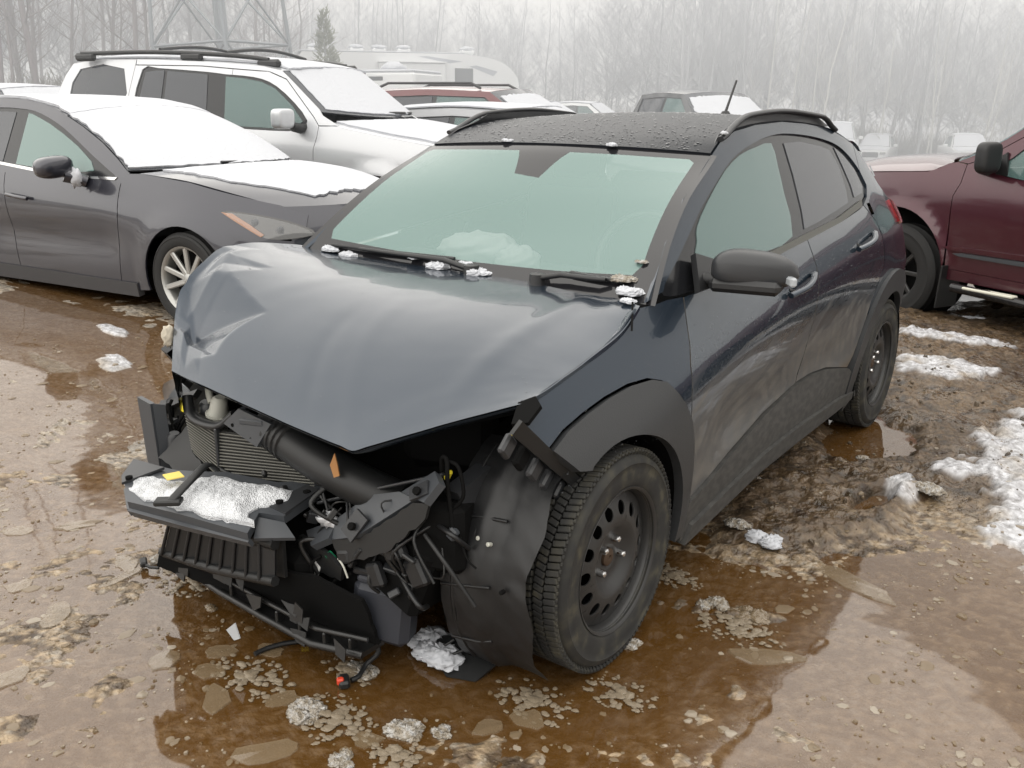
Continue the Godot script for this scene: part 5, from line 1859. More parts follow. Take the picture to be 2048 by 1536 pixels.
	for w in [[.45, 1.30, .42, .10, 1.32, .30, -.15, 1.32, .26], [.05, 1.30, .30, -.40, 1.32, .34, -.62, 1.32, .44]]:
		var wb := B.new()
		wb.tube(curve3(w, 4), .014, 5)
		part("wiper", wb, "trim", t)
	var hs := B.new()
	hs.box(Transform3D(Basis(), Vector3(0, 1.0, -.99)), Vector3(1.3, .035, .05), .012)
	part("hood_guard", hs, "chrome", t)
	var wl := B.new()
	for sg in bt:
		for z in [0.0, 2.8]:
			wl.lathe(Transform3D(Basis(Vector3.BACK, PI / 2), Vector3(sg * .74, .36, z)), [Vector2(.0, -.1), Vector2(.42, -.1), Vector2(.42, .2)], 26)
	wl.box(Transform3D(Basis(), Vector3(0, .42, 1.5)), Vector3(1.7, .2, 4.2))
	part("underbody", wl, "flat_black", t)
	cabin_dark(t, .85, .8, 1.55, .7, 3.6)
	var sn := B.new()
	snow_sheet(sn, ruled(s, rE, rC, 2.6, .02), rect(-.92, .0, .92, .97), Vector3.UP, .03)
	snow_sheet(sn, ruled(s, wE, wC, 2.2, .016, .03), rect(-.95, .04, .95, 1.0), Vector3(0, 1, -1), .012)
	snow_sheet(sn, ruled(s, hE, hC, 2.6, .02, .02), rect(-.93, .05, .93, .90), Vector3.UP, .04)
	var so := solo("snow_cover", sn, "snow", "snow lying over the roof, windshield and hood of the tall silver-white SUV", "snow")
	so.transform = xf

func build_maroon_pickup() -> void:
	var t := thing("maroon_pickup", "maroon pickup truck cut off by the right edge, with running board and mudflap", "pickup truck", yaw(-116.8, Vector3(-.51, -.15, 6.86)))
	var s := shape([-.95, .82, -.6, .93, -.2, 1.0, .5, 1.01, 2, 1.01, 4.6, 1.0], [-.5, 1.0, 0, 1.05, 1, 1.1, 3, 1.1], .3, .06, .06, 0.0)
	s.arch = [Vector3(.02, .44, .44), Vector3(3.6, .44, .44)]
	s.flare = .03
	var bt := [-1.0, 1.0]
	var a0 := circle(Vector2(.02, .46), .475, 44)
	var a1 := circle(Vector2(3.6, .46), .475, 44)
	var win := smooth(P2([.80, 1.245, .90, 1.36, 1.05, 1.50, 1.25, 1.66, 1.5, 1.73, 1.72, 1.74, 1.72, 1.20, 1.3, 1.20]), 2)
	var win2 := P2([1.85, 1.21, 1.85, 1.74, 2.75, 1.74, 2.80, 1.22])
	var fender := P2([.545, 1.30, .54, 1.16, .50, 1.06, .51, .55, .47, .40, -.45, .40, -.80, .55, -.86, .9, -.80, 1.13, -.40, 1.185, .21, 1.228, .30, 1.258, .38, 1.30, .46, 1.315])
	flank(t, "front_fender", s, minus([fender], a0), "maroon", 0.0, .06, bt)
	var door := P2([.545, 1.30, .54, 1.16, .50, 1.06, .52, .50, 1.78, .48, 1.80, 1.18, 1.80, 1.78, 1.5, 1.79, 1.2, 1.71, .95, 1.52, .66, 1.34])
	flank(t, "front_door", s, minus([door], win), "maroon", 0.0, .07, bt)
	flank(t, "rear_door", s, minus([P2([1.80, .48, 2.86, .46, 2.90, 1.78, 1.80, 1.78])], win2), "maroon", 0.0, .1, bt)
	flank(t, "bed_side", s, minus([P2([2.96, .46, 4.7, .5, 4.7, 1.28, 2.96, 1.28])], a1), "maroon", 0.0, .1, bt)
	flank(t, "side_window", s, [win], "glass_fog", -.012, .15, bt, 0.0, .006)
	flank(t, "rear_side_window", s, [win2], "glass_dark", -.012, .15, bt, 0.0, .006)
	flank(t, "sill_panel", s, [P2([.50, .50, 2.9, .46, 2.9, .38, .50, .42])], "maroon", .0, .1, bt, 0.0, .05)
	flank(t, "side_moulding", s, [P2([.48, .672, .55, .682, 1.2, .69, 2.85, .70, 2.85, .655, 1.2, .652, .55, .652])], "maroon", .018, .1, bt, 0.0, .02)
	flank(t, "bright_strip", s, [P2([.58, .628, .66, .638, 1.2, .645, 2.85, .65, 2.85, .612, 1.2, .612, .64, .614])], "grey_plastic", .022, .1, bt, 0.0, .02)
	flank(t, "a_pillar", s, [P2([.46, 1.315, .55, 1.305, .66, 1.345, .95, 1.525, 1.2, 1.715, 1.5, 1.795, 2.9, 1.79, 2.85, 1.84, 1.45, 1.85, 1.15, 1.75, .80, 1.49, .60, 1.375])], "maroon", -.004, .06, bt, 0.0)
	var wE := [.46, 1.325, .60, 1.385, .80, 1.50, 1.15, 1.76, 1.30, 1.82]
	var wC := [.20, 1.36, .42, 1.44, .68, 1.58, .98, 1.79, 1.12, 1.86]
	top(t, "windshield", ruled(s, wE, wC, 2.2, .0, .0), rect(-1, 0, 1, 1), "glass_pale", Vector3(0, 1, -1))
	top(t, "roof", ruled(s, [1.30, 1.82, 1.6, 1.85, 2.4, 1.86, 2.9, 1.80], [1.12, 1.86, 1.6, 1.92, 2.4, 1.92, 3.0, 1.84], 2.4), rect(-1, 0, 1, 1), "maroon")
	top(t, "cab_back", ruled(s, [2.9, 1.80, 2.95, 1.2], [3.0, 1.84, 3.02, 1.2], 2.4), rect(-1, 0, 1, 1), "glass_dark", Vector3(0, 0, 1))
	top(t, "hood", ruled(s, [.42, 1.31, .30, 1.262, .21, 1.232, -.40, 1.19, -.80, 1.135, -.90, 1.05], [.16, 1.345, -.05, 1.345, -.3, 1.335, -.7, 1.30, -1.0, 1.22, -1.08, 1.1], 3.2, 0.0, .004), rect(-1, 0, 1, 1), "maroon")
	top(t, "front_end", ruled(s, [-.90, 1.05, -.92, .8, -.86, .45], [-1.08, 1.1, -1.14, .8, -1.10, .45], 2.6), rect(-1, 0, 1, 1), "maroon", Vector3(0, 0, -1))
	var bed := B.new()
	bed.box(Transform3D(Basis(), Vector3(0, .7, 3.85)), Vector3(1.86, .08, 1.75), .01)
	bed.box(Transform3D(Basis(), Vector3(0, .95, 4.68)), Vector3(1.9, .62, .08), .02)
	part("bed", bed, "maroon", t)
	for sg in bt:
		var mi := B.new()
		mi.pillow(Transform3D(Basis(Vector3.UP, sg * .15), Vector3(sg * 1.20, 1.37, .90)), Vector3(.09, .11, .055), .5)
		var mr := part("mirror", mi, "trim", t)
		var arm := B.new()
		arm.plate(V3([sg * .93, 1.36, .78, sg * .97, 1.255, .64, sg * 1.12, 1.24, .86, sg * 1.12, 1.30, .90]), .03)
		arm.plate(V3([sg * .935, 1.40, .86, sg * .945, 1.25, .64, sg * .95, 1.235, .90]), .02)
		part("mirror_arm", arm, "trim", mr)
		var st := B.new()
		var pts := []
		for k in 9:
			pts.append(Vector3(sg * 1.07, .36 - .02 * cos(PI * (k / 4.0 - 1.0)), lerpf(.66, 2.9, k / 8.0)))
		st.tube(pts, .035, 10)
		var sr := part("running_board", st, "trim_wet", t)
		var pad := B.new()
		pad.box(Transform3D(Basis(), Vector3(sg * 1.075, .395, .98)), Vector3(.07, .02, .42), .006)
		part("step_pad", pad, "bone", sr)
		var fl := B.new()
		fl.box(Transform3D(Basis(Vector3.RIGHT, .05), Vector3(sg * .95, .36, .535)), Vector3(.24, .34, .015), .004)
		var fr := part("mud_flap", fl, "rubber", t)
		var fp := B.new()
		fp.box(Transform3D(Basis(Vector3.RIGHT, .05), Vector3(sg * .95, .25, .527)), Vector3(.23, .10, .008), .003)
		part("flap_plate", fp, "grey_plastic", fr)
		alloy_wheel(t, Vector3(sg * .88, .40, .02), sg, .40, .23, 8, "steel_black")
		alloy_wheel(t, Vector3(sg * .88, .40, 3.6), sg, .40, .23, 8, "steel_black")
	for w in [[-.75, 1.355, .50, -.55, 1.40, .46, -.25, 1.41, .40], [-.30, 1.36, .38, .0, 1.40, .36, .35, 1.41, .38]]:
		var wb := B.new()
		wb.tube(curve3(w, 4), .014, 5)
		part("wiper", wb, "trim", t)
	var cw := B.new()
	cw.panel(rect(-.97, -.02, .97, .14), .08, ruled(s, wE, wC, 2.2, .012, .02), Vector3(0, 1, -1), .0)
	part("cowl", cw, "trim", t)
	var wl := B.new()
	for sg in bt:
		for z in [0.02, 3.6]:
			wl.lathe(Transform3D(Basis(Vector3.BACK, PI / 2), Vector3(sg * .74, .46, z)), [Vector2(.0, -.1), Vector2(.475, -.1), Vector2(.475, .24)], 26)
	wl.box(Transform3D(Basis(), Vector3(0, .5, 1.8)), Vector3(1.7, .2, 5.0))
	part("underbody", wl, "flat_black", t)
	cabin_dark(t, .9, .8, 1.6, .9, 2.7)
	var sn := B.new()
	sn.blob(Vector3(0, 0, 0), Vector3(.16, .055, .09), .5, 1.5, nf, 18, 10, -.4)
	var so := solo("snow_lump", sn, "snow", "clean lump of snow on the ground under the maroon pickup's running board", "snow", "", Vector3(-.76, -.10, 5.95))

# a plainer vehicle for the back rows; z runs from the nose towards the tail
func far_vehicle(called: String, label: String, category: String, xf: Transform3D, o: Dictionary) -> void:
	var t := thing(called, label, category, xf)
	var w: float = o.get("w", .9)
	var L: float = o.get("len", 4.4)
	var H: float = o.get("h", 1.5)
	var belt: float = o.get("belt", H * .64)
	var hood: float = o.get("hood", belt - .02)
	var z0 := -.85
	var z1 := L - .85
	var wb: float = o.get("wb", L * .6)
	var r: float = o.get("r", .32)
	var a: float = o.get("a", .35)   # foot of the windshield
	var b: float = o.get("b", 1.25)  # its head
	var c: float = o.get("c", L - 1.75)  # end of the roof
	var d: float = o.get("d", L - 1.15)  # foot of the rear window
	var pm: String = o.get("paint", "white_paint")
	var s := shape([z0, w * .72, z0 + .3, w * .9, 0, w * .97, 1, w, L - 2.0, w, z1 - .3, w * .94, z1, w * .8], [z0, belt - .25, 0, belt - .2, 1, belt - .15, z1, belt - .1], .36, .05, .1, .0)
	var bt := [-1.0, 1.0]
	var bed := bool(o.get("bed", false))
	var outl := P2([z0 + .1, .32, z0, .55, z0 + .08, hood - .16, .0, hood - .05, a, belt, b, H - .06, (b + c) * .5, H - .02, c, H - .05, d, belt + .02, z1 - .05, belt - .03, z1, .6, z1 - .1, .32])
	var win := smooth(P2([a + .28, belt + .01, b + .06, H - .13, (b + c) * .5, H - .10, c - .06, H - .13, d - .2, belt + .03]), 1)
	var whole := minus(minus(minus([outl], win), circle(Vector2(0, r), r + .05, 28)), circle(Vector2(wb, r), r + .05, 28))
	flank(t, "body_side", s, whole, pm, 0.0, .14, bt, 0.0, .02)
	var mid := (a + d) * .5 + .15
	for q in [[P2([a + .3, belt + .02, b + .08, H - .145, mid - .04, H - .12, mid - .04, belt + .02]), o.get("g1", "glass_fog")], [P2([mid + .04, belt + .02, mid + .04, H - .12, c - .1, H - .145, d - .26, belt + .04]), "glass_dark"]]:
		flank(t, "side_window", s, [q[0]], q[1], -.012, .2, bt, 0.0, .004)
	flank(t, "window_frame", s, [win], "trim_gloss", -.02, .2, bt, 0.0, .0)
	var wE := [a + .05, belt + .01, b, H - .06]
	var wC := [a - .2, belt + .05, b - .15, H - .01]
	var rE := [b, H - .06, (b + c) * .5, H - .02, c, H - .05]
	var rC := [b - .15, H - .01, (b + c) * .5, H + .035, c + .08, H - .0]
	var hE := [a + .05, belt, 0.0, hood - .05, z0 + .08, hood - .16]
	var hC := [a - .2, belt + .04, -.2, hood + .02, z0 - .12, hood - .1]
	top(t, "windshield", ruled(s, wE, wC, 2.2), rect(-1, 0, 1, 1), "glass_dark", Vector3(0, 1, -1), .15)
	top(t, "roof", ruled(s, rE, rC, 2.4), rect(-1, 0, 1, 1), pm, Vector3.UP, .15)
	top(t, "hood", ruled(s, hE, hC, 2.4), rect(-1, 0, 1, 1), pm, Vector3.UP, .15)
	top(t, "rear_window", ruled(s, [c, H - .05, d, belt + .02], [c + .08, H, d + .12, belt + .02], 2.2), rect(-1, 0, 1, 1), "glass_dark", Vector3(0, 1, 1), .15)
	if bed:
		var bb := B.new()
		bb.box(Transform3D(Basis(), Vector3(0, .75, (d + z1) * .5)), Vector3(w * 1.8, .06, z1 - d), .01)
		bb.box(Transform3D(Basis(), Vector3(0, .95, z1 - .04)), Vector3(w * 1.7, .55, .06), .01)
		part("bed", bb, pm, t)
	else:
		top(t, "tail", ruled(s, [d, belt + .02, z1 - .05, belt - .03, z1, .6, z1 - .1, .32], [d + .12, belt + .02, z1 + .05, belt - .02, z1 + .1, .6, z1, .32], 2.2), rect(-1, 0, 1, 1), pm, Vector3(0, 0, 1), .15)
	top(t, "nose", ruled(s, [z0 + .08, hood - .16, z0, .55, z0 + .1, .32], [z0 - .12, hood - .1, z0 - .18, .55, z0 - .08, .32], 2.4), rect(-1, 0, 1, 1), pm, Vector3(0, 0, -1), .15)
	var gr := B.new()
	gr.box(Transform3D(Basis(), Vector3(0, (hood + .4) * .5, z0 - .16)), Vector3(w * .9, hood * .25, .08), .02)
	part("grille", gr, "trim", t)
	for sg in bt:
		var hl := B.new()
		hl.box(Transform3D(Basis(Vector3.UP, sg * -.3), Vector3(sg * w * .68, hood - .25, z0 - .03)), Vector3(w * .32, .14, .12), .03)
		part("headlight", hl, "headlight", t)
		var mi := B.new()
		mi.pillow(Transform3D(Basis(), Vector3(sg * (w + .14), belt + .09, a + .42)), Vector3(.1, .07, .05), .5, 14, 10)
		part("mirror", mi, o.get("mirror", pm), t)
		for z in [0.0, wb]:
			var wn := Node3D.new()
			wn.name = "wheel"
			t.add_child(wn, true)
			wn.transform = Transform3D(Basis(Vector3.BACK, -sg * PI / 2), Vector3(sg * (w - .11), r, z))
			tyre(r, r * .66, .2, false, "tyre", wn)
			var rb := B.new()
			rb.lathe(Transform3D(), [Vector2(.0, .07), Vector2(r * .3, .06), Vector2(r * .62, .03), Vector2(r * .67, .09)], 20)
			part("rim", rb, "alloy", wn)
	var ub := B.new()
	ub.box(Transform3D(Basis(), Vector3(0, .38, L * .5 - .85)), Vector3(w * 1.7, .25, L - .6))
	part("underbody", ub, "flat_black", t)
	cabin_dark(t, w * .85, .6, H - .3, a + .3, d - .2)
	if o.has("rails"):
		for sg in bt:
			var rl := B.new()
			rl.tube([Vector3(sg * w * .62, H - .01, b + .2), Vector3(sg * w * .62, H + .06, b + .35), Vector3(sg * w * .62, H + .07, c - .3), Vector3(sg * w * .62, H, c - .1)], .02, 6)
			part("roof_rail", rl, "trim", t)
	if o.has("snow"):
		var sn := B.new()
		var k: String = o.snow
		if "r" in k: snow_sheet(sn, ruled(s, rE, rC, 2.4, .025), rect(-.93, 0.0, .93, 1.0), Vector3.UP, .02, .15)
		if "w" in k: snow_sheet(sn, ruled(s, wE, wC, 2.2, .02), rect(-.93, .03, .93, .97 if "r" in k else .80), Vector3(0, 1, -1), .04, .15)
		if "h" in k: snow_sheet(sn, ruled(s, hE, hC, 2.4, .025), rect(-.93, .03, .93, .95), Vector3.UP, .02, .15)
		var so := solo("snow_cover", sn, "snow", o.snow_label, "snow")
		so.transform = xf

func far_at(x: float, z: float, deg: float, dy := 0.0) -> Transform3D:
	return yaw(deg, Vector3(x, base(x, z) + dy, z))

func build_far_vehicles() -> void:
	far_vehicle("white_car", "white car roof at the left edge, behind the dark grey sedan", "car", yaw(97.0, Vector3(9.3, .36, 4.7)), {"h": 1.42, "len": 4.4, "snow": "rwh", "snow_label": "snow on the car roof at the left edge of the picture"})
	far_vehicle("snowy_car", "low car buried in snow between the silver-white SUV and the red SUV", "car", yaw(100.0, Vector3(3.05, .10, 7.25)), {"h": 1.46, "len": 4.5, "snow": "rwh", "paint": "silver_paint", "snow_label": "thick snow over the low car in front of the red SUV"})
	far_vehicle("red_suv", "dark red SUV with roof rails, seen beyond the silver-white SUV", "car", yaw(99.0, Vector3(4.95, .10, 9.3)), {"h": 1.72, "len": 4.6, "belt": 1.12, "w": .92, "c": 3.3, "d": 3.6, "paint": "red_paint", "rails": 1, "snow": "wh", "snow_label": "snow on the hood and windshield of the dark red SUV"})
	far_vehicle("white_crossover", "white snow-capped car just right of the red SUV", "car", yaw(100.0, Vector3(7.0, .05, 13.2)), {"h": 1.62, "len": 4.5, "belt": 1.05, "snow": "rwh", "snow_label": "snow cap on the white car right of the red SUV"})
	far_vehicle("black_pickup", "dark pickup with crew cab and snow on its windshield, behind the wreck's roof", "pickup truck", yaw(60.0, Vector3(4.7, -.02, 14.6)), {"h": 1.90, "len": 5.6, "belt": 1.28, "hood": 1.18, "w": .98, "r": .39, "a": .45, "b": 1.25, "c": 2.75, "d": 2.95, "bed": true, "paint": "dark_paint", "snow": "wh", "snow_label": "snow on the windshield and hood of the dark crew-cab pickup"})
	far_vehicle("white_pickup", "white pickup far behind, left of the dark crew-cab pickup", "pickup truck", yaw(104.0, Vector3(14.3, -.15, 27.0)), {"h": 1.92, "len": 5.6, "belt": 1.28, "hood": 1.2, "w": .98, "r": .39, "b": 1.2, "c": 2.4, "d": 2.6, "bed": true, "snow": "rw", "snow_label": "snow on the white pickup left of the dark crew-cab pickup"})
	far_vehicle("grey_pickup", "dark grey pickup far behind, between the white snow-capped car and the white pickup", "pickup truck", yaw(104.0, Vector3(15.4, -.1, 25.0)), {"h": 1.80, "len": 5.4, "belt": 1.25, "w": .95, "r": .38, "b": 1.2, "c": 2.4, "d": 2.6, "bed": true, "paint": "dark_paint"})
	far_vehicle("distant_van", "pale van seen just past the tail of the wreck's roof rail", "van", yaw(14.0, Vector3(11.8, -.95, 42.0)), {"h": 1.95, "len": 4.8, "belt": 1.2, "w": .95, "b": .9, "c": 3.6, "d": 3.8, "snow": "rwh", "snow_label": "snow on the pale van past the wreck's tail"})
	far_vehicle("distant_jeep", "small snow-covered car far off, left of the two above the maroon hood", "car", yaw(8.0, Vector3(12.5, -1.45, 51.0)), {"h": 1.75, "len": 4.3, "belt": 1.1, "w": .9, "snow": "rwh", "snow_label": "snow on the small far car, left of the two above the maroon hood"})
	far_vehicle("distant_pickup", "snow-covered pickup far off, above the maroon pickup's windshield foot", "pickup truck", yaw(22.0, Vector3(7.4, -1.48, 50.0)), {"h": 1.9, "len": 5.3, "belt": 1.25, "w": .97, "b": 1.2, "c": 2.5, "d": 2.7, "bed": true, "snow": "rwh", "snow_label": "snow on the far pickup above the maroon pickup's windshield foot"})
	build_camper()

func build_camper() -> void:
	# a long fifth-wheel trailer; its nose points right in the picture
	var xf := yaw(141.0, Vector3(24.6, .45, 34.2))
	var t := thing("camper_trailer", "long white camper trailer with raised front and roof vents, in the fog", "trailer", xf)
	var side := PackedVector2Array()
	side = smooth(P2([0.0, 1.75, .05, 2.4, .55, 2.95, 1.3, 3.25, 2.6, 3.42]), 3, false)
	side.append_array(P2([9.6, 3.40, 9.75, 3.2, 9.75, .75, 2.7, .75, 2.5, 1.55, .25, 1.6]))
	var b := B.new()
	b.prism(side, Transform3D(Basis(Vector3(0, 0, 1), Vector3.UP, Vector3(-1, 0, 0)), Vector3.ZERO), 2.45)
	part("body", b, "white_paint", t)
	var rs := B.new()
	rs.box(Transform3D(Basis(), Vector3(0, 3.45, 6.1)), Vector3(2.4, .06, 7.2), .02)
	part("roof", rs, "snow", t)
	var so := B.new()
	so.box(Transform3D(Basis(), Vector3(1.35, 2.05, 4.9)), Vector3(.5, 1.9, 2.9), .03)
	so.box(Transform3D(Basis(), Vector3(1.38, 3.03, 4.9)), Vector3(.56, .06, 3.0), .01)
	part("slide_out", so, "white_paint", t)
	for q in [[2.55, 2.40, .75, .75], [7.6, 2.3, 1.0, .6]]:
		var w := B.new()
		w.box(Transform3D(Basis(), Vector3(1.235, q[1], q[0])), Vector3(.03, q[3] + .08, q[2] + .08), .01)
		var f := part("window", w, "grey_plastic", t)
		var p := B.new()
		p.box(Transform3D(Basis(), Vector3(1.25, q[1], q[0])), Vector3(.03, q[3], q[2]), .01)
		part("pane", p, "glass_dark", f)
	for st in [[P2([2.6, 3.1, 4.2, 3.3, 4.6, 3.28, 3.2, 3.02])], [P2([1.0, 2.7, 2.0, 2.95, 2.3, 2.9, 1.2, 2.5])], [P2([3.4, 1.3, 6.5, 1.5, 6.4, 1.35, 3.6, 1.15])]]:
		var g := B.new()
		g.prism(st[0], Transform3D(Basis(Vector3(0, 0, 1), Vector3.UP, Vector3(-1, 0, 0)), Vector3(1.228, 0, 0)), .01)
		part("stripe", g, "stripe", t)
	for z in [2.2, 5.1, 6.2, 7.2, 9.0]:
		var v := B.new()
		v.box(Transform3D(Basis(), Vector3(.2, 3.55, z)), Vector3(.6, .22, .6), .08)
		var vm := part("roof_vent", v, "white_paint", t)
		var vs := B.new()
		vs.blob(Vector3(.2, 3.66, z), Vector3(.34, .14, .34), .2, 1.5, nf, 14, 8, -.2)
		part("vent_snow", vs, "snow", vm)
	for z in [6.4, 7.3]:
		for sg in [-1.0, 1.0]:
			var wb := B.new()
			wb.lathe(Transform3D(Basis(Vector3.BACK, -sg * PI / 2), Vector3(sg * 1.05, .38, z)), [Vector2(.0, .05), Vector2(.2, .05), Vector2(.38, .1), Vector2(.38, -.1)], 20)
			part("wheel", wb, "tyre", t)
	var lg := B.new()
	lg.box(Transform3D(Basis(), Vector3(.6, .8, .9)), Vector3(.1, 1.6, .1), .01)
	lg.box(Transform3D(Basis(), Vector3(-.6, .8, .9)), Vector3(.1, 1.6, .1), .01)
	part("landing_leg", lg, "trim", t)
	# a smaller box trailer before it
	var t2 := thing("box_trailer", "small white box camper with snow on its roof, in front of the long camper trailer", "trailer", yaw(105.0, Vector3(18.0, .40, 20.8)))
	var c := B.new()
	c.box(Transform3D(Basis(), Vector3(0, 1.45, 1.9)), Vector3(2.0, 1.5, 3.8), .06)
	part("body", c, "white_paint", t2)
	var cs := B.new()
	cs.box(Transform3D(Basis(), Vector3(0, 2.24, 1.9)), Vector3(1.95, .1, 3.75), .04)
	part("roof_snow", cs, "snow", t2)
	var cw := B.new()
	cw.box(Transform3D(Basis(), Vector3(1.0, 2.02, 2.4)), Vector3(.04, .12, 2.6), .01)
	part("awning", cw, "grey_plastic", t2)
	for sg in [-1.0, 1.0]:
		var wb := B.new()
		wb.lathe(Transform3D(Basis(Vector3.BACK, -sg * PI / 2), Vector3(sg * .9, .34, 2.0)), [Vector2(.0, .05), Vector2(.2, .05), Vector2(.34, .1), Vector2(.34, -.1)], 20)
		part("wheel", wb, "tyre", t2)
	var vs2 := B.new()
	vs2.blob(Vector3(.1, 2.34, 1.2), Vector3(.45, .2, .4), .3, 1.5, nf, 14, 8, -.2)
	part("roof_vent", vs2, "snow", t2)

# ---------------------------------------------------------------- trees and the pylon
func bare_tree(sd: int, h: float, r0: float, spread: float, twigs: int) -> Array:
	var r := RandomNumberGenerator.new()
	r.seed = sd
	var tb := B.new()
	var cb := B.new()
	var pts := []
	var off := Vector3.ZERO
	for k in 9:
		pts.append(Vector3(0, h * k / 8.0, 0) + off)
		off += Vector3(r.randf_range(-.5, .5), 0, r.randf_range(-.5, .5)) * h * .018
	tb.tube(pts, r0, 6, r0 * .12)
	var branch := func(self_call: Callable, p: Vector3, d: Vector3, len: float, rad: float, depth: int) -> void:
		var q := [p]
		var dd := d
		var n := 4 if depth < 2 else 3
		for k in n:
			dd = (dd + Vector3(r.randf_range(-.25, .25), r.randf_range(-.05, .28), r.randf_range(-.25, .25))).normalized()
			q.append(q[q.size() - 1] + dd * len / n)
		cb.tube(q, rad * .8, 4 if depth < 2 else 3, rad * .2)
		if depth >= 3:
			return
		var kids: int = [5, 4, 3][depth] + (1 if r.randf() < .5 else 0)
		for k in kids:
			var f := r.randf_range(.3, 1.0) * (q.size() - 1)
			var j := mini(int(f), q.size() - 2)
			var pp: Vector3 = (q[j] as Vector3).lerp(q[j + 1], f - j)
			var nd := (dd + Vector3(r.randf_range(-1, 1), r.randf_range(-.35, .6), r.randf_range(-1, 1)) * .8).normalized()
			self_call.call(self_call, pp, nd, len * r.randf_range(.4, .6), rad * .5, depth + 1)
	for k in twigs:
		var f := pow(r.randf_range(.12, 1.0), .8)
		var y := f * h * .97
		var j := mini(int(f * 8), 7)
		var p: Vector3 = (pts[j] as Vector3).lerp(pts[j + 1], f * 8 - j)
		var a := r.randf() * TAU
		var d := Vector3(cos(a), r.randf_range(.25, 1.0), sin(a)).normalized()
		branch.call(branch, p, d, h * spread * (1.15 - f) * r.randf_range(.6, 1.1), r0 * .36 * (1.1 - f), 1)
	return [tb.mesh(), cb.mesh()]

func dir_px(px: float) -> Vector3:
	var d := Vector3(.565, 0, .773) + Vector3(-.806, 0, .591) * (px - 1024.0) / 1826.0
	return d

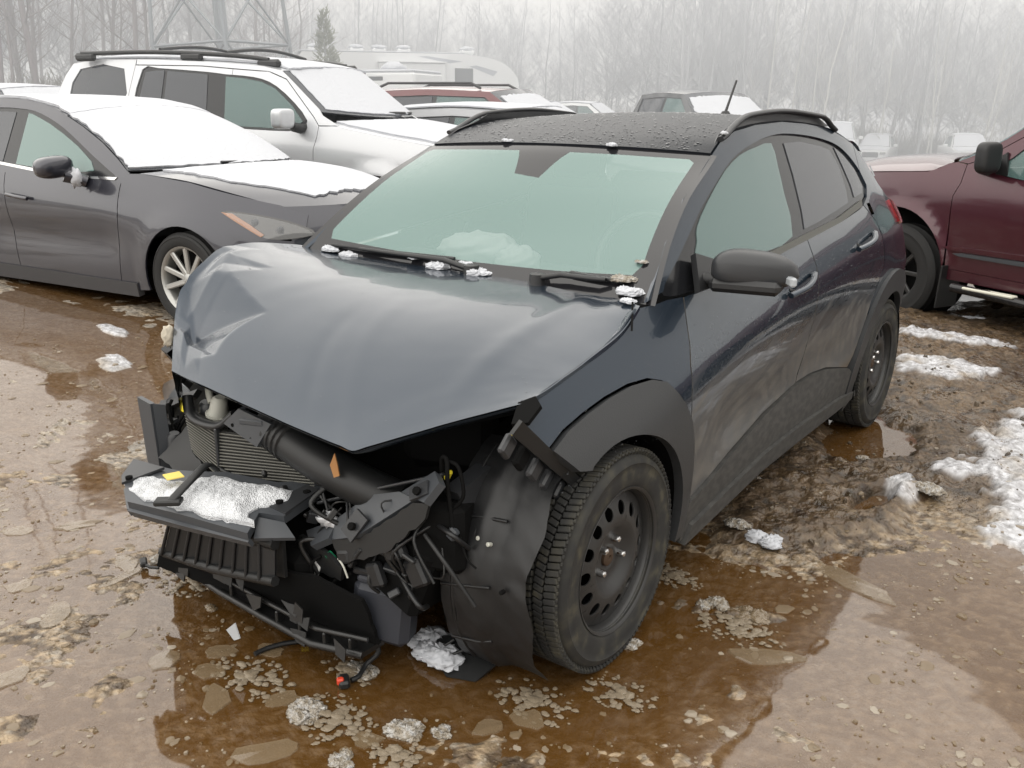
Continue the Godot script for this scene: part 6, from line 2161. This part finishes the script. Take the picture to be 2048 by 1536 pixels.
func build_trees() -> void:
	var kinds := []
	for k in 6:
		var m: Array = bare_tree(40 + k, 1.0, .0072, .25, 32)
		kinds.append(m)
	var r := RandomNumberGenerator.new()
	r.seed = 77
	var lean := Basis(Vector3(.591, 0, .806).normalized(), 0.0)
	var plant := func(px: float, dist: float, h: float, label: String, group: String, called: String, mt: String, tilt: float) -> void:
		var d := dir_px(px)
		var x := -2.0 + d.x * dist
		var z := -2.05 + d.z * dist
		var k := r.randi_range(0, kinds.size() - 1)
		var o := thing(called, label, "tree", Transform3D(), group)
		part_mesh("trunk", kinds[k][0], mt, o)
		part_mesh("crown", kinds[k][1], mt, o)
		# the camera sees the true upright a little tilted: the yard slopes
		var up := Vector3(-.806 * .045, 1.0, .591 * .045).normalized()
		up = (up + Vector3(r.randfn(0, .03) + tilt * .8, 0, r.randfn(0, .03) - tilt * .6)).normalized()
		var bs := Basis(Quaternion(Vector3.UP, up)) * Basis(Vector3.UP, r.randf() * TAU)
		var wide := r.randf_range(.8, 1.25)
		o.transform = Transform3D(bs * Basis.from_scale(Vector3(h * wide, h, h * wide)), Vector3(x, base(x, z) - .3, z))
	# left edge of the yard: near and dense
	for k in 44:
		var px := r.randf_range(-200.0, 640.0)
		plant.call(px, r.randf_range(28.0, 46.0) + maxf(0.0, px - 230.0) * .04, r.randf_range(8.0, 15.0), "bare grey-brown tree in the thicket at the left edge of the yard", "bare trees at the left edge of the yard", "bare_tree", "bark_hazed_warm", 0.0)
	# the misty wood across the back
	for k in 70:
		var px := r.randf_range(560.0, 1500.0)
		plant.call(px, r.randf_range(60.0, 76.0), r.randf_range(6.5, 11.0), "bare tree fading into the fog behind the far row of vehicles", "bare trees fading into fog at the back", "misty_tree", "bark_hazed_grey", 0.0)
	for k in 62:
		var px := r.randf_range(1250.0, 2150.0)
		plant.call(px, r.randf_range(55.0, 64.0), r.randf_range(9.0, 16.0), "slender bare tree in the wood on the right, in fog", "slender bare trees in the wood on the right", "slender_tree", "bark_hazed_grey", 0.0)
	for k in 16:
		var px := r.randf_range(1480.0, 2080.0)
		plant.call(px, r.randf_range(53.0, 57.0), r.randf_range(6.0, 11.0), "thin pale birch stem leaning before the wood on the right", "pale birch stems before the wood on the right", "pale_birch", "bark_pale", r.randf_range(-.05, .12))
	# brush at the feet of the wood
	var tw := B.new()
	for k in 26:
		var a := r.randf() * TAU
		var q := Vector3(cos(a), 0, sin(a)) * r.randf_range(.0, .35)
		tw.tube([q, q * 1.6 + Vector3(r.randf_range(-.1, .1), .5, r.randf_range(-.1, .1)), q * 2.3 + Vector3(r.randf_range(-.25, .25), r.randf_range(.7, 1.05), r.randf_range(-.25, .25))], .012, 3, .004)
	var mm := MultiMesh.new()
	mm.transform_format = MultiMesh.TRANSFORM_3D
	mm.mesh = tw.mesh()
	mm.instance_count = 900
	for k in 900:
		var px := r.randf_range(-150.0, 2150.0)
		var far := 57.0 if px > 1200 else (62.0 if px > 640 else 30.0)
		var dist := far + r.randf_range(-1.0, 8.0)
		var d := dir_px(px)
		var x := -2.0 + d.x * dist
		var z := -2.05 + d.z * dist
		var h := r.randf_range(.8, 2.6) if px > 640 else r.randf_range(.8, 2.0)
		mm.set_instance_transform(k, Transform3D(Basis(Vector3.UP, r.randf() * TAU) * Basis.from_scale(Vector3(h * .8, h, h * .8)), Vector3(x, base(x, z) - .1, z)))
	var br := MultiMeshInstance3D.new()
	br.name = "undergrowth"
	br.multimesh = mm
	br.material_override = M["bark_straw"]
	add_child(br, true)
	tag(br, "dry leafless undergrowth along the foot of the misty wood", "undergrowth", "", "stuff")
	# deep wood behind, one grey mass of stems and twigs
	for v in 3:
		var f := MultiMesh.new()
		f.transform_format = MultiMesh.TRANSFORM_3D
		f.mesh = kinds[v][1]
		f.instance_count = 110
		for k in 110:
			var px := r.randf_range(-150.0, 2150.0)
			var near := 60.0 if px > 1150 else (70.0 if px > 600 else 46.0)
			var dist := near + r.randf_range(0.0, 8.0)
			var d := dir_px(px)
			var x := -2.0 + d.x * dist
			var z := -2.05 + d.z * dist
			var h := r.randf_range(8.0, 12.0) * (1.25 if px > 1150 else 1.0)
			f.set_instance_transform(k, Transform3D(Basis(Vector3.UP, r.randf() * TAU) * Basis.from_scale(Vector3(h * 1.2, h, h * 1.2)), Vector3(x, base(x, z) - .5, z)))
		var fo := MultiMeshInstance3D.new()
		fo.name = numbered("far_wood")
		fo.multimesh = f
		fo.material_override = M["bark_hazed_grey"]
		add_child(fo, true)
		tag(fo, ["far leafless wood lost in fog behind the yard", "haze-grey twigs of the deepest part of the wood", "dim mass of bare stems at the very back"][v], "woodland", "", "stuff")
	# one young pine
	var d := dir_px(684.0)
	var pos := Vector3(-2.0 + d.x * 36.0, 0, -2.05 + d.z * 36.0)
	pos.y = base(pos.x, pos.z)
	var pine := thing("young_pine", "small olive-green pine standing in fog right of the steel pylon", "tree", Transform3D(Basis(), pos))
	var ptk := B.new()
	ptk.tube([Vector3.ZERO, Vector3(0, 2.2, 0), Vector3(.05, 4.3, 0)], .07, 6, .015)
	part("trunk", ptk, "bark_hazed_grey", pine)
	var nb := B.new()
	for k in 420:
		var y := r.randf_range(.6, 4.2)
		var rad := (4.45 - y) * .30 + .08
		var a := r.randf() * TAU
		var e := Vector3(cos(a) * rad * r.randf_range(.4, 1.0), y + r.randf_range(.0, .35), sin(a) * rad * r.randf_range(.4, 1.0))
		var q := e * Vector3(.55, 1, .55) - Vector3(0, .12, 0)
		nb.tube([q, e], .03, 3, .005)
		for j in 3:
			nb.tube([q.lerp(e, .3 + .3 * j), q.lerp(e, .4 + .3 * j) + Vector3(r.randf_range(-.14, .14), r.randf_range(.0, .16), r.randf_range(-.14, .14))], .018, 3, .004)
	part("crown", nb, "needles", pine)

func build_pylon() -> void:
	var d := dir_px(505.0)
	var pos := Vector3(-2.0 + d.x * 31.0, 0, -2.05 + d.z * 31.0)
	pos.y = base(pos.x, pos.z)
	var t := thing("lattice_pylon", "steel lattice power pylon rising out of sight in the fog behind the SUV", "pylon", Transform3D(Basis(Vector3(.591, 0, .806).normalized(), -0.035) * Basis(Vector3.UP, .18), pos))
	var a := 1.55
	var H := 12.5
	var taper := .62
	var corner := func(k: int, y: float) -> Vector3:
		var w := lerpf(a, a * taper, y / H)
		return Vector3([-1, 1, 1, -1][k] * w, y, [-1, -1, 1, 1][k] * w)
	for k in 4:
		var lb := B.new()
		lb.tube([corner.call(k, 0.0), corner.call(k, H)], .075, 4)
		part("leg", lb, "galvanised", t)
	var levels := [0.0, 2.8, 5.4, 7.8, 10.0, 12.5]
	for j in levels.size() - 1:
		for k in 4:
			var k2 := (k + 1) % 4
			var bb := B.new()
			bb.tube([corner.call(k, levels[j]), corner.call(k2, levels[j + 1])], .04, 4)
			bb.tube([corner.call(k2, levels[j]), corner.call(k, levels[j + 1])], .04, 4)
			bb.tube([corner.call(k, levels[j + 1]), corner.call(k2, levels[j + 1])], .04, 4)
			part("brace", bb, "galvanised", t)
	var pole_at := pos + d * 4.0
	var pole := thing("steel_pole", "thick pale steel pole standing before the lattice pylon", "pole", Transform3D(Basis(Vector3(.591, 0, .806).normalized(), -0.03), Vector3(pole_at.x, base(pole_at.x, pole_at.z), pole_at.z)))
	var pb := B.new()
	pb.lathe(Transform3D(), [Vector2(.22, 0), Vector2(.21, 8), Vector2(.20, 12.5)], 16)
	part("shaft", pb, "galvanised", pole)
	var bs := B.new()
	bs.lathe(Transform3D(), [Vector2(.5, 0), Vector2(.5, .12), Vector2(.3, .14)], 16)
	part("base_plate", bs, "galvanised", pole)

# ---------------------------------------------------------------- loose things
func build_loose() -> void:
	# snow and ice near the wreck
	snow_clump(-.45, -.275, .10, 10, "white snow chunk jammed under the nose between the black box and the torn flap", .015, "snow", "snow_chunk")
	snow_clump(-.33, -.475, .05, 9, "grainy grey-white slush lump beside the hanging cable with the red plug")
	snow_clump(-.62, -.60, .055, 12, "cauliflower-shaped lump of white slush nearest the bottom edge, left of its small twin")
	snow_clump(-.685, -.545, .028, 6, "small lump of white slush right of the cauliflower-shaped one")
	snow_clump(-.56, -.77, .035, 9, "crumbled white slush cut by the bottom edge of the picture")
	snow_clump(-.35, -.70, .055, 12, "patch of lumpy pale slush in the middle of the brown pool")
	snow_clump(-.97, .95, .075, 4, "white block of snow standing in the puddle behind the front wheel", -9.0, "snow", "snow_chunk")
	snow_clump(-.84, .99, .05, 4, "flat dirty snow piece left of the white block behind the front wheel")
	snow_clump(-1.09, .47, .06, 8, "glassy lump of broken ice at the right end of the slush ridge", -9.0, "ice")
	snow_clump(-.98, .45, .05, 8, "grainy slush hump along the ridge beside the front wheel")
	snow_clump(-.86, .10, .045, 7, "wet snow crust against the front tyre's contact with the puddle")
	snow_clump(.30, -.52, .03, 5, "thin glassy ice shards below the left end of the bumper ledge", -9.0, "ice")
	snow_clump(-1.30, 1.78, .085, 3, "muddy tan ice slab at the tip of the right-hand snow drift")
	snow_clump(-.47, .40 + .3, .03, 5, "crumb of snow against the sill behind the front wheel")
	snow_clump(-1.02, 1.95, .035, 3, "pale ice lump alone in the ruts beside the rear door")
	snow_clump(-.72, 1.48, .03, 3, "small ice lump in the ruts below the front door")
	snow_clump(.72, -.40, .06, 5, "white snow patch in the slush left of the bumper ledge")
	slush_patch(-.42, -.67, .11, 260, "grainy patch of pale slush left of the cauliflower-shaped lump")
	slush_patch(-.30, -.50, .075, 150, "loose slush grains between the red-plug cable and the short black cable")
	slush_patch(-.80, -.30, .11, 200, "sprinkle of slush crystals in the pool straight before the front tyre")
	slush_patch(-.10, -.68, .12, 220, "broken slush crust in the left half of the brown pool")
	slush_patch(-1.10, .38, .13, 300, "crushed ice strewn along the ridge right of the front wheel")
	slush_patch(-.97, -.13, .09, 150, "wet slush flakes close below the front tyre, right of the pool")
	slush_patch(-.66, -.68, .08, 160, "slush grains trailing from the cauliflower-shaped lump to the bottom edge")
	slush_patch(.52, -.46, .12, 220, "greyish slush spread under the left end of the shutter grille")
	slush_patch(-.78, .55, .10, 220, "crumbly brown-white slush beside the sill, just behind the front wheel")
	# big thin plates
	var g := "thin ice plates floating in the brown pool"
	var lab := "thin translucent ice plate floating in the brown pool"
	ice_plate(.075, -.66, .055, .035, .6, lab, 1, g)
	ice_plate(.17, -.78, .065, .045, 2.0, lab, 2, g)
	ice_plate(-.04, -.565, .05, .035, .2, lab, 3, g)
	ice_plate(-.25, -.70, .06, .035, .9, lab, 4, g)
	ice_plate(-.83, -.37, .05, .04, .4, lab, 5, g)
	ice_plate(-.77, -.46, .045, .035, 1.2, lab, 6, g)
	ice_plate(-.38, -.86, .09, .045, .9, lab, 7, g)
	ice_plate(-.55, -.68, .05, .03, .2, lab, 8, g)
	ice_plate(.02, -.74, .06, .04, .4, lab, 9, g)
	ice_plate(-.10, -.80, .07, .04, 2.4, lab, 10, g)
	ice_plate(-1.27, .89, .19, .055, -.35, "long tan-edged ice slab lying in the puddle right of the white snow block", 11)
	ice_plate(-1.22, .28, .12, .05, .5, "pale round-ended ice plate near the lower right puddle", 12)
	for k in 8:
		var r := RandomNumberGenerator.new()
		r.seed = 300 + k
		ice_plate(r.randf_range(.2, 1.6), r.randf_range(-1.1, -.2), r.randf_range(.04, .09), r.randf_range(.025, .05), r.randf() * 3.0, "flat beige ice flake on the wet ground left of the wreck", 300 + k, "flat ice flakes on the wet ground left of the wreck")
	# snow on the wreck
	var sn := B.new()
	var ps := V3([.455, .462, -.665, .49, .462, -.615, .44, .47, -.59, .33, .475, -.56, .24, .475, -.50, .08, .478, -.465, .0, .478, -.43, -.055, .47, -.43, -.085, .46, -.50, -.03, .458, -.555, -.045, .452, -.61, -.09, .445, -.63, .05, .445, -.665, .15, .445, -.68, .30, .45, -.705, .36, .45, -.70])
	var poly := PackedVector2Array()
	for p in ps:
		poly.append(Vector2(p.x, p.z))
	poly = ragged(smooth(poly, 2), .014, 24.0, .018)
	sn.panel(poly, .014, func(p: Vector2) -> Vector3:
		var ed := 1.0
		for k in poly.size():
			ed = minf(ed, Geometry2D.get_closest_point_to_segment(p, poly[k], poly[(k + 1) % poly.size()]).distance_to(p))
		var thin := smoothstep(.20, .30, p.x)
		return Vector3(p.x, .447 + .012 * clampf((p.y + .70) / .2, 0.0, 1.0) + (lerpf(.028, .010, thin)) * smoothstep(0.0, .05, ed) + .006 * nf.get_noise_2d(p.x * 12.0, p.y * 12.0) * smoothstep(0.0, .03, ed), p.y), Vector3.UP, .014)
	solo("snow_layer", sn, "snow_grainy", "crusty white snow lying on the torn bumper ledge in front of the radiator", "snow")
	snow_clump(.84, .50, .055, 7, "lump of snow on the far corner where hood meets windshield", 1.0, "snow")
	var on := func(x: float, u: float, size: float, n: int, label: String, m := "snow") -> void:
		var p: Vector3 = wreck_glass.call(Vector2(x / .74, u))
		snow_clump(p.x, p.z, size * 1.15, n + 4, label, p.y - size * .05, m)
	on.call(.62, .05, .04, 8, "clump of snow on the cowl by the tip of the far wiper")
	on.call(.53, .02, .035, 7, "snow crumbs next to the far wiper's tip, on the hood side")
	on.call(.26, .075, .035, 5, "lone snow clump above the far wiper blade")
	on.call(.13, .03, .045, 8, "snow heaped left of the wiper pivot in the middle of the cowl")
	on.call(-.05, .02, .045, 7, "flat white snow wedge behind the hood edge, right of the wiper pivot")
	on.call(.03, .075, .022, 5, "thin crust of snow just above the wiper pivot")
	on.call(-.64, .09, .035, 9, "icy snow crust at the near lower corner of the windshield", "snow_dirty")
	on.call(-.66, .03, .04, 9, "white snow filling the near corner of the cowl under the pillar")
	on.call(-.675, .17, .02, 5, "crumbs of snow up the near edge of the windshield band", "snow_dirty")
	snow_clump(-.715, .29, .03, 7, "snow caught at the near hinge corner of the hood above the dark seam", .99, "snow")
	snow_clump(-.62, 1.085, .022, 3, "spot of snow on the near foot of the roof rail", 1.455, "snow")
	snow_clump(.20, .93, .025, 4, "thin snow streak on the roof's front edge, far side", 1.412, "snow")
	snow_clump(-.27, .93, .028, 5, "ragged snow on the roof's front edge above the mirror patch", 1.408, "snow")
	# torn pieces
	var f := B.new()
	f.plate(V3([-.43, .015, -.30, -.45, .05, -.26, -.52, .075, -.235, -.61, .05, -.19, -.645, .02, -.21, -.62, .012, -.33, -.54, .012, -.36]), .008)
	f.tube(V3([-.46, .03, -.325, -.50, .065, -.27, -.53, .075, -.26]), .006, 5)
	f.tube(V3([-.49, .025, -.335, -.545, .055, -.29, -.60, .05, -.24]), .005, 5)
	solo("torn_flap", f, "rubber", "torn black splash-guard flap lying in the puddle before the front wheel", "flap")
	var c := B.new()
	c.box(yaw(60.0, Vector3(.715, .022, -.495)), Vector3(.024, .02, .05), .005)
	c.tube(V3([.70, .022, -.50, .67, .02, -.50, .64, .02, -.485]), .006, 5)
	solo("broken_plug", c, "rubber", "small black and red electrical plug lying in the slush left of the wreck", "plug")
	var lf := B.new()
	lf.plate(V3([-.255, .575, -.475, -.235, .605, -.47, -.248, .64, -.462, -.262, .615, -.468, -.275, .585, -.475]), .003)
	solo("dead_leaf", lf, "leaf", "curled orange-brown dead leaf stuck on the black air duct", "leaf")
	var gl := B.new()
	gl.plate(V3([.02, .10, -.665, -.02, .135, -.665, -.035, .09, -.662, -.01, .075, -.665]), .004)
	solo("plastic_shard", gl, "lens_clear", "clear plastic shard stuck on the black lower lip", "shard")

# ---------------------------------------------------------------- materials
func make_materials() -> void:
	# paint of the wreck: metallic flake under lacquer, dusty with dried road dirt low down
	var p := mat("paint", lin(.023, .034, .050), .26, .45, .62)
	p.roughness_texture = noise_tex(.02, 5, 512, FastNoiseLite.TYPE_SIMPLEX_SMOOTH, 61, [[.25, .75], [Color(.88, .88, .88), Color(1, 1, 1)]])
	p.uv1_triplanar = true
	p.uv1_scale = Vector3(1.2, 2.0, .7)
	p.metallic_specular = .35
	var pd := mat("paint_dirty", Color.WHITE, 1.0, 1.0, 1.0)
	var W := 768
	var Hh := 320
	var al := Image.create(W, Hh, false, Image.FORMAT_RGB8)
	var ro := Image.create(W, Hh, false, Image.FORMAT_RGB8)
	var co := Image.create(W, Hh, false, Image.FORMAT_RGB8)
	var clean := Color(.027, .040, .057)
	var dust := Color(.125, .118, .108)
	var mudc := Color(.10, .074, .048)
	for x in W:
		for y in Hh:
			var s := float(x) / W / .25 - .6
			var v := (1.0 - float(y) / Hh) / .6
			# the splash fan: a dirty field below a ragged rising line, streaked backwards and up
			var line := .66 + .03 * s + .05 * nz.get_noise_2d(s * 2.0, 3.0)
			var k := smoothstep(.10, -.06, v - line + .09 * nf.get_noise_2d(s * 2.2 - v * 5.0, v * 1.6) + .05 * nz.get_noise_2d(s * 14.0 - v * 26.0, v * 3.0))
			k *= .80 + .35 * nf.get_noise_2d(s * 2.0, v * 3.0)
			# wiped smears
			var arc := absf(sin(Vector2(s - .9, v - .25).length() * 46.0 + 2.0 * nz.get_noise_2d(s * 3.0, v * 3.0)))
			k *= 1.0 - .28 * pow(arc, 6.0) * smoothstep(.42, .56, v)
			var m := smoothstep(.0, .5, nz.get_noise_2d(s * 1.7 + 40.0, v * 2.0)) * smoothstep(1.2, 1.7, s) * smoothstep(.88, .70, v)
			k = clampf(k, 0.0, 1.0)
			var sp := smoothstep(.45, .6, nf.get_noise_2d(s * 22.0, v * 22.0)) * .35 * smoothstep(.95, .75, v)
			k = clampf(maxf(k, sp), 0.0, 1.0)
			var col := clean.lerp(dust.lerp(mudc, clampf(m, 0.0, .8)), k)
			al.set_pixel(x, y, col.linear_to_srgb())
			ro.set_pixel(x, y, Color(lerpf(.26, .85, k), lerpf(.45, .0, k), 0))
			co.set_pixel(x, y, Color(1.0 - k * .95, 0, 0))
	pd.albedo_texture = ImageTexture.create_from_image(al)
	var rt := ImageTexture.create_from_image(ro)
	pd.roughness_texture = rt
	pd.roughness_texture_channel = BaseMaterial3D.TEXTURE_CHANNEL_RED
	pd.metallic_texture = rt
	pd.metallic_texture_channel = BaseMaterial3D.TEXTURE_CHANNEL_GREEN
	pd.clearcoat_texture = ImageTexture.create_from_image(co)
	var rw := mat("roof_wet", lin(.013, .015, .019), .30)
	rw.metallic_specular = .25
	bump(rw, noise_tex(.05, 3, 512, FastNoiseLite.TYPE_SIMPLEX_SMOOTH, 4), 0.05, 5.0)
	mat("beads", lin(.03, .034, .04), .06, .0, 1.0)
	mat("trim", lin(0.0132, 0.0138, 0.0150), .42)
	mat("trim_wet", lin(0.0120, 0.0120, 0.0132), .18)
	mat("trim_gloss", lin(0.0120, 0.0126, 0.0144), .16)
	mat("frit", lin(.014, .014, .016), .08)
	var cl := mat("clad", lin(0.0297, 0.0315, 0.0338), .48)
	bump(cl, noise_tex(.05, 3), .03, 6.0)
	mat("clad_smooth", lin(0.0264, 0.0278, 0.0307), .38)
	var cd := mat("clad_dirty", lin(0.0561, 0.0546, 0.0510), .75)
	cd.albedo_texture = noise_tex(.02, 5, 512, FastNoiseLite.TYPE_SIMPLEX_SMOOTH, 9, [[0.25, .75], [Color(.80, .80, .81), Color(1, 1, 1)]])
	cd.uv1_triplanar = true
	cd.uv1_world_triplanar = true
	cd.uv1_scale = Vector3(1.5, 3.0, 1.5)
	mat("strip_dull", lin(0.0720, 0.0720, 0.0630), .45)
	mat("rubber", lin(0.0096, 0.0101, 0.0106), .5)
	mat("liner", lin(0.0073, 0.0076, 0.0083), .45)
	mat("flat_black", lin(.008, .008, .008), .9).metallic_specular = .15  # near-black with weak specular for hollows, undersides and small black parts
	mat("canister", lin(0.0300, 0.0330, 0.0420), .5)
	mat("grey_plastic", lin(0.0476, 0.0524, 0.0595), .42)
	mat("steel_black", lin(.026, .026, .026), .42)
	mat("rust", lin(.05, .028, .014), .7)
	mat("chrome", lin(.62, .62, .62), .14, 1.0)
	mat("alloy", lin(0.4000, 0.4000, 0.3840), .35, .7)
	mat("radiator", lin(0.0270, 0.0270, 0.0252), .6, .3)
	mat("fin", lin(0.1320, 0.1290, 0.1140), .5, .4)
	mat("yellow", lin(.70, .58, .03), .4)
	mat("green", lin(.02, .30, .14), .4)
	mat("red", lin(.55, .05, .02), .4)
	mat("offwhite", lin(.45, .45, .40), .5)
	mat("paper", lin(.70, .70, .68), .7)
	mat("foil", lin(.55, .56, .58), .35, .4)
	mat("leaf", lin(.36, .17, .055), .7)
	mat("foam", lin(.50, .46, .38), .9)
	mat("bone", lin(.66, .65, .56), .6)
	mat("airbag", lin(0.2775, 0.2850, 0.2850), .8)
	mat("fabric_dark", lin(0.0210, 0.0216, 0.0228), .9)
	mat("stripe", lin(.40, .42, .46), .4)
	mat("label_yellow", lin(.72, .55, .12), .6)
	var ty := mat("tyre", lin(0.0119, 0.0119, 0.0119), .75)
	bump(ty, noise_tex(.04, 3, 256), .05, 5.0)
	var tm := mat("tyre_muddy", Color.WHITE, .8)
	tm.albedo_texture = noise_tex(.010, 5, 512, FastNoiseLite.TYPE_SIMPLEX_SMOOTH, 21, [[.2, .5, .66, .85], [lin(.014, .014, .014), lin(.019, .019, .018), lin(.030, .029, .024), lin(.06, .055, .038)]])
	tm.uv1_triplanar = true
	tm.uv1_scale = Vector3.ONE * 2.2
	# glass
	var gw := mat("glass_wind", Color(.54, .67, .65, .46), .05)
	gw.transparency = BaseMaterial3D.TRANSPARENCY_ALPHA
	var gf := mat("glass_fog", Color(.44, .56, .55, .50), .05)
	gf.transparency = BaseMaterial3D.TRANSPARENCY_ALPHA
	var gd := mat("glass_dark", Color(.29, .30, .32, .88), .04)
	gd.transparency = BaseMaterial3D.TRANSPARENCY_ALPHA
	var gp := mat("glass_pale", Color(.60, .68, .70, .80), .05)
	gp.transparency = BaseMaterial3D.TRANSPARENCY_ALPHA
	mat("lens_thin", Color(.80, .82, .84, .05), .04).transparency = BaseMaterial3D.TRANSPARENCY_ALPHA
	var lc := mat("lens_clear", Color(.80, .82, .84, .55), .12)
	lc.transparency = BaseMaterial3D.TRANSPARENCY_ALPHA
	mat("black_wet", lin(.012, .012, .012), .35)  # smoother near-black for the lip, wires and scraps
	mat("lamp_dark", lin(.03, .03, .03), .06, .0, 1.0)
	mat("headlight", lin(.30, .30, .29), .08, .3, 1.0)
	mat("amber", lin(.30, .14, .07), .25, .0, 1.0)
	mat("lamp_red", lin(.36, .02, .03), .12, .0, 1.0)
	# other paints
	mat("sedan_paint", lin(.030, .031, .042), .30, .45, 1.0)
	mat("sedan_dirty", lin(0.0450, 0.0432, 0.0450), .7)
	mat("suv_paint", lin(.57, .585, .61), .32, .35, 1.0)
	mat("silver_paint", lin(0.3375, 0.3450, 0.3600), .35, .3, 1.0)
	mat("white_paint", lin(.78, .79, .80), .35, .0, 1.0)
	mat("dark_paint", lin(0.0210, 0.0228, 0.0270), .35, .3, 1.0)
	mat("red_paint", lin(0.1170, 0.0135, 0.0162), .35, .2, 1.0)
	mat("maroon", lin(0.0595, 0.0109, 0.0198), .34, .45, 1.0)
	mat("galvanised", lin(.24, .26, .28), .6, .2)
	# nature
	var gr := mat("ground", Color.WHITE, .62)
	gr.vertex_color_use_as_albedo = true
	gr.metallic_specular = .5
	gr.albedo_texture = noise_tex(.02, 5, 1024, FastNoiseLite.TYPE_SIMPLEX_SMOOTH, 31, [[.25, .75], [Color(.72, .71, .70), Color(1, 1, 1)]])
	gr.roughness_texture = noise_tex(.006, 3, 512, FastNoiseLite.TYPE_SIMPLEX_SMOOTH, 33, [[.3, .7], [Color(.35, .35, .35), Color(1, 1, 1)]])
	bump(gr, noise_tex(.022, 5, 1024, FastNoiseLite.TYPE_SIMPLEX_SMOOTH, 32), 1.2, 1.1)
	var wa := mat("water", Color(.40, .275, .115, .54), .04)
	wa.transparency = BaseMaterial3D.TRANSPARENCY_ALPHA
	wa.metallic_specular = .80
	bump(wa, noise_tex(.006, 3, 512, FastNoiseLite.TYPE_SIMPLEX_SMOOTH, 35), .10, .8)
	var sl := mat("slush", Color.WHITE, .32)
	sl.vertex_color_use_as_albedo = true
	sl.albedo_color = Color(1, 1, 1, .72)
	sl.transparency = BaseMaterial3D.TRANSPARENCY_ALPHA
	var ic := mat("ice", Color(.56, .49, .39, .45), .12)
	ic.transparency = BaseMaterial3D.TRANSPARENCY_ALPHA
	var sgm := mat("slush_grain", lin(.30, .245, .175, .55), .30)
	sgm.transparency = BaseMaterial3D.TRANSPARENCY_ALPHA
	var sn := mat("snow", lin(.52, .535, .57), .7)
	bump(sn, noise_tex(.02, 5, 512, FastNoiseLite.TYPE_SIMPLEX_SMOOTH, 41), .5, 2.2)
	var sg := mat("snow_grainy", lin(0.7500, 0.7688, 0.7969), .6)
	bump(sg, noise_tex(.08, 4, 512, FastNoiseLite.TYPE_SIMPLEX_SMOOTH, 42), 1.2, 4.0)
	var sd := mat("snow_dirty", Color.WHITE, .45)
	sd.albedo_texture = noise_tex(.018, 4, 512, FastNoiseLite.TYPE_SIMPLEX_SMOOTH, 43, [[.25, .5, .75], [lin(.20, .16, .11), lin(.35, .315, .265), lin(.52, .515, .51)]])
	bump(sd, noise_tex(.05, 4, 512, FastNoiseLite.TYPE_SIMPLEX_SMOOTH, 44), 1.0, 4.0)
	sd.uv1_scale = Vector3.ONE * 4.0
	mat("bark_hazed_grey", lin(.36, .36, .375), .9)  # grey bark paled further, putting fog haze into its colour
	mat("bark_hazed_warm", lin(.25, .22, .225), .9)  # bark of the left thicket, likewise lightened to look hazy
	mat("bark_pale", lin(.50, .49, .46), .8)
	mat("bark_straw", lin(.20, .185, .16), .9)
	mat("needles", lin(.21, .22, .14), .8)

func _ready() -> void:
	var cam := Camera3D.new()
	cam.name = "camera"
	var R := Vector3(-.8061, .0051, .5917)
	var F := Vector3(.5653, -.2883, .7729)
	R = (R - F * R.dot(F)).normalized()
	var U := R.cross(F)
	cam.transform = Transform3D(Basis(R, U, -F), Vector3(-1.998, 1.534, -2.045))
	cam.fov = 45.62
	cam.near = 0.05
	cam.far = 600.0
	add_child(cam)
	cam.current = true
	var sky := ProceduralSkyMaterial.new()
	sky.sky_top_color = Color(.92, .96, 1.0)
	sky.sky_horizon_color = Color(.915, .955, 1.0)
	sky.sky_curve = .3
	sky.ground_bottom_color = Color(.45, .42, .38)
	sky.ground_horizon_color = Color(.80, .80, .80)
	var env := Environment.new()
	env.background_mode = Environment.BG_SKY
	env.sky = Sky.new()
	env.sky.sky_material = sky
	env.tonemap_mode = Environment.TONE_MAPPER_LINEAR
	env.tonemap_exposure = 2.3
	env.volumetric_fog_enabled = true
	env.volumetric_fog_density = 0.0
	env.sdfgi_enabled = true
	env.ssao_enabled = true
	env.ssil_enabled = true
	var we := WorldEnvironment.new()
	we.name = "world"
	we.environment = env
	add_child(we)
	var sun := DirectionalLight3D.new()
	sun.name = "sun"
	sun.light_energy = 0.5
	sun.light_color = Color(1, .985, .96)
	sun.light_angular_distance = 150.0
	sun.shadow_enabled = true
	sun.rotation = Vector3(-1.1, 2.2, 0)
	add_child(sun)
	nz.noise_type = FastNoiseLite.TYPE_SIMPLEX_SMOOTH
	nz.frequency = 1.0
	nz.fractal_octaves = 3
	nz.seed = 7
	nf.noise_type = FastNoiseLite.TYPE_SIMPLEX_SMOOTH
	nf.frequency = 3.0
	nf.fractal_octaves = 3
	nf.seed = 19
	make_materials()
	build_ground()
	build_wreck()
	build_sedan()
	build_suv()
	build_maroon_pickup()
	build_far_vehicles()
	build_pylon()
	build_trees()
	build_slush()
	build_loose()
	# the fog bank over the back of the yard and the wood
	var fm := FogMaterial.new()
	fm.density = 0.019
	fm.albedo = Color(.965, .98, 1.0)
	var fog := FogVolume.new()
	fog.name = "fog_bank"
	fog.shape = RenderingServer.FOG_VOLUME_SHAPE_BOX
	fog.size = Vector3(170, 11.5, 72)
	fog.material = fm
	fog.transform = Transform3D(Basis(Vector3.UP, atan2(.565, .773)), Vector3(-2.0 + .59 * 43.5, 1.95, -2.05 + .807 * 43.5))
	add_child(fog)
	tag(fog, "pale fog hanging over the rear vehicles and the wood", "fog", "", "stuff")
